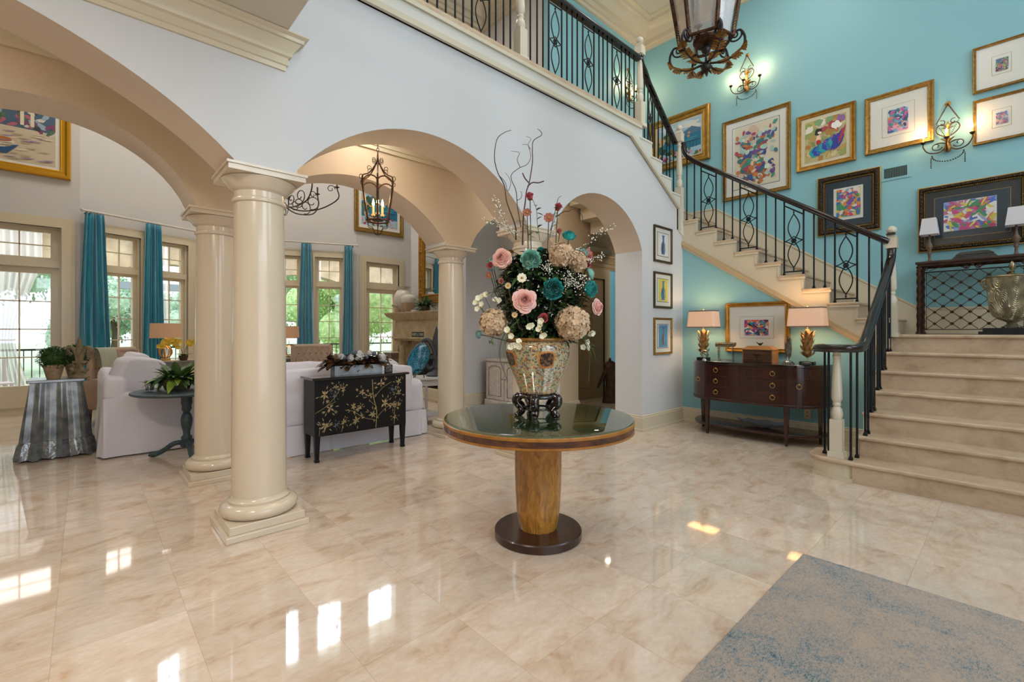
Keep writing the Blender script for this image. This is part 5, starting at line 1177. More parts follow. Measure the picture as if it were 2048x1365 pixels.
MB().lathe([(.01, -.012), (.10, -.006), (.105, .004), (.08, .008)], 24).build('bottom_plate', RUSTI, t, smooth=60)

# ================= sideboard and what stands on it =================
MAH = mat('mahogany_sideboard', '#220a06', .22, col2='#3c120b', scale=5, stretch=(1, 1, 5), coat=.4)
BRASS = mat('polished_brass', '#d2a864', .3, .8)
SX, SY = 5.86, 2.24
t = thing('sideboard', 'dark mahogany bow ended sideboard with drawers and brass ring pulls', 'sideboard', (6.43, SY, 0), -PI / 2)
def bow(w_, d_, flat_, n=14, y0=0):
    """plan outline: flat back at y=y0, flat centre front, elliptical ends; front is -y"""
    P = [(-w_, y0)]
    for i in range(1, n + 1): a = PI / 2 * i / n; P.append((-flat_ - (w_ - flat_) * math.cos(a), y0 - d_ * math.sin(a) * .94))
    for i in range(1, 8): q = i / 8; P.append((-flat_ + 2 * flat_ * q, y0 - d_ * (.94 + .06 * math.sin(PI * q))))
    for i in range(n, 0, -1): a = PI / 2 * i / n; P.append((flat_ + (w_ - flat_) * math.cos(a), y0 - d_ * math.sin(a) * .94))
    P.append((w_, y0)); return P
MB().prism(bow(.795, .545, .46), 'z', .475, .905).build('body', MAH, t, smooth=35)
MB().prism(bow(.815, .565, .46), 'z', .905, .938).build('top', mat('mahogany_top', '#1d0c08', .12, coat=.8), t, smooth=35, bev=.006)
MB().prism(bow(.812, .562, .46), 'z', .445, .478).build('lower_moulding', MAH, t, smooth=35, bev=.006)
MB().prism(bow(.79, .54, .45), 'z', .105, .135).build('lower_shelf', MAH, t, smooth=35, bev=.004)
for x, y in ((-.46, -.50), (.46, -.50), (-.70, -.10), (.70, -.10)):
    m = MB(); m.taper((x + (.012 if x < 0 else -.012) * 0, y, 0), (.028, .028), (x, y, .45), (.055, .055)); m.build('leg', MAH, t, bev=.003)
def ring(parent, x, y, z, r=.026):
    m = MB(); m.sphere((x, y - .006, z + .018), .010, 8, 6); m.tube([(x + r * math.cos(a), y - .010, z - .006 + r * math.sin(a)) for a in [2 * PI * k / 16 for k in range(16)]], .0042, 6, closed=True); return m.build('ring_pull', BRASS, parent, smooth=60)
for j in range(3):
    z0 = .49 + j * .138; m = MB(); q0 = .435
    P = [(-q0 + 2 * q0 * i / 8, -(.545 * (.94 + .06 * math.sin(PI * (i / 8 * .945 + .027)))) - .006) for i in range(9)]
    m.prism(P + [(q0, -.48), (-q0, -.48)], 'z', z0, z0 + .130); o = m.build('drawer', MAH, t, smooth=35, bev=.002)
    for x in (-.33, .33): ring(o, x, -.548, z0 + .07)
for sg in (-1, 1):
    P = []
    for i in range(9): a = PI / 2 * (.12 + .84 * i / 8); P.append((sg * (.465 + (.335) * math.cos(a)), -.545 * math.sin(a) * .94 - .004))
    Q = [(p[0] * .96, p[1] + .03) for p in P[::-1]]; o = MB().prism(P + Q, 'z', .492, .895).build('door', MAH, t, smooth=35)
    p = P[6]; ring(o, p[0] * .99, p[1] - .008, .70)
SBT = .939
# carved lamps
SHADE = mat('linen_shade', '#c9b09a', .8, emit=.30, ecol='#ffb98a', trans=0); SHTRIM = mat('shade_trim', '#7a6258', .8); CARV = mat('carved_giltwood', '#6a4e30', .5, .25, col2='#b58f56', scale=25, bump=.3, bscale=60)
INSH = mat('shade_lining', '#ffe6c0', .8, emit=1.6, ecol='#ffd9a0')
def rrect(w_, d_, r, n=5):
    P = []
    for cx, cy, a0 in ((w_ - r, d_ - r, 0), (-w_ + r, d_ - r, 90), (-w_ + r, -d_ + r, 180), (w_ - r, -d_ + r, 270)):
        for i in range(n + 1): a = math.radians(a0 + 90 * i / n); P.append((cx + r * math.cos(a), cy + r * math.sin(a)))
    return P
def loft(rings, mb=None, m=None):
    mb = mb or MB(); k = len(rings[0]); V = [p for r in rings for p in r]
    return mb.add(V, [(i * k + j, i * k + (j + 1) % k, (i + 1) * k + (j + 1) % k, (i + 1) * k + j) for i in range(len(rings) - 1) for j in range(k)], m)
def carved_lamp(label, x, y, s=1.0):
    t = thing('table_lamp', label, 'lamp', (x, y, SBT), -PI / 2)
    MB().box(-.075, .075, -.05, .05, 0, .028).build('base', mat('lamp_black_base', '#0c0b0b', .4), t, bev=.003)
    MB().lathe([(.005, .028), (.005, .46)], 8).build('rod', BRASS, t)
    m = MB(); m.lathe([(.012, .075), (.034, .09), (.045, .13), (.036, .17), (.030, .22), (.034, .28), (.038, .33), (.03, .38), (.015, .41)], 14)
    r = random.Random(3)
    for z0, n, ln, op in ((.09, 7, .085, .8), (.14, 8, .11, .55), (.20, 8, .12, .42), (.27, 8, .11, .5), (.33, 7, .09, .7)):
        for k in range(n): a = 2 * PI * k / n + z0 * 9; leaf(m, (.030 * math.cos(a), .030 * math.sin(a), z0), (math.cos(a) * op, math.sin(a) * op, 1), ln, .034, up=(math.cos(a), math.sin(a), 0), fold=.5, droop=.05)
    m.build('carved_stem', CARV, t, smooth=50)
    z0, z1 = .435, .665; rg = lambda w_, d_, z: [(p[0], p[1], z) for p in rrect(w_, d_, .035)]
    o = loft([rg(.195, .115, z0), rg(.178, .100, z1)]); o.build('lamp_shade', SHADE, t, smooth=60)
    loft([rg(.192, .112, z0 + .002), rg(.175, .097, z1 - .002)]).build('shade_lining', INSH, t, smooth=60)
    m = loft([rg(.1965, .1165, z0 - .002), rg(.1955, .1155, z0 + .012)]); loft([rg(.1795, .1015, z1 - .012), rg(.1785, .1005, z1 + .002)], m); m.build('shade_trim', SHTRIM, t, smooth=60)
    m = MB(); m.sphere((0, 0, .60), .03, 12, 8); m.build('bulb', FLAME, t, smooth=60); MB().sphere((0, 0, z1 + .02), .009, 8, 6).build('finial', BRASS, t, smooth=60)
    light('lamp_glow', 'POINT', (x, y, SBT + .575), 7.5, (1, .70, .40), .05); return t
carved_lamp('carved giltwood lamp with glowing shade at the left end of the sideboard', 6.25, 2.90)
carved_lamp('carved giltwood lamp with glowing shade at the right end of the sideboard', 6.25, 1.655)
t = thing('wooden_box', 'zebra grained wooden casket with a small bird on its lid', 'box', (6.24, 2.17, SBT), -PI / 2)
ZEB = mat('zebra_wood', '#2e1a10', .4, col2='#5c3b24', scale=4, stretch=(1, 1, 12), dist=.6); ZLT = mat('box_side_wood', '#8a5a2c', .4, col2='#a87440', scale=8, stretch=(1, 1, 6))
MB().box(-.17, .17, -.105, .105, 0, .15).build('body', ZEB, t, bev=.002); MB().box(.165, .175, -.107, .107, 0, .152).build('end_panel', ZLT, t); MB().box(-.175, -.165, -.107, .107, 0, .152).build('end_panel', ZLT, t)
loft([[(x, y, z) for x, y in ((-w_, -d_), (w_, -d_), (w_, d_), (-w_, d_))] for w_, d_, z in ((.18, .115, .152), (.18, .115, .160), (.13, .07, .195), (.125, .065, .20), (.0, .0, .2))]).build('lid', ZLT, t)
m = MB(); m.sphere((0, 0, .222), .016, 10, 8, sc=(1.5, .9, 1)); m.sphere((.024, 0, .236), .009, 8, 6); m.tube([(-.02, 0, .225), (-.045, 0, .250)], [.008, .003], 6); m.tube([(.03, 0, .237), (.042, 0, .235)], [.003, .001], 5); m.tube([(0, 0, .2), (0, 0, .215)], .003, 5); m.build('bird', mat('bronze_bird', '#3a2a1a', .4, .6), t, smooth=60)
m = MB()
for sg in (-1, 1): m.tube([Vector((sg * (p.x) , -.108, p.z)) for p in spiral((.022, .085), .02, .006, 0, 1.2, 14)], .003, 5)
m.tube([(0, -.108, .03), (0, -.108, .10)], .003, 5); m.build('latch', mat('dark_iron_latch', '#1a1512', .5, .5), t, smooth=60)
CRYS = glass_mat('crystal', '#dfe6e4', .5, .03); DRIFT = mat('weathered_carving', '#6a5a44', .7, col2='#8f7d60', scale=30, bump=.5, bscale=50)
t = thing('carved_fragment', 'weathered carved wood fragment on a clear acrylic stand by the left lamp', 'ornament', (6.30, 2.62, SBT), -PI / 2)
MB().box(-.10, .10, -.035, .035, 0, .012).box(-.098, -.09, -.03, .03, .012, .17).box(.09, .098, -.03, .03, .012, .17).build('acrylic_stand', CRYS, t)
m = MB(); m.prism([(-.125, .175), (.10, .175), (.125, .20), (.125, .235), (-.125, .235), (-.13, .20)], 'y', -.03, .03)
for k in range(9): m.sphere((-.11 + .027 * k, -.032, .215), .014, 8, 5)
m.build('carving', DRIFT, t, smooth=40)
t = thing('crystal_ball', 'knotted wire and crystal ball in front of the carved fragment', 'ornament', (6.02, 2.78, SBT), 0)
m = MB(); r = random.Random(8)
for k in range(10):
    M = Matrix.Translation((0, 0, .085)) @ Matrix.Rotation(r.random() * 6, 4, 'X') @ Matrix.Rotation(r.random() * 6, 4, 'Y'); q = len(m.v); m.tube([(.05 * math.cos(a), .05 * math.sin(a), 0) for a in [2 * PI * i / 20 for i in range(20)]], .0035, 5, closed=True); m.xf(M, q)
m.build('wire_ball', mat('silver_wire', '#9a968c', .25, .9), t, smooth=60); MB().lathe([(.03, 0), (.026, .015), (.012, .03), (.02, .04)], 12).build('crystal_foot', CRYS, t, smooth=60)
t = thing('leaf_sculpture', 'grey feathered leaf sculpture on crystal before the right lamp', 'ornament', (6.16, 1.83, SBT), -PI / 2)
m = MB()
for j in range(9):
    z = .09 + .022 * j; w_ = .05 * math.sin(PI * (.2 + .75 * j / 9))
    for sg in (-1, 0, 1): leaf(m, (0, 0, z), (sg * .9, -.2, 1), .05 + w_ * .5, .035, fold=.3, droop=0)
m.lathe([(.012, .06), (.03, .10), (.04, .16), (.03, .23), (.005, .30)], 10, sx=1, sy=.5); m.build('leaf', mat('grey_metal_leaf', '#5a5248', .45, .4, col2='#7f7668', scale=40), t, smooth=50)
m = MB(); r = random.Random(2)
for k in range(9): m.taper((r.uniform(-.05, .05), r.uniform(-.03, .03), 0), (.03, .03), (r.uniform(-.05, .05), r.uniform(-.02, .02), r.uniform(.05, .11)), (.006, .006))
m.build('crystal_cluster', CRYS, t)
for i, (lb, x, y, mt) in enumerate((('small shallow glass dish left of the agate slice', 5.99, 1.78, CRYS), ('purple agate slice lying by the right lamp foot', 6.02, 1.60, None))):
    t = thing('glass_dish' if i == 0 else 'agate_slice', lb, 'dish' if i == 0 else 'stone', (x, y, SBT), 0)
    if i == 0: MB().lathe([(.03, 0), (.045, .02), (.048, .035), (.042, .033), (.028, .006)], 20).build('bowl', CRYS, t, smooth=60)
    else:
        MB().lathe([(.045, 0), (.05, .012), (.045, .028), (.02, .03)], 14, sx=1.1).build('rim', mat('agate_rim', '#2a2428', .3), t, smooth=60); MB().lathe([(.0, .030), (.03, .0315)], 14).build('centre', mat('agate_purple', '#8a7aa0', .2, col2='#d8d0e0', scale=60), t)
t = thing('platter', 'wide silver leaf shaped platter on the sideboard lower shelf', 'platter', (6.18, 2.12, .136), -PI / 2)
def plf(u, v_): a = u * 2 * PI; q = v_; r_ = q * (1 + .05 * math.sin(9 * a)); return (.30 * r_ * math.cos(a), .13 * r_ * math.sin(a), .012 + .055 * q ** 3 + .008 * q * math.sin(9 * a))
MB().grid(plf, 54, 6).build('dish', mat('hammered_silver', '#9aa4ae', .45, .3), t, smooth=60); MB().lathe([(.06, 0), (.08, .014)], 20).build('foot', mat('hammered_silver', '#8d97a2', .3, .8), t, smooth=60)

# ================= landing: console, lamps, urn =================
LZ0 = 1.2925
WI = mat('wrought_rust_iron', '#2f1a10', .5, .5, col2='#4a2a18', scale=30)
t = thing('console_table', 'wrought iron console table with diamond lattice on the stair landing', 'table', (7.42, .32, LZ0), -PI / 2)
W2 = .46; HT = .85
m = MB()
m.box(-W2 - .02, W2 + .02, -.20, .20, HT - .03, HT); m.build('top', mat('console_wood', '#2a1a12', .4, col2='#3f281a', scale=10), t, bev=.006)
m = MB().box(-W2, W2, -.185, -.170, HT - .055, HT - .03).box(-W2, W2, .170, .185, HT - .055, HT - .03); m.build('top_rail', WI, t)
for x in (-W2 + .01, W2 - .01):
    for y in (-.175, .175):
        m = MB(); m.lathe([(.03, 0), (.03, .012), (.02, .03), (.018, .05), (.017, HT - .12), (.024, HT - .10), (.018, HT - .085), (.028, HT - .06), (.02, HT - .05)], 12, (x, y))
        for k in range(3): m.tube([(x + .017 * math.cos(a + k * 2.09), y + .017 * math.sin(a + k * 2.09), .05 + (HT - .17) * i / 40) for i, a in enumerate([14 * q / 40 for q in range(41)])], .006, 5)
        m.build('leg', WI, t, smooth=50)
m = MB(); yb = -.172
x0, x1, z0_, z1_ = -W2 + .075, W2 - .075, .052, .72
m.tube([(x0, yb, z0_), (x1, yb, z0_), (x1, yb, z1_), (x0, yb, z1_)], .006, 6, closed=True); m.tube([(-W2, yb, z0_), (x0, yb, z0_)], .006, 6); m.tube([(-W2, yb, z1_), (W2, yb, z1_)], .006, 6)
sx_, sz_ = .1465, .1335
nodes = []
cols = int((x1 - x0) / sx_ * 2); 
for ci in range(1, 12):
    for ri in range(0, 12):
        x = x0 + ci * sx_ / 2 ; z = z0_ + ri * sz_ / 2
        if (ci + ri) % 2 == 0 and x < x1 - .03 and .02 < z - z0_ and z < z1_ - .02: nodes.append((x, z))
nx = (x1 - x0) / (sx_ / 2)
for k in range(-12, 14):
    for sg in (1, -1):
        pts = []
        for i in range(0, 60):
            x = x0 + (x1 - x0) * i / 59; z = z0_ + sg * (x - x0) * sz_ / sx_ + k * sz_
            if z0_ - 1e-6 <= z <= z1_ + 1e-6: pts.append((x, yb, z))
        if len(pts) > 1: m.tube([pts[0], pts[-1]], .0035, 5)
m.k = 1
for x, z in nodes:
    m.sphere((x, yb - .004, z), .010, 6, 4)
    for a in (0, 1, 2, 3): q = a * PI / 2; m.sphere((x + .011 * math.cos(q), yb - .004, z + .011 * math.sin(q)), .007, 6, 4)
m.build('lattice', [WI, mat('rosette_rust', '#4a2412', .5, .4)], t, smooth=60)
m = MB()
for cx in (0,):
    for sg in (-1, 1):
        m.tube([Vector((cx + sg * (p.x), yb, p.z)) for p in spiral((.05, .76), .028, .006, 180, 1.4, 18)], .005, 6); m.tube([Vector((sg * (W2 - .07) - sg * p.x * 1, yb, p.z)) for p in spiral((.0, .765), .026, .006, 180, 1.3, 18)], .005, 6)
        m.tube(bez([(cx + sg * .03, yb, .735), (sg * .2, yb, .79), (sg * (W2 - .1), yb, .735)], 14), .004, 5)
m.sphere((0, yb, .775), .016, 8, 6); m.build('scroll_apron', WI, t, smooth=60)
CT = LZ0 + HT
def stick(label, y):
    t = thing('buffet_lamp', label, 'lamp', (7.45, y, CT), -PI / 2)
    MB().lathe([(.05, 0), (.052, .008), (.03, .02), (.014, .04), (.012, .09), (.022, .11), (.014, .125), (.02, .15), (.032, .19), (.028, .215), (.014, .24), (.01, .30), (.016, .31), (.008, .34)], 16).build('turned_base', mat('lamp_brown_wood', '#5a4030', .4, col2='#6f5340', scale=20), t, smooth=60)
    o = loft([[(sx_ * w_, sy_ * w_, z) for sx_, sy_ in ((-1, -1), (1, -1), (1, 1), (-1, 1))] for w_, z in ((.085, .335), (.062, .53))]); o.build('lamp_shade', mat('grey_white_shade', '#cfccd0', .8), t)
stick('slender lamp with grey square shade, left one on the iron console', .695); stick('slender lamp with grey square shade, right one on the iron console', -.01)
t = thing('lidded_casket', 'low black scalloped casket on the iron console between the lamps', 'box', (7.42, .31, CT), -PI / 2)
loft([[(x, y, z) for x, y in ((-w_, -d_), (w_, -d_), (w_, d_), (-w_, d_))] for w_, d_, z in ((.185, .08, 0), (.185, .08, .012), (.15, .07, .05), (.155, .072, .055), (.115, .05, .085), (.06, .03, .092), (0, 0, .092))]).build('lid', mat('casket_black', '#121316', .4, bump=.4, bscale=40), t)
MB().box(-.187, .187, -.083, .083, 0, .008).build('base_strip', mat('casket_pale', '#b5a890', .5), t)
t = thing('urn', 'lidded silver gold urn with feather pattern on a black plinth', 'urn', (6.88, .02, LZ0), 0)
PLB = mat('plinth_black', '#08080c', .4); MB().box(-.17, .17, -.235, .235, 0, .030).build('plinth', PLB, t); MB().box(-.14, .14, -.205, .205, .030, .066).build('plinth_step', PLB, t)
um = mat('champagne_silver', '#8f8670', .36, .8, col2='#bdb394', scale=12)
N, L = nodes_of(um); b = N['Principled BSDF']; tcn = N.new('ShaderNodeTexCoord'); wv = N.new('ShaderNodeTexVoronoi'); wv.inputs['Scale'].default_value = 9; mp = N.new('ShaderNodeMapping'); mp.inputs['Scale'].default_value = (1.2, 1.2, .55)
L.new(tcn.outputs['Object'], mp.inputs[0]); L.new(mp.outputs[0], wv.inputs['Vector']); sn = N.new('ShaderNodeMath'); sn.operation = 'MULTIPLY'; sn.inputs[1].default_value = 70; L.new(wv.outputs['Distance'], sn.inputs[0])
s2 = N.new('ShaderNodeMath'); s2.operation = 'SINE'; L.new(sn.outputs[0], s2.inputs[0]); bp = N.new('ShaderNodeBump'); bp.inputs['Strength'].default_value = .8; bp.inputs['Distance'].default_value = .006; L.new(s2.outputs[0], bp.inputs['Height']); L.new(bp.outputs[0], b.inputs['Normal'])
MB().lathe([(.075, .066), (.078, .078), (.045, .092), (.032, .12), (.05, .128), (.06, .135), (.1, .155), (.14, .19), (.162, .25), (.172, .34), (.178, .45), (.182, .56), (.186, .575)], 48).build('bowl', um, t, smooth=60)
ug = mat('urn_metal', '#94886a', .3, .9)
MB().lathe([(.186, .575), (.192, .582), (.188, .592), (.1, .605), (.03, .612), (.014, .625), (.022, .64), (.012, .65), (.022, .675), (.026, .70), (.012, .73), (.002, .745)], 40).build('lid', ug, t, smooth=60)
for sg in (-1, 1):
    m = MB(); m.tube([Vector((0, sg * p.x, p.z)) for p in spiral((.195, .54), .03, .008, 200, -1.3, 20)], .010, 8); m.tube(bez([(0, sg * .175, .45), (0, sg * .20, .49), (0, sg * .222, .53)], 8), .009, 8); m.build('handle', ug, t, smooth=60)
# ================= rug =================
rm = bpy.data.materials.new('worn_rug'); rm.use_nodes = True; N, L = nodes_of(rm); b = N['Principled BSDF']; b.inputs['Roughness'].default_value = .95; b.inputs['Specular IOR Level'].default_value = .1; b.inputs['Sheen Weight'].default_value = .2
tcn = N.new('ShaderNodeTexCoord'); sp = N.new('ShaderNodeSeparateXYZ'); L.new(tcn.outputs['Object'], sp.inputs[0])
def MM(op, a, b_=None, cl=False):
    x = N.new('ShaderNodeMath'); x.operation = op; x.use_clamp = cl
    for i, q in enumerate((a, b_)):
        if q is None: continue
        if isinstance(q, (int, float)): x.inputs[i].default_value = q
        else: L.new(q, x.inputs[i])
    return x.outputs[0]
def noi(sc, det=4, ro=.6, st=(1, 1, 1)):
    mp = N.new('ShaderNodeMapping'); mp.inputs['Scale'].default_value = st; L.new(tcn.outputs['Object'], mp.inputs[0]); n = N.new('ShaderNodeTexNoise'); n.inputs['Scale'].default_value = sc; n.inputs['Detail'].default_value = det; n.inputs['Roughness'].default_value = ro; L.new(mp.outputs[0], n.inputs['Vector']); return n.outputs[0]
dd = MM('MULTIPLY', MM('MAXIMUM', sp.outputs[0], sp.outputs[1]), -1)           # distance in from the two visible edges
border = MM('LESS_THAN', dd, .36); line = MM('LESS_THAN', MM('ABSOLUTE', MM('SUBTRACT', dd, .37)), .012)
patch = noi(2.2, 5, .7); speck = noi(150, 3, .8, (1, 2.2, 1)); speck2 = noi(60, 4, .75, (1, 1.8, 1))
val = MM('ADD', MM('MULTIPLY', MM('SUBTRACT', patch, .5), 2.2), MM('ADD', MM('MULTIPLY', MM('SUBTRACT', speck, .5), 2.6), MM('MULTIPLY', MM('SUBTRACT', speck2, .5), 2.0)))
val = MM('ADD', MM('ADD', val, .30), MM('ADD', MM('MULTIPLY', border, .12), MM('MULTIPLY', line, .14)), True)
cr = N.new('ShaderNodeValToRGB'); L.new(val, cr.inputs[0]); e = cr.color_ramp.elements; e[0].position = .05; e[0].color = lin('#ad9c8c'); e[1].position = .95; e[1].color = lin('#3c5560')
for p_, c_ in ((.35, '#9f9185'), (.55, '#8c8a88'), (.75, '#6d838c')): q = e.new(p_); q.color = lin(c_)
L.new(cr.outputs[0], b.inputs['Base Color']); bp = N.new('ShaderNodeBump'); bp.inputs['Strength'].default_value = .5; bp.inputs['Distance'].default_value = .004; L.new(speck, bp.inputs['Height']); L.new(bp.outputs[0], b.inputs['Normal'])
o = MB().box(-5.0, 0, -3.4, 0, .0005, .010).build('area_rug', rm, loc=(3.132, .85, 0), bev=.003); tag(o, 'worn blue and grey area rug lying in the right foreground', 'rug')
# ================= great room =================
def U(u): q = (u - 1024) / 927; return (math.cos(YAW) + q * math.sin(YAW), math.sin(YAW) - q * math.cos(YAW))
LINEN = mat('white_slipcover', '#d9d4da', .85, bump=.25, bscale=9, sheen=.3); BEIGEF = mat('beige_tufted_linen', '#b59c88', .85, bump=.1, bscale=120)
def soft_box(mb, x0, x1, y0, y1, z0, z1, r=.05, puff=.03, n=8, m=None, jit=.006, seed=0):
    """cushion-like box with rounded edges and swollen faces"""
    rd = random.Random(seed); cx, cy, cz = (x0 + x1) / 2, (y0 + y1) / 2, (z0 + z1) / 2; hx, hy, hz = (x1 - x0) / 2, (y1 - y0) / 2, (z1 - z0) / 2
    bm = bmesh.new(); bmesh.ops.create_cube(bm, size=2); bmesh.ops.subdivide_edges(bm, edges=bm.edges[:], cuts=n, use_grid_fill=True)
    V = []
    bm.verts.ensure_lookup_table()
    for v in bm.verts:
        p = v.co; q = Vector((p.x * hx, p.y * hy, p.z * hz)); inn = Vector((max(-hx + r, min(hx - r, q.x)), max(-hy + r, min(hy - r, q.y)), max(-hz + r, min(hz - r, q.z)))); d = q - inn
        if d.length > 1e-6: q = inn + d.normalized() * r
        e = (1 - abs(p.x) ** 4) * (1 - abs(p.y) ** 4) + (1 - abs(p.y) ** 4) * (1 - abs(p.z) ** 4) + (1 - abs(p.x) ** 4) * (1 - abs(p.z) ** 4)
        nn = d.normalized() if d.length > 1e-6 else Vector((0, 0, 0)); q += nn * puff * e * .5
        nz = noise.noise(Vector((q.x * 7 + seed, q.y * 7, q.z * 7))); q += nn * nz * jit * 2
        V.append((q.x + cx, q.y + cy, q.z + cz))
    mb.add(V, [tuple(v.index for v in f.verts) for f in bm.faces], m); bm.free(); return mb
def skirt(mb, path, z0, z1, flare=.03, pleats=()):
    """hanging fabric skirt along a plan path, with kick pleats at the given arc lengths"""
    P = [Vector(p) for p in path]; L_ = 0; pts = []
    for a, b in zip(P, P[1:]):
        d = b - a; n = max(2, int(d.length / .025)); nr = Vector((d.y, -d.x)).normalized()
        for i in range(n + (1 if b is P[-1] else 0)):
            s_ = L_ + d.length * i / n; pl = sum(-.03 * math.exp(-((s_ - q) / .018) ** 2) + .012 * math.exp(-((abs(s_ - q) - .05) / .02) ** 2) for q in pleats); pts.append((a + d * (i / n), nr, pl, s_))
        L_ += d.length
    R = 6
    V = [(p.x + n.x * (flare * (j / R) + pl * (j / R) ** .5 + .005 * math.sin(s_ * 21) * (j / R)), p.y + n.y * (flare * (j / R) + pl * (j / R) ** .5 + .005 * math.sin(s_ * 21) * (j / R)), z1 + (z0 - z1) * j / R) for j in range(R + 1) for p, n, pl, s_ in pts]
    k = len(pts); mb.add(V, [(j * k + i, j * k + i + 1, (j + 1) * k + i + 1, (j + 1) * k + i) for j in range(R) for i in range(k - 1)]); return mb
# sofa whose back faces the hall
t = thing('sofa', 'white slipcovered sofa with its back to the hall behind the black chest', 'sofa', (0, 0, 0))
soft_box(MB(), 1.20, 3.06, 5.16, 5.40, .30, .90, r=.06, puff=.02, n=14, jit=.012, seed=1).build('back', LINEN, t, smooth=60)
for x0, x1, sd_ in ((1.17, 1.37, 2), (3.00, 3.24, 3)): soft_box(MB(), x0, x1, 5.17, 6.05, .28, .70, r=.07, puff=.02, n=10, jit=.008, seed=sd_).build('arm', LINEN, t, smooth=60)
soft_box(MB(), 1.37, 3.02, 5.36, 6.02, .30, .48, seed=4).build('seat_cushion', LINEN, t, smooth=60)
for i, (a, b) in enumerate(((1.38, 2.18), (2.2, 3.0))): soft_box(MB(), a, b, 5.40, 5.60, .46, .95, r=.07, puff=.05, seed=5 + i).build('back_cushion', LINEN, t, smooth=60)
skirt(MB(), [(1.18, 6.05), (1.18, 5.165), (3.24, 5.165), (3.24, 6.05)][::1], .01, .32, .025, pleats=(.9, 1.75, 2.9)).build('skirt', LINEN, t, smooth=60)
# sofa on the left, arm end towards the hall
t = thing('sofa', 'white slipcovered sofa showing its arm end beside the galvanized table', 'sofa', (0, 0, 0))
soft_box(MB(), .17, 1.12, 6.43, 6.64, .25, .66, r=.05, puff=.015, n=12, jit=.012, seed=11).build('arm', LINEN, t, smooth=60); soft_box(MB(), .17, 1.12, 8.1, 8.3, .25, .66, r=.05, n=6, seed=12).build('arm', LINEN, t, smooth=60)
soft_box(MB(), .13, .34, 6.46, 8.3, .25, .84, r=.06, n=10, seed=13).build('back', LINEN, t, smooth=60); soft_box(MB(), .32, 1.12, 6.6, 8.12, .26, .46, seed=14).build('seat_cushion', LINEN, t, smooth=60)
o = soft_box(MB(), -.29, .29, -.085, .085, -.22, .22, r=.03, puff=.06, seed=15).build('back_cushion', LINEN, t, smooth=60, loc=(.44, 6.86, .78), rot=(.25, .12, .85))
soft_box(MB(), -.27, .27, -.09, .09, -.22, .22, r=.07, puff=.10, seed=16).build('back_cushion', LINEN, t, smooth=60, loc=(.42, 7.25, .80), rot=(.2, .1, 1.2))
skirt(MB(), [(.14, 8.3), (.14, 6.42), (1.13, 6.42), (1.13, 8.3)], .012, .62, .045, pleats=(1.85,)).build('skirt', LINEN, t, smooth=60)
# tufted wing chairs
def tufted(label, x, y, rz, w_=.62):
    t = thing('armchair', label, 'chair', (x, y, 0), rz)
    def bf(i, j):
        a = (i - .5) * 2; z = .30 + .74 * j; yv = .10 - .10 * a * a * 1.4; tuft = .012 * (math.cos(i * 12 * PI) * math.cos(j * 8 * PI)); return (a * w_ / 2, yv - tuft + .04 * j, z)
    m = MB().grid(bf, 40, 26); m.grid(lambda i, j: (lambda p: (p[0] * 1.04, p[1] + .09, p[2] + .01))(bf(i, j)), 10, 6); m.build('back', BEIGEF, t, smooth=70)
    m = MB(); m.tube([(bf(i / 20, 1)[0], bf(i / 20, 1)[1] + .045, 1.035) for i in range(21)], .048, 10)
    for sg in (0, 1): m.tube([Vector(bf(sg, j / 8)) + Vector((0, .045, 0)) for j in range(9)], .045, 10)
    m.build('rolled_edge', BEIGEF, t, smooth=60); m = MB()
    for r_ in range(4):
        for c_ in range(6): i = (c_ + .5 + .5 * (r_ % 2) * .9) / 6.5; j = .35 + .16 * r_; p = bf(i, j); m.sphere((p[0], p[1] - .014, p[2]), .011, 8, 5)
    m.build('tufting_buttons', mat('tuft_button', '#8a7462', .8), t, smooth=60)
    soft_box(MB(), -w_ / 2, w_ / 2, -.52, .08, .24, .46, seed=3).build('seat', BEIGEF, t, smooth=60)
    for sg in (-1, 1):
        soft_box(MB(), sg * w_ / 2 - .05, sg * w_ / 2 + .05, -.50, .10, .24, .64, r=.04, seed=4).build('arm', BEIGEF, t, smooth=60)
        for yy in (-.46, .10): MB().taper((sg * (w_ / 2 - .05), yy, 0), (.03, .03), (sg * (w_ / 2 - .05), yy, .26), (.05, .05)).build('leg', WALNUT, t)
    return t
tufted('beige tufted armchair with a pale throw behind the left sofa', .34, 9.0, .75, .72); tufted('beige tufted armchair left behind the magnolia planter', 3.05, 8.7, -.35, .62)
m = MB().grid(lambda i, j: (-.14 + .26 * i + .012 * math.sin(j * 9), -.06 + .16 * (j - .5) ** 2 * 0 + (-.10 if j < .5 else .17) * abs(2 * j - 1) ** .6 + .03, 1.09 - abs(2 * j - 1) ** 1.8 * .62 + .006 * math.sin(i * 25)), 14, 24)
o = m.build('throw_blanket', mat('sage_throw', '#aeb09a', .9, bump=.3, bscale=160), smooth=60, loc=(.20, 8.86, 0), rot=(0, 0, .75)); tag(o, 'pale sage knitted throw draped over the left tufted armchair', 'blanket')

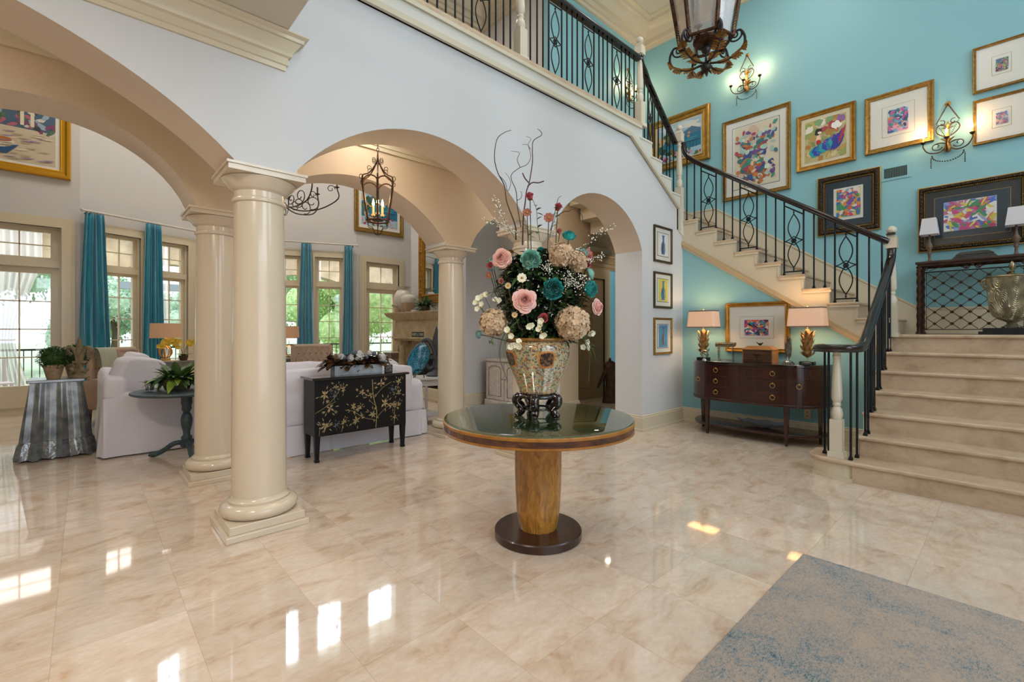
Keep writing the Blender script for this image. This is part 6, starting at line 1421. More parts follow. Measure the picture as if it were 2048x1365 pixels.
# galvanized skirted tables
def galv_mat():
    m = mat('galvanized_steel', '#6f7377', .42, .8, col2='#9a9ea0', scale=9, bump=.12, bscale=60, det=8); return m
GALV = galv_mat()
def galv_table(label, x, y, w_, h, rz=0):
    t = thing('galvanized_table', label, 'table', (x, y, 0), rz); sg = 160
    def ringp(hw, z, amp, rag=0):
        P = []
        for i in range(sg):
            q = 4 * i / sg; e = int(q) % 4; f_ = q - int(q); c0 = [(-1, -1), (1, -1), (1, 1), (-1, 1)][e]; c1 = [(1, -1), (1, 1), (-1, 1), (-1, -1)][e]; nx, ny = [(0, -1), (1, 0), (0, 1), (-1, 0)][e]
            pl = abs(((f_ * 2.5 + .0) % 1) - .5) * 2; fold = amp * (.5 - pl if pl < .5 else (pl - .5) * .3) * 2
            P.append((hw * (c0[0] + (c1[0] - c0[0]) * f_) + nx * fold, hw * (c0[1] + (c1[1] - c0[1]) * f_) + ny * fold, z + (rag * math.sin(i * 1.7) * .5 + rag * math.sin(i * .6) if rag else 0)))
        return P
    hw = w_ / 2
    loft([ringp(hw * .84, h - .03, .003), ringp(hw * .9, h * .72, .02), ringp(hw * .98, h * .45, .034), ringp(hw * 1.03, h * .235, .045, .004)]).build('pleated_skirt', GALV, t, smooth=35)
    loft([ringp(hw * .97, h * .255, .03), ringp(hw * 1.08, h * .17, .05), ringp(hw * 1.13, h * .02, .065, .006)]).build('ruffle_hem', mat('galvanized_crumpled', '#7f8385', .35, .85, col2='#a5a8a8', scale=14, bump=.5, bscale=26), t, smooth=35)
    MB().box(-hw * .95, hw * .95, -hw * .95, hw * .95, h - .03, h).build('top', mat('zinc_top', '#8d949c', .28, .7, col2='#a2a8ae', scale=12), t, bev=.006)
    return t
galv_table('galvanized metal table shaped like a pleated skirt, by the garden door', -.22, 7.0, .46, .82)
galv_table('small galvanized skirt table under the lamp right of the nearest column', 3.08, 10.05, .5, .79)
# things on the near galvanized table
TERRA = mat('aged_stone_pot', '#8f7458', .8, col2='#a88f70', scale=14, bump=.5, bscale=40); BOX = mat('boxwood_leaf', '#203d12', .6, col2='#3f6420', scale=30)
def boxwood(label, x, y, z, R, pw):
    t = thing('boxwood_ball', label, 'plant', (x, y, z)); MB().lathe([(pw * .62, 0), (pw * .66, .01), (pw * .95, .12), (pw * 1.05, .125), (pw * 1.05, .15), (pw * .9, .15), (pw * .8, .12)], 24).build('stone_pot', TERRA, t, smooth=40)
    r = random.Random(int(R * 1000)); m = MB(); c = Vector((0, 0, .13 + R * .75)); m.sphere(c, R * .8, 14, 10)
    for k in range(620):
        zz = 1 - 2 * (k + .5) / 620; a = k * 2.39996; q = math.sqrt(1 - zz * zz); d = Vector((q * math.cos(a), q * math.sin(a), zz * .9)); leaf(m, c + d * R * r.uniform(.78, .98), d + Vector((r.uniform(-.7, .7), r.uniform(-.7, .7), r.uniform(-.2, .7))), .030, .016)
    m.build('foliage', BOX, t, smooth=60)
boxwood('clipped boxwood ball in a stone pot, left one on the galvanized table', -.245, 6.92, .821, .125, .085); boxwood('clipped boxwood ball in a stone pot, rear right one on the galvanized table', -.085, 7.12, .821, .135, .085)
FLST = mat('mossy_stone', '#6f5f48', .85, col2='#8f7f62', scale=12, bump=.5, bscale=30)
def fleur(label, x, y, z, s, mt, rz, base=True, name='fleur_de_lis'):
    t = thing(name, label, 'statue', (x, y, z), rz); m = MB()
    def slab(pts, r): m.tube(bez(pts, 24), r, 10)
    q = len(m.v)
    m.lathe([(.01, .20), (.035, .26), (.055, .34), (.062, .42), (.05, .52), (.028, .60), (.004, .68)], 16, sy=.6)
    for sg in (-1, 1):
        slab([(sg * .02, 0, .22), (sg * .05, 0, .36), (sg * .12, 0, .47), (sg * .19, 0, .46), (sg * .205, 0, .39), (sg * .17, 0, .36)], [.030, .032, .034, .036, .037, .037, .036, .036, .035, .034, .034, .034, .033, .033, .032, .031, .030, .030, .028, .026, .024, .022, .02, .02, .02][:25] if False else .034)
        slab([(sg * .02, 0, .2), (sg * .04, 0, .10), (sg * .09, 0, .06), (sg * .13, 0, .09)], .026); m.sphere((sg * .165, 0, .365), .038, 12, 8); m.sphere((sg * .14, 0, .10), .03, 10, 8)
    m.cbox((0, 0, .225), (.17, .09, .045)); m.lathe([(.03, 0), (.05, .06), (.035, .14), (.03, .2)], 12, sy=.7)
    m.v = [(a * s, b_ * s, c * s + .05 * s) for a, b_, c in m.v]; m.build('lily', mt, t, smooth=50)
    if base: MB().lathe([(.15 * s, 0), (.155 * s, .02 * s), (.12 * s, .05 * s), (.07 * s, .07 * s), (.06 * s, .1 * s)], 16, sy=.75).build('base', mt, t, smooth=50)
    return t
fleur('weathered stone fleur-de-lis in front of the boxwood balls', -.045, 6.86, .821, .62, FLST, RZ)

# round blue pedestal table with planters
BLUEW = mat('distressed_blue_wood', '#2a3a40', .5, col2='#3f5258', scale=9, bump=.2, det=8, coat=.1)
t = thing('pedestal_table', 'dark blue distressed round tilt table beside the left sofa', 'table', (.80, 6.0, 0), RZ)
MB().lathe([(.46, .672), (.475, .68), (.48, .69), (.475, .70), (.46, .703), (.44, .694), (.0, .694)], 56).build('tabletop', BLUEW, t, smooth=40)
MB().lathe([(.10, .672), (.055, .655), (.05, .60), (.052, .56), (.042, .52), (.048, .50), (.042, .485), (.030, .46), (.045, .43), (.055, .38), (.050, .32), (.034, .26), (.032, .22), (.05, .20), (.052, .19), (.045, .17), (.06, .14), (.055, .10), (.03, .09)], 22).build('turned_column', BLUEW, t, smooth=50)
for k in range(3):
    a = math.radians(195 + 120 * k); m = MB(); m.tube(bez([(.03, 0, .14), (.12, 0, .13), (.22, 0, .06), (.30, 0, .025), (.34, 0, .035)], 18), [.03, .03, .03, .029, .028, .027, .026, .025, .024, .023, .023, .023, .024, .026, .027, .026, .022, .02, .02][:17] if False else .025, 10); m.xf(Matrix.Rotation(a, 4, 'Z')); m.build('leg', BLUEW, t, smooth=60)
POTW = mat('mossy_wood_bowl', '#4a4230', .7, col2='#6a6448', scale=12, bump=.4)
def planter(label, x, y, z, R, hh, n, ln, wd, seed, cols=(GREEN,), flowers=0, name='potted_plant', rz=0, up=.6):
    t = thing(name, label, 'plant', (x, y, z), rz); MB().lathe([(R * .7, 0), (R * .78, .005), (R * .98, hh * .6), (R, hh), (R * .92, hh), (R * .85, hh * .8)], 26).build('pot', POTW, t, smooth=50)
    r = random.Random(seed); m = MB()
    for k in range(n):
        a = r.random() * 2 * PI; e = r.uniform(.1, 1); p = (R * .5 * r.random() * math.cos(a), R * .5 * r.random() * math.sin(a), hh * .9); leaf(m, p, (math.cos(a) * (1.2 - e * .8), math.sin(a) * (1.2 - e * .8), e * up + .15), ln * r.uniform(.6, 1.15), wd * r.uniform(.7, 1.2), droop=.9 * r.random(), m=r.randrange(len(cols)))
    m.build('leaves', list(cols), t, smooth=60)
    if flowers:
        m = MB()
        for k in range(flowers): p = Vector((r.uniform(-.6, .6) * R, r.uniform(-.9, -.2) * R, hh + r.uniform(.03, .12))); small(m, facing(p, (r.uniform(-.5, .5), -1, .3)), .028, 5, .5)
        m.build('flowers', CORAL, t, smooth=60)
    return t
LGREEN = mat('leaf_lime', '#6d8a2a', .5, col2='#8fa63a', scale=18); YEL = mat('petal_yellow_orchid', '#d2a92a', .5, col2='#e6c84a', scale=30)
planter('mossy wooden bowl planter of broad green leaves on the round blue table', .72, 6.02, .704, .135, .12, 130, .25, .08, 3, (GREEN, LGREEN, GREEN), 0, up=.75); planter('bowl planter with lime leaves and pink flowers at the column edge', .97, 5.93, .704, .10, .09, 40, .22, .05, 4, (LGREEN, GREEN), 5)
t = thing('glass_tumbler', 'small clear glass pot left of the mossy bowl planter', 'glass', (.50, 6.15, .704)); MB().lathe([(.035, 0), (.045, .10), (.043, .10), (.034, .005)], 16).build('glass', CRYS, t, smooth=50); m = MB()
for k in range(8): leaf(m, (0, 0, .05), (math.cos(k), math.sin(k), .9), .14, .03)
m.build('leaves', GREEN, t, smooth=60)

# console at the bay with drum lamp and orchids
def tablebox(label, x, y, w_, d_, h, mt, name='console_table', rz=0):
    t = thing(name, label, 'table', (x, y, 0), rz); MB().box(-w_ / 2, w_ / 2, -d_ / 2, d_ / 2, h - .03, h).build('top', mt, t, bev=.004); MB().box(-w_ / 2 + .03, w_ / 2 - .03, -d_ / 2 + .03, d_ / 2 - .03, h - .13, h - .03).build('apron', mt, t)
    for a in (-1, 1):
        for b_ in (-1, 1): MB().taper((a * (w_ / 2 - .05), b_ * (d_ / 2 - .05), 0), (.03, .03), (a * (w_ / 2 - .05), b_ * (d_ / 2 - .05), h - .12), (.05, .05)).build('leg', mt, t)
    return t
GRYW = mat('grey_washed_wood', '#6f6a60', .6, col2='#8a857a', scale=10)
tablebox('grey washed console at the bay window holding lamps and orchids', 1.22, 9.45, 1.0, .4, .84, GRYW, rz=.1)
def drum(label, x, y, z, r_, z0, z1, col, base, pw=5):
    t = thing('table_lamp', label, 'lamp', (x, y, z)); sh = mat('drum_shade_' + col.strip('#'), col, .8, emit=.12, ecol='#ffb070'); MB().lathe([(r_, z0), (r_ * .96, z1)], 36, caps=False).build('lamp_shade', sh, t, smooth=60); MB().lathe([(r_ * .98, z0 + .003), (r_ * .94, z1 - .003)], 36, caps=False).build('shade_lining', INSH, t, smooth=60)
    if base == 'orb':
        m = MB()
        for k in range(5): m.tube([(.09 * math.cos(q) * math.cos(k * PI / 5), .09 * math.cos(q) * math.sin(k * PI / 5), .14 + .10 * math.sin(q)) for q in [2 * PI * i / 24 for i in range(24)]], .006, 6, closed=True)
        m.box(-.06, .06, -.06, .06, 0, .03); m.build('gilt_frame_base', GILT, t, smooth=50)
    else: MB().lathe([(.06, 0), (.065, .02), (.04, .05), (.05, .12), (.03, .2), (.02, z0)], 16).build('base', WALNUT, t, smooth=50)
    MB().lathe([(.006, .03), (.006, z1)], 6).build('rod', BRASS, t)
    if pw: light('lamp_glow', 'POINT', (x, y, z + (z0 + z1) / 2), pw, (1, .74, .42), .05)
    return t
drum('linen drum lamp glowing on the bay console behind orchids', .98, 9.5, .841, .215, .37, .61, '#b59a80', 'orb', 6); drum('taller linen lamp beside it, half hidden by the rear column', 1.58, 9.48, .841, .12, .18, .56, '#c79a80', 'plain', 0); drum('linen lamp on gilt frame base at the right bay window', 3.06, 10.03, .791, .19, .40, .635, '#b5957a', 'orb', 6)
t = thing('orchid_plant', 'arching yellow orchids in front of the drum lamp', 'plant', (1.20, 9.33, .841)); MB().lathe([(.05, 0), (.07, .08), (.065, .08)], 14).build('pot', mat('bark_pot', '#3f2a1c', .7), t, smooth=50); m = MB(); m2 = MB(); r = random.Random(4)
for sg in (-1, 1):
    c = bez([(0, 0, .07), (sg * .06, 0, .25), (sg * .18, 0, .33), (sg * .30, 0, .24)], 18); m.tube(c, .004, 5)
    for p in c[6:]:
        for k in range(2): small(m2, facing(p + Vector((r.uniform(-.03, .03), -.02, r.uniform(-.04, .04))), (r.uniform(-.5, .5), -1, .2)), .045, 5, .5, 1.2)
m.build('stems', STEM, t, smooth=60); m2.build('blossoms', YEL, t, smooth=60); m = MB()
for k in range(9): leaf(m, (0, 0, .07), (math.cos(k * .7), math.sin(k * .7), .6), .16, .05)
m.build('leaves', GREEN, t, smooth=60)

# black painted chest
CHB = mat('black_lacquer_chest', '#070708', .4, coat=0, col2='#0f0e10', scale=10, spec=.3); GILTP = mat('painted_gold_flower', '#9a8456', .6, col2='#b8a678', scale=40); GRYP = mat('painted_grey_flower', '#6a7480', .6)
t = thing('chest', 'black chest painted with golden blossoms standing between the columns', 'chest', (2.20, 4.90, 0)); cw, cd_, cz0, cz1 = .512, .158, .26, .83
MB().box(-cw, cw, -cd_, cd_, cz0, cz1).build('body', CHB, t, bev=.004); MB().box(-cw - .03, cw + .03, -cd_ - .03, cd_ + .02, cz1, cz1 + .026).build('top', mat('chest_top', '#121214', .12, coat=.7), t, bev=.006)
for a in (-1, 1):
    for b_ in (-1, 1): m = MB(); m.taper((a * (cw - .03), b_ * (cd_ - .028), 0), (.034, .034), (a * (cw - .03), b_ * (cd_ - .028), cz0), (.055, .055)); m.cbox((a * (cw - .03), b_ * (cd_ - .028), .012), (.044, .044, .022)); m.build('leg', CHB, t, bev=.002)
for j in range(3): z = cz0 + .02 + j * .183; MB().box(-cw + .03, cw - .03, -cd_ - .004, -cd_, z, z + .172).build('drawer', CHB, t, bev=.002)
r = random.Random(6); m = MB(); yf = -cd_ - .0055
def pflower(x, z, R, side=False, mi=0):
    R = R * 1.3; x = max(-.415, min(.42, x)); z = max(.36, min(.75, z))
    q = len(m.v)
    for k in range(6): a = k * PI / 3 + r.random(); dl = R * r.uniform(.7, 1.1); pts = [(0, 0), (dl * .5 * math.cos(a - .35), dl * .5 * math.sin(a - .35)), (dl * math.cos(a), dl * math.sin(a)), (dl * .5 * math.cos(a + .35), dl * .5 * math.sin(a + .35))]; m.add([(x + p[0], yf - .0004 * (k % 3), z + p[1]) for p in pts], [(0, 1, 2, 3)], mi)
    for k in range(7): a = r.random() * 2 * PI; d0 = R * 1.0; dl = R * .8; cx, cz = x + d0 * math.cos(a), z + d0 * math.sin(a); b_ = a + r.uniform(-.5, .5); pts = [(cx, cz), (cx + dl * .5 * math.cos(b_ - .25), cz + dl * .5 * math.sin(b_ - .25)), (cx + dl * math.cos(b_), cz + dl * math.sin(b_)), (cx + dl * .5 * math.cos(b_ + .25), cz + dl * .5 * math.sin(b_ + .25))]; m.add([(p[0], yf, p[1]) for p in pts], [(0, 1, 2, 3)], mi)
def pbranch(pts, w_=.004): m.tube([(p[0], yf - .0002, p[1]) for p in bez([(q[0], 0, q[1]) for q in pts], 16) for p in [(p.x, p.z)]], w_ * .5, 4, m=0)
pbranch([(.14, .27), (.15, .45), (.11, .62), (.10, .80)], .008); pbranch([(.15, .35), (.0, .40), (-.12, .48), (-.2, .5)]); pbranch([(.12, .6), (.22, .70), (.33, .76)]); pbranch([(.15, .38), (.24, .46), (.3, .5)]); pbranch([(-.51, .50), (-.40, .56), (-.30, .66), (-.24, .76)]); pbranch([(-.40, .56), (-.30, .60)]); pbranch([(-.47, .27), (-.46, .36)]); pbranch([(-.24, .28), (-.22, .40)]); pbranch([(.15, .5), (.06, .58)]); pbranch([(.36, .28), (.37, .5)])
for x, z, R, mi in ((-.44, .68, .042, 0), (-.36, .54, .042, 0), (-.30, .79, .03, 0), (-.22, .72, .03, 0), (-.02, .67, .035, 0), (.20, .77, .04, 0), (.24, .53, .045, 0), (.08, .63, .032, 0), (.10, .42, .04, 0), (-.08, .38, .042, 0), (-.12, .53, .035, 0), (-.05, .5, .03, 0), (.36, .50, .035, 0), (.44, .63, .035, 0), (.42, .78, .035, 0), (-.46, .34, .04, 0), (-.41, .30, .03, 0), (-.22, .38, .03, 0), (.34, .67, .025, 1), (-.31, .66, .025, 1), (-.30, .36, .025, 1), (.46, .5, .028, 0), (.37, .36, .026, 0)): pflower(x, z, R, mi=mi)
m.build('painted_blossoms', [GILTP, GRYP], t)
CTZ = cz1 + .026
t = thing('planter_box', 'long white washed planter of magnolia leaves and white blooms on the chest', 'planter', (2.20, 4.90, CTZ)); m = MB(); m.box(-.27, .27, -.06, .06, 0, .10); m.build('box', mat('whitewashed_wood', '#9aa0a8', .6, col2='#b5bac0', scale=14), t, bev=.003)
MAG = mat('magnolia_brown', '#3d2814', .6, col2='#6f4c2e', scale=14); r = random.Random(9); m = MB()
for k in range(380): x = r.uniform(-.32, .33); a = r.random() * 2 * PI; leaf(m, (x, r.uniform(-.04, .04), .09 + r.random() * .07), (math.cos(a) * .8 + x * 1.4, math.sin(a) * .8, r.uniform(-.35, 1.1)), r.uniform(.09, .14), .066, droop=.25)
m.build('magnolia_leaves', MAG, t, smooth=60)
for i, (x, z, R) in enumerate(((-.20, .20, .03), (-.10, .18, .036), (.0, .20, .05), (.27, .17, .042), (.12, .23, .028), (.31, .12, .025))): m = MB(); hydrangea(m, Vector((x, -.05, z)), R, i, n=60, pr=.3); m.build('white_bloom', mat('bloom_white', '#c9c9c6', .7), t, smooth=60)
for x, z in ((-.17, .185), (.08, .185), (.17, .22), (-.05, .235)): MB().sphere((x, -.055, z), .028, 14, 10).build('grey_ornament', mat('grey_bauble', '#5f6470', .5, .3), t, smooth=60)
t = thing('block_sign', 'small dark box sign with lines of white lettering on the chest', 'sign', (2.545, 4.84, CTZ)); MB().box(-.045, .045, -.012, .012, 0, .085).build('block', mat('sign_slate', '#1f262c', .6), t, bev=.002); m = MB(); r = random.Random(1)
def words(m, x0, x1, z, hh, y, rnd_):
    x = x0
    while x < x1 - .004:
        w_ = min(rnd_.uniform(.55, .9) * hh * 1.1, x1 - x); k = rnd_.randrange(3); m.box(x, x + w_ * .28, y - .0006, y, z, z + hh)
        if k != 1: m.box(x + w_ * .28, x + w_, y - .0006, y, z + hh * .8, z + hh)
        if k != 0: m.box(x + w_ * .28, x + w_, y - .0006, y, z, z + hh * .2)
        if k == 2: m.box(x + w_ * .75, x + w_, y - .0006, y, z, z + hh)
        x += w_ + hh * .3
for j in range(4): words(m, -.038, .038, .012 + j * .018, .010, -.0122, r)
m.build('lettering', flat('#d0d0cc'), t)

# white demilune table, turquoise disc, grey fleur-de-lis
t = thing('side_table', 'small white side table beside the rear column', 'table', (3.62, 5.75, 0), .2); WHT = mat('white_lacquer', '#c6c4c4', .35)
MB().lathe([(.27, .64), (.28, .65), (.28, .665), (.27, .67)], 40).build('top', WHT, t, smooth=40); MB().lathe([(.24, .56), (.24, .64)], 40).build('apron', WHT, t, smooth=40); MB().lathe([(.20, .12), (.20, .14)], 30).build('shelf', WHT, t, smooth=40)
for k in range(4): a = PI / 4 + k * PI / 2; MB().tube([(.22 * math.cos(a), .22 * math.sin(a), 0), (.19 * math.cos(a), .19 * math.sin(a), .3), (.22 * math.cos(a), .22 * math.sin(a), .6)], .015, 8).build('leg', WHT, t, smooth=60)
aq = mat('turquoise_art_glass', '#0f86a8', .15, col2='#0a4f6a', scale=9, det=6, coat=.7, dist=3); N, L = nodes_of(aq); b = N['Principled BSDF']; tcn = N.new('ShaderNodeTexCoord'); vr = N.new('ShaderNodeTexVoronoi'); vr.inputs['Scale'].default_value = 60; L.new(tcn.outputs['Object'], vr.inputs['Vector']); cr = N.new('ShaderNodeValToRGB'); cr.color_ramp.elements[0].color = lin('#35b8d0'); cr.color_ramp.elements[1].color = lin('#064a6a'); cr.color_ramp.elements[1].position = .6; L.new(vr.outputs['Distance'], cr.inputs[0]); L.new(cr.outputs[0], b.inputs['Base Color'])
t = thing('art_glass_disc', 'oval turquoise crackled art glass disc on a wire stand', 'ornament', (3.44, 5.66, .671), RZ + .25)
m = MB(); n_ = 30; P = [(.135 * math.cos(2 * PI * i / n_) * (1 + .08 * math.sin(2 * PI * i / n_ * 2 + .5)), .21 * math.sin(2 * PI * i / n_)) for i in range(n_)]
for y0, s_ in ((-.012, 1), ): m.add([(p[0] + p[1] * .22, y0 + .03 * (p[0] ** 2 + p[1] ** 2) * 10, p[1] + .27) for p in P] + [(0, -.03, .27)], [(i, (i + 1) % n_, n_) for i in range(n_)], 0); m.add([(p[0] + p[1] * .22, .012 + .03 * (p[0] ** 2 + p[1] ** 2) * 10, p[1] + .27) for p in P] + [(0, 0, .27)], [((i + 1) % n_, i, n_) for i in range(n_)], 0)
m.tube([(p[0] + p[1] * .22, .03 * (p[0] ** 2 + p[1] ** 2) * 10, p[1] + .27) for p in P], .013, 6, closed=True, m=1); m.build('disc', [aq, mat('art_glass_edge', '#062c3f', .2, coat=.5)], t, smooth=60)
m = MB(); m.tube(bez([(-.07, -.05, 0), (-.06, -.04, .09), (0, -.03, .11), (.06, -.04, .09), (.07, -.05, 0)], 16), .006, 6); m.tube(bez([(-.05, .07, 0), (0, .03, .2), (.0, .02, .3)], 10), .006, 6); m.build('wire_stand', BLACK, t, smooth=60)
fleur('tall grey fleur-de-lis finial beside the turquoise disc', 3.76, 5.70, .671, 1.0, mat('grey_cast_iron', '#4a4c50', .6, .2, bump=.3), RZ, name='fleur_de_lis'); 

# distressed white cabinet in the niche
CAB = mat('distressed_white_cabinet', '#b5a99e', .6, col2='#c9bfb8', scale=14, det=8); CLN = mat('cabinet_dark_line', '#6a5238', .6)
t = thing('cabinet', 'distressed white cabinet with two arched doors behind the vase', 'cabinet', (5.45, 5.88, 0), -PI / 2)
MB().box(-.50, .50, -.20, .22, .10, .80).build('body', CAB, t, bev=.004); MB().box(-.53, .53, -.23, .23, .80, .84).build('top', CAB, t, bev=.008); m = MB(); m.box(-.52, .52, -.22, .22, .06, .12); m.prism([(-.52, 0), (-.42, 0), (-.34, .05), (.34, .05), (.42, 0), (.52, 0), (.52, .06), (-.52, .06)], 'y', -.22, -.19); m.box(-.52, -.47, .1, .2, 0, .06); m.box(.47, .52, .1, .2, 0, .06); m.build('plinth', CAB, t, bev=.003)
for sg in (-1, 1):
    x0, x1 = (-.47, -.01) if sg < 0 else (.01, .47); d = MB().box(x0, x1, -.215, -.20, .14, .78).build('door', CAB, t, bev=.002); xa, xb = x0 + .07, x1 - .07; P = [(xa, .20), (xb, .20), (xb, .66)] + [((xa + xb) / 2 + (xb - xa) / 2 * math.cos(a), .66 + .06 * math.sin(a)) for a in [PI * k / 10 for k in range(1, 10)]] + [(xa, .66)]
    m = MB(); m.tube([(p[0], -.216, p[1]) for p in P], .006, 5, closed=True); m.build('panel_moulding', CLN, d, smooth=60); MB().sphere((-.035 * -sg if sg < 0 else .035, -.226, .5), .011, 8, 6).build('knob', CLN, d, smooth=60)
struct('trim_7', MB().box(5.70, 5.72, 5.5, 6.3, 2.1, 2.2), TRIM)

# fireplace
LIME = mat('limestone_mantel', '#b8a684', .75, col2='#a89572', scale=6, bump=.1); t = thing('fireplace', 'carved limestone fireplace with deep mantel shelf and columns', 'fireplace', (5.45, 8.30, 0), -PI / 2)
m = MB(); m.add([(x, y, z) for z, w_, d_ in ((1.64, 1.16, -.52), (1.70, 1.20, -.56), (1.725, 1.20, -.56)) for x, y in ((-w_, d_), (w_, d_), (w_, 0), (-w_, 0))], [(0, 1, 5, 4), (1, 2, 6, 5), (3, 0, 4, 7), (4, 5, 9, 8), (5, 6, 10, 9), (7, 4, 8, 11), (8, 9, 10, 11), (0, 3, 2, 1)])
m.taper((0, -.22, 1.56), (2.0, .44), (0, -.26, 1.64), (2.3, .52)); m.build('mantel_shelf', LIME, t)
MB().taper((0, -.2, 1.20), (2.06, .40), (0, -.2, 1.56), (1.96, .40)).build('frieze', LIME, t); m = MB().box(-1.10, 1.10, -.44, 0, 1.155, 1.20); m.box(-1.05, 1.05, -.40, 0, 1.12, 1.155); m.build('ledge', LIME, t, bev=.008)
for x in (-.90, .90):
    MB().lathe([(.085, .12), (.10, .14), (.075, .18), (.07, .22), (.082, .5), (.066, .92), (.08, .94), (.066, .96), (.07, .99), (.095, 1.02)], 24, (x, -.28)).build('column', LIME, t, smooth=50); m = MB().cbox((x, -.28, 1.07), (.20, .20, .10)); m.cbox((x, -.28, .06), (.22, .22, .12)); m.box(x - .10, x + .10, -.14, 0, 0, 1.12); m.build('pilaster', LIME, t, bev=.004)
MB().box(-.80, .80, -.10, -.02, 0, 1.12).build('surround', LIME, t); MB().box(-.55, .55, -.104, -.10, 0, .85).build('firebox_dark_sheet', mat('opening_black', '#0d0b0a', .9), t)  # flat near-black sheet painted in for the dark fire opening
struct('trim_8', MB().box(4.75, 5.44, 7.0, 9.6, 0, .05), LIME)
t = thing('mantel_sign', 'narrow dark sign with pale lettering on the fireplace ledge', 'sign', (5.06, 8.35, 1.201), -PI / 2); MB().box(-.24, .24, -.012, .012, 0, .105).build('board', mat('sign_slate', '#1f262c', .6), t); m = MB(); words(m, -.22, .22, .028, .05, -.0122, random.Random(3)); m.build('lettering', flat('#c9c4b4'), t)
CERW = mat('glazed_cream_ceramic', '#c9c1b5', .35, coat=.2); CERB = mat('raw_clay', '#b59a80', .8)
def vase(label, y, x, s, prof, split):
    t = thing('ceramic_jar', label, 'vase', (x, y, 1.726)); a = [p for p in prof if p[1] <= split]; b_ = [p for p in prof if p[1] >= split]; MB().lathe([(p[0] * s, p[1] * s) for p in a], 28).build('clay_base', CERB if split > .05 else CERW, t, smooth=60); MB().lathe([(p[0] * s, p[1] * s) for p in b_], 28).build('glazed_body', CERW, t, smooth=60)
vase('large cream jar with flared neck on the mantel', 9.05, 5.12, 1.0, [(.10, 0), (.13, .05), (.18, .15), (.215, .28), (.20, .38), (.14, .47), (.10, .50), (.11, .53), (.15, .56), (.13, .56)], .05); vase('smaller cream jar with bare clay foot on the mantel', 8.66, 5.02, .8, [(.09, 0), (.10, .02), (.15, .15), (.195, .24), (.205, .32), (.19, .40), (.13, .45), (.11, .46)], .24)
t = thing('coral_ornament', 'pale coral cluster in a small clay pot before the jars', 'ornament', (4.99, 9.06, 1.726)); MB().lathe([(.06, 0), (.08, .08), (.075, .08)], 14).build('pot', CERB, t, smooth=50); m = MB(); r = random.Random(4)
for k in range(40): a = r.random() * 2 * PI; e = r.uniform(.2, 1.2); d = Vector((math.cos(a) * math.cos(e), math.sin(a) * math.cos(e), math.sin(e))); m.tube([Vector((0, 0, .08)), Vector((0, 0, .10)) + d * .06, Vector((0, 0, .10)) + d * r.uniform(.10, .15)], [.012, .010, .014], 6)
m.build('coral', mat('coral_cream', '#c9b8a0', .8), t, smooth=60)
planter('trailing green fern hanging over the mantel by the mirror', 4.98, 7.95, 1.726, .09, .10, 90, .30, .06, 12, (GREEN, DGREEN, mat('leaf_silver', '#7f9a88', .5)), name='potted_fern', up=.9)
t = thing('book_stack', 'small stack of white books on the mantel under the fern', 'books', (4.98, 8.25, 1.726)); MB().box(-.08, .08, -.12, .12, 0, .03).build('book', WHT, t); MB().box(-.07, .07, -.10, .11, .03, .05).build('book', mat('book_grey', '#5a5450', .6), t)
t = thing('wall_mirror', 'tall gilt mirror with carved side panels above the mantel', 'mirror', (5.44, 8.22, 0), -PI / 2); frame_mb(1.30, 1.62, [(0, 0), (0, .05), (.02, .07), (.04, .04), (.12, .04), (.13, .07), (.15, .05), (.16, .01)]).build('frame', GOLD, t, smooth=25, loc=(0, 0, 2.76)); MB().box(-.50, .50, -.012, -.008, 2.1, 3.42).build('mirror_glass', mat('mirror_silver', '#cfd4d4', .02, 1), t); m = MB()
for sg in (-1, 1):
    for z in (2.15, 2.45, 2.75, 3.05, 3.35): m.sphere((sg * .57, -.05, z), .028, 8, 6); m.sphere((sg * .57, -.05, z + .07), .018, 8, 6)
m.build('carved_drops', GILT, t, smooth=60); MB().box(-.68, .68, -.09, 0, 1.915, 1.955).build('bottom_rail', GOLD, t, bev=.005)
t = thing('wall_speaker', 'slim black wall speaker between the window corner and the mirror', 'speaker', (5.55, 9.33, 2.35), 0); MB().box(-.045, .045, .0, .06, -.35, .35).build('cabinet', mat('speaker_black', '#2a2420', .6), t, bev=.004)
tablebox('low grey arched front cabinet left of the fireplace', 5.65, 9.98, .9, .4, .82, mat('taupe_cabinet', '#8a7868', .6), name='cabinet_table'); 
o = bpy.data.objects['cabinet_table']; m = MB().box(-.42, .42, -.17, .17, .05, .70); m.build('body', mat('taupe_cabinet', '#8a7868', .6), o)
for sg in (-1, 1): d = MB().box(sg * .21 - .19, sg * .21 + .19, -.185, -.17, .10, .68).build('door', mat('taupe_cabinet', '#8a7868', .6), o, bev=.003); MB().tube([(sg * .21 + x, -.187, z) for x, z in [(-.13, .18), (.13, .18), (.13, .50), (.09, .58), (0, .61), (-.09, .58), (-.13, .50)]], .006, 5, closed=True).build('panel_moulding', CLN, d, smooth=60)
drum('small lamp glowing in the corner behind the fireplace', 5.95, 10.05, .82, .09, .30, .50, '#c9a08a', 'plain', 5)

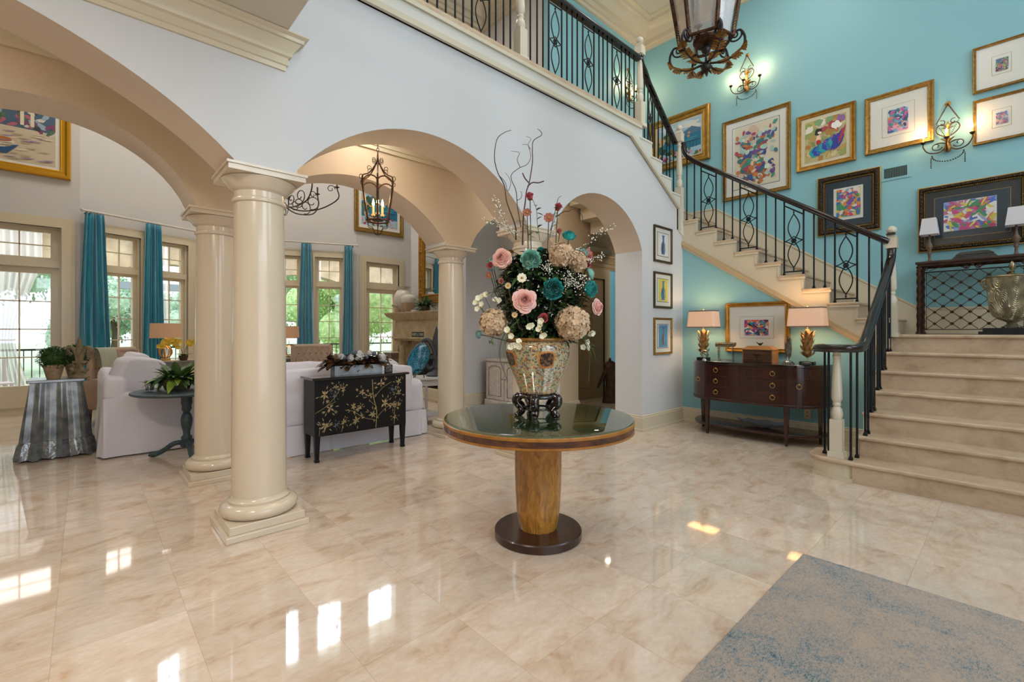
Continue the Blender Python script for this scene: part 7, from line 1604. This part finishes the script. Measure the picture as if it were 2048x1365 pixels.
# iron chandelier of the great room
CHD = mat('chandelier_iron', '#3a3230', .45, .7, col2='#5a4028', scale=20); t = thing('chandelier', 'large scrolled iron chandelier partly hidden behind the nearest column', 'chandelier', (2.42, 8.4, 3.42), 0)
MB().lathe([(.01, -.14), (.03, -.10), (.02, -.06), (.05, -.02), (.06, .06), (.03, .12), (.02, .4), (.05, .5), (.02, .6), (.015, 3.4)], 14).build('stem', CHD, t, smooth=50)
for k in range(8):
    M = Matrix.Rotation(2 * PI * k / 8 + .35, 4, 'Z'); m = MB(); R = .92 if k % 2 else .78
    m.tube(bez([(.04, 0, .10), (.16, 0, .0), (.36, 0, -.04), (.66, 0, .03), (R, 0, .22), (R - .02, 0, .40)], 24), .011, 7); m.tube([Vector((p.x, 0, p.z)) for p in spiral((.50, .12), .13, .03, 260, 1.2, 22)], .008, 6); m.tube([Vector((p.x, 0, p.z)) for p in spiral((.28, .10), .09, .02, 240, 1.2, 20)], .008, 6); m.tube([Vector((p.x, 0, p.z)) for p in spiral((R - .12, .38), .07, .02, 0, 1.1, 18)], .007, 6)
    m.xf(M); m.build('scroll_arm', CHD, t, smooth=60); x, y = (R - .02) * math.cos(2 * PI * k / 8 + .35), (R - .02) * math.sin(2 * PI * k / 8 + .35); MB().lathe([(.02, .40), (.045, .42), (.02, .43), (.014, .44), (.014, .54)], 10, (x, y)).build('candle', CHD, t, smooth=50)

# curtains and rod
SILK = mat('teal_silk', '#217a96', .36, col2='#3293aa', scale=40, stretch=(1, 1, .08), sheen=.5); RODW = mat('white_rod', '#c9c4ba', .35)
def onwall(seg_, s, off):
    (p0, ang) = seg_; return (p0[0] + s * math.cos(ang) + off * math.sin(ang), p0[1] + s * math.sin(ang) - off * math.cos(ang), ang)
def curtain(label, seg_, s, w0, w1, seed, off=.13, ztop=3.30):
    x, y, ang = onwall(seg_, s, off); t = thing('curtain', label, 'curtain', (x, y, 0), ang); r = random.Random(seed); ph = r.random() * 6; nf = 5
    def fn(i, j):
        w_ = w0 + (w1 - w0) * (1 - j) ** .8; a = i * nf * 2 * PI + ph; am = .028 * (1 + .5 * (1 - j)); return ((i - .5) * w_ + .012 * math.cos(a * .5) + .03 * (1 - j) * math.sin(j * 4 + seed), am * math.sin(a + .6 * math.sin(j * 5 + seed)) + .008 * math.sin(a * 2.3 + j * 3), .012 + (ztop - .012) * j)
    o = MB().grid(fn, 80, 30).build('cloth', SILK, t, smooth=70); sm = o.modifiers.new('thick', 'SOLIDIFY'); sm.thickness = .004
    m = MB()
    for k in range(6): q = (k + .5) / 6; xx = (q - .5) * w0; m.tube([(xx, .016 * math.cos(a), ztop + .02 + .022 * math.sin(a)) for a in [2 * PI * i / 10 for i in range(10)]], .0025, 5, closed=True)
    m.build('curtain_rings', BLACK, t, smooth=60)
curtain('teal silk curtain nearest the left glass door', wb, .15, .27, .52, 1); curtain('teal silk curtain between the two left bay windows', wb, 1.02, .22, .36, 2); curtain('teal silk curtain behind the lamp right of the nearest column', wd, .90, .22, .42, 3); curtain('teal silk curtain at the right end of the bay', wd, 1.80, .20, .30, 4)
t = thing('curtain_rod', 'white curtain rod running around the bay above the windows', 'rod', (0, 0, 0)); pr = [onwall(wb, -.02, .13), onwall(wb, 1.92, .13), onwall(wc, .02, .13), onwall(wc, 1.12, .13), onwall(wd, .03, .13), onwall(wd, 2.0, .13)]; P = [(p[0], p[1], 3.325) for p in pr]; MB().tube([P[0], P[1], P[3], P[5]], .02, 10).build('rod', RODW, t, smooth=60)
for p in (P[0], P[5]): MB().sphere(p, .028, 10, 8).build('finial', RODW, t, smooth=60)
for sg_, s in ((wb, .06), (wb, 1.0), (wd, .80), (wd, 1.9)): a = onwall(sg_, s, .0); b_ = onwall(sg_, s, .13); MB().tube([(a[0], a[1], 3.30), (b_[0], b_[1], 3.32)], .010, 6).build('bracket', BLACK, t)

# hall door and horse sculpture behind the third arch
dr = bpy.data.objects.new('door_4', None); COL.objects.link(dr); dr['kind'] = 'structure'; dr.location = (0, 5.62, 0); TD = mat('tan_door_paint', '#a88a60', .45)
m = MB().box(6.75, 7.66, -.02, 0, 0, 2.36); m.build('leaf', TD, dr); m = MB()
for x0, x1 in ((6.85, 7.16), (7.25, 7.56)):
    for z0, z1 in ((.22, .85), (1.0, 2.15)): m.box(x0, x1, -.028, -.02, z0, z1); m.box(x0 + .03, x1 - .03, -.034, -.028, z0 + .03, z1 - .03)
m.build('raised_panels', TD, dr, bev=.004); m = MB()
for w_, d_ in ((.20, .03), (.14, .045), (.06, .055)): m.box(7.66, 7.66 + w_, -d_, 0, 0, 2.36); m.box(6.75 - w_, 6.75, -d_, 0, 0, 2.36); m.box(6.75 - w_, 7.66 + w_, -d_, 0, 2.36, 2.36 + w_)
m.build('casing', mat('tan_casing', '#b0946c', .45), dr)
HB = mat('carved_dark_wood', '#3a2418', .55, col2='#5a3a26', scale=10, bump=.3); t = thing('horse_head_sculpture', 'carved dark wood horse head standing on the hall floor', 'sculpture', (7.16, 5.08, 0), RZ)
m = MB()
sec = [(0, 0, .0, .15, .13), (0, 0, .08, .14, .12), (.02, 0, .2, .12, .10), (.04, 0, .35, .13, .10), (.05, 0, .50, .15, .10), (.03, 0, .62, .16, .09), (-.01, 0, .72, .12, .07), (.0, 0, .77, .05, .04)]
loft([[(cx + rx * math.cos(a), cy + ry * math.sin(a), z) for a in [2 * PI * i / 20 for i in range(20)]] for cx, cy, z, rx, ry in sec], m); q = len(m.v)
loft([[(-.06 - .17 * tt, ry * math.cos(a), .64 - .34 * tt + rz * math.sin(a)) for a in [2 * PI * i / 16 for i in range(16)]] for tt, ry, rz in ((-.2, .03, .05), (0, .075, .10), (.3, .07, .09), (.6, .055, .065), (.85, .055, .06), (1.0, .045, .045), (1.06, .01, .01))], m)
for sg in (-1, 1): m.tube([(.0, sg * .04, .72), (-.01, sg * .05, .79), (.0, sg * .045, .83)], [.022, .018, .004], 8)
m.sphere((-.07, -.075, .66), .016, 8, 6); m.sphere((-.07, .075, .66), .016, 8, 6); m.build('head', HB, t, smooth=60)
m = MB()
for k in range(12): z = .76 - k * .045; leaf(m, (.10 + .05 * math.sin(k * .5), 0, z), (.5, (-1) ** k * .4, -.7), .10, .05)
m.build('mane', HB, t, smooth=60)
# ================= outside: covered porch, sheers, railing, trees =================
PST = mat('porch_stone', '#a89c86', .85, col2='#c0b49c', scale=5, bump=.4, bscale=14); LAWN = mat('lawn', '#8fa880', .9, col2='#b0c09c', scale=3)
o = MB().box(-30, 40, 14.6, 90, -.5, -.35).build('ground', LAWN); o['kind'] = 'structure'; 
o = MB().box(-9, 10, 11.4, 14.6, -.35, -.02).box(-9, -.2, 10.78, 11.4, -.35, -.02).box(4.9, 10, 10.78, 11.4, -.35, -.02).build('floor_porch', mat('porch_paving', '#b8aa94', .6, col2='#c8bca8', scale=6)); o['kind'] = 'structure'
PA_ = lambda cx: (lambda x: 2.35 + .62 * math.sqrt(max(0, 1 - ((x - cx) / 1.41) ** 2)))
segs = []; x = .05 + .175 - 3.17 * 3
for k in range(6): cx = x + 1.41; segs += [(x - .35, x, -.02, 3.7, 1), (x, x + 2.82, PA_(cx), 3.7, 14)]; x += 3.17
segs.append((x - .35, x, -.02, 3.7, 1)); strip_wall('wall_porch_arcade', segs, 14.1, 14.55, [PST, PST, PST])
struct('ceiling_porch', MB().box(-9, 10.4, 11.6, 14.6, 3.7, 3.85).box(-9, -.2, 10.78, 11.6, 3.7, 3.85).box(4.9, 10.4, 10.78, 11.6, 3.7, 3.85), mat('porch_ceiling', '#bdb5a5', .8))
t = thing('garden_railing', 'black metal railing between the porch piers', 'railing', (0, 0, 0)); m = MB()
m.box(-8.1, 9.8, 14.30, 14.34, .90, .94); m.box(-8.1, 9.8, 14.31, 14.33, .08, .11); m.build('rails', BLACK, t); m = MB()
for k in range(100): xx = -6.0 + k * .12; m.box(xx - .008, xx + .008, 14.312, 14.328, .1, .9)
m.build('balusters', BLACK, t)
SHEER = mat('sheer_white_cloth', '#e2e4e6', .9, trans=0, alpha=.75)
def sheer(label, x, y, side):
    t = thing('outdoor_drape', label, 'drape', (x, y, 0)); 
    def fn(i, j):
        z = 3.5 * j; pinch = .35 + .65 * min(1, abs(z - 1.15) / 1.6) ** 1.3; w_ = .62 * pinch; xx = side * (.0 + i * w_ + (0 if z < 1.15 else 0)); return (xx, .05 * math.sin(i * 34 + z * .4) * (.6 + .4 * pinch), z)
    MB().grid(fn, 60, 24).build('cloth', SHEER, t, smooth=70); MB().tube([(side * q * .24, -.07 + .02 * math.cos(q * 3), 1.15) for q in (0, .3, .6, 1)], .02, 6).build('tieback', SHEER, t)
for lb, x, sd in (('white sheer drape tied back, seen in the left door pane', -1.75, -1), ('white sheer drape seen in the first bay window', -1.28, 1), ('white sheer drape behind the second bay window', 1.5, -1), ('white sheer drape seen in the right bay window', 4.52, 1), ('white sheer drape left of the right bay window', 4.2, -1)): sheer(lb, x, 13.95, sd)
t = thing('covered_grill', 'grill under a dark cover on the porch outside the left door', 'grill', (-2.35, 12.4, 0)); soft_box(MB(), -.45, .45, -.3, .3, .55, 1.12, r=.2, puff=.04, seed=2).build('cover', mat('grill_cover', '#1f2630', .35), t, smooth=60)
for x, y in ((-.4, -.22), (.4, -.22), (-.4, .22), (.4, .22)): MB().cbox((x, y, .28), (.04, .04, .58)).build('leg', mat('grill_steel', '#8a8f94', .3, .8), t)
t = thing('patio_chair', 'white slatted patio chair on the porch outside the left door', 'chair', (-1.25, 12.2, 0), .3); m = MB()
for k in range(7): xx = -.24 + k * .08; m.box(xx - .025, xx + .025, .20, .22, .40, .82 + .05 * math.cos((k - 3) * .5))
m.build('back_slats', WHT, t, bev=.004); MB().box(-.28, .28, -.26, .24, .38, .41).build('seat', WHT, t, bev=.006)
for a in (-.24, .24):
    for b_ in (-.22, .2): MB().cbox((a, b_, .19), (.04, .04, .38)).build('leg', WHT, t)
t = thing('arbour_frame', 'pale grey timber frame in the garden beyond the bay', 'pergola', (2.2, 19, -.35)); 
for x in (-.9, .9): MB().cbox((x, 0, 1.5), (.28, .28, 3.0)).build('post', mat('grey_timber', '#8f9aa2', .7), t)
MB().box(-1.4, 1.4, -.14, .14, 3.0, 3.22).build('beam', mat('grey_timber', '#8f9aa2', .7), t)
light('porch_fill', 'AREA', (1.5, 12.9, 3.62), 260, NEUT, 12, 1.6, aim=(1.5, 12.9, 0))  # wide fill added to brighten the porch stone, not a real fitting
# trees
TR = mat('bark', '#5a4a3a', .9, bump=.4)
LA = [mat('tree_leaf_a', '#7f9f74', .9, col2='#bcd2ac', scale=5, det=6), mat('tree_leaf_b', '#8fac90', .9, col2='#c8dac0', scale=5, det=6), mat('tree_leaf_c', '#8fb868', .9, col2='#cce4a4', scale=6, det=6)]
def tree(label, x, y, h, R, mt, seed, n=900, group=None, lf=.15):
    t = thing('tree', label, 'tree', (x, y, -.35), 0, group); r = random.Random(seed); MB().tube([(0, 0, 0), (.1, 0, h * .35), (-.05, .05, h * .6)], [R * .07, R * .05, R * .03], 8).build('trunk', TR, t, smooth=60)
    m = MB(); blobs = [(Vector((r.gauss(0, R * .42), r.gauss(0, R * .35), h * .62 + r.gauss(0, h * .14))), R * r.uniform(.28, .5)) for _ in range(11)]
    for c, q in blobs:
        nz = []; q0 = len(m.v); m.sphere(c, q * .82, 12, 9)
    for k in range(int(n * 4)):
        c, q = blobs[k % len(blobs)]; zz = r.uniform(-1, 1); a = r.random() * 2 * PI; s_ = math.sqrt(1 - zz * zz); d = Vector((s_ * math.cos(a), s_ * math.sin(a), zz)); leaf(m, c + d * q * r.uniform(.75, 1.1), d + Vector((r.uniform(-.6, .6), r.uniform(-.6, .6), r.uniform(-.3, .5))), lf * r.uniform(.6, 1.0), lf * .5)
    m.build('foliage', mt, t, smooth=60); return t
tree('pale green tree in the garden seen through the left door', -3.2, 24, 6.5, 3.0, LA[1], 1, 1500); tree('second garden tree at the far left of the left door', -10.5, 27, 8.0, 3.2, LA[0], 2, 1000); tree('low round tree in the first bay window', .9, 27, 4.4, 2.2, LA[1], 3, 1200); tree('small distant tree in the second bay window', 4.0, 32, 4.2, 2.0, LA[1], 4, 900)
tree('dense green tree behind the right bay window', 8.6, 24, 7.0, 2.9, LA[0], 5, 1600); tree('bright green shrub tree close outside the right bay window', 7.6, 17.6, 4.6, 2.4, LA[2], 6, 1500, lf=.12); tree('bright lime tree seen through the right garden door', 10.4, 18.4, 5.6, 3.0, LA[2], 7, 1700, lf=.12); tree('tall garden tree at the far right', 17, 26, 9, 4, LA[0], 8, 1000)
for lb, x, s in (('low grey green topiary outside the right garden door', 6.75, .75), ('potted topiary just outside the right garden door', 7.25, 1.0)):
    t = thing('topiary', lb, 'plant', (x, 12.0, -.02)); MB().lathe([(.14, 0), (.2, .3), (.18, .3)], 18).build('pot', TERRA, t, smooth=50); MB().tube([(0, 0, .28), (0, 0, 1.5 * s)], .02, 6).build('stem', TR, t); m = MB(); r = random.Random(3)
    for zc, R in ((.55 * s, .22), (1.05 * s, .26), (1.65 * s, .3)):
        m.sphere((0, 0, zc), R * .75, 12, 8)
        for k in range(260): a = r.random() * 2 * PI; zz = r.uniform(-1, 1); q = math.sqrt(1 - zz * zz); d = Vector((q * math.cos(a), q * math.sin(a), zz)); leaf(m, Vector((0, 0, zc)) + d * R * .8, d, .07, .04)
    m.build('foliage', mat('topiary_leaf', '#2f5a38', .6, col2='#4f7a50', scale=20), t, smooth=60)
# ================= groups of repeats =================
GROUPS = {'column': 'cream columns of the two arcades', 'curtain': 'teal silk curtains at the bay windows', 'framed_print': 'framed prints on the walls', 'framed_painting': 'framed paintings on the walls', 'wall_sconce': 'gilt candle sconces',
 'hanging_lantern': 'hanging iron lanterns', 'sofa': 'white slipcovered sofas', 'armchair': 'beige tufted armchairs', 'tree': 'trees in the garden', 'topiary': 'topiaries outside the garden door', 'outdoor_drape': 'white drapes on the porch', 'buffet_lamp': 'pair of lamps on the iron console',
 'ceramic_jar': 'jars on the mantel', 'boxwood_ball': 'boxwood balls on the galvanized table', 'galvanized_table': 'galvanized skirt tables', 'rose': 'pink roses in the bouquet', 'peony': 'peonies in the bouquet', 'hydrangea': 'sand coloured hydrangeas in the bouquet', 'rosebud': 'rosebuds in the bouquet',
 'cosmos_flower': 'open cosmos flowers in the bouquet', 'daisy': 'tan daisies in the bouquet', 'leaf_spray': 'leaf sprays in the bouquet', 'willow_branch': 'curly willow branches', 'stair_railing': 'stair balustrades', 'light_switch': 'switches beside the garden door', 'fleur_de_lis': 'fleur-de-lis ornaments'}
for o in bpy.data.objects:
    if o.parent is None and 'label' in o and 'group' not in o:
        b = o.name.split('.')[0]
        if b in GROUPS: o['group'] = GROUPS[b]
        elif b == 'table_lamp': o['group'] = 'carved lamps on the sideboard' if 'carved' in o['label'] else 'linen lamps in the great room'
        elif b == 'potted_plant': o['group'] = 'planters on the round blue table'
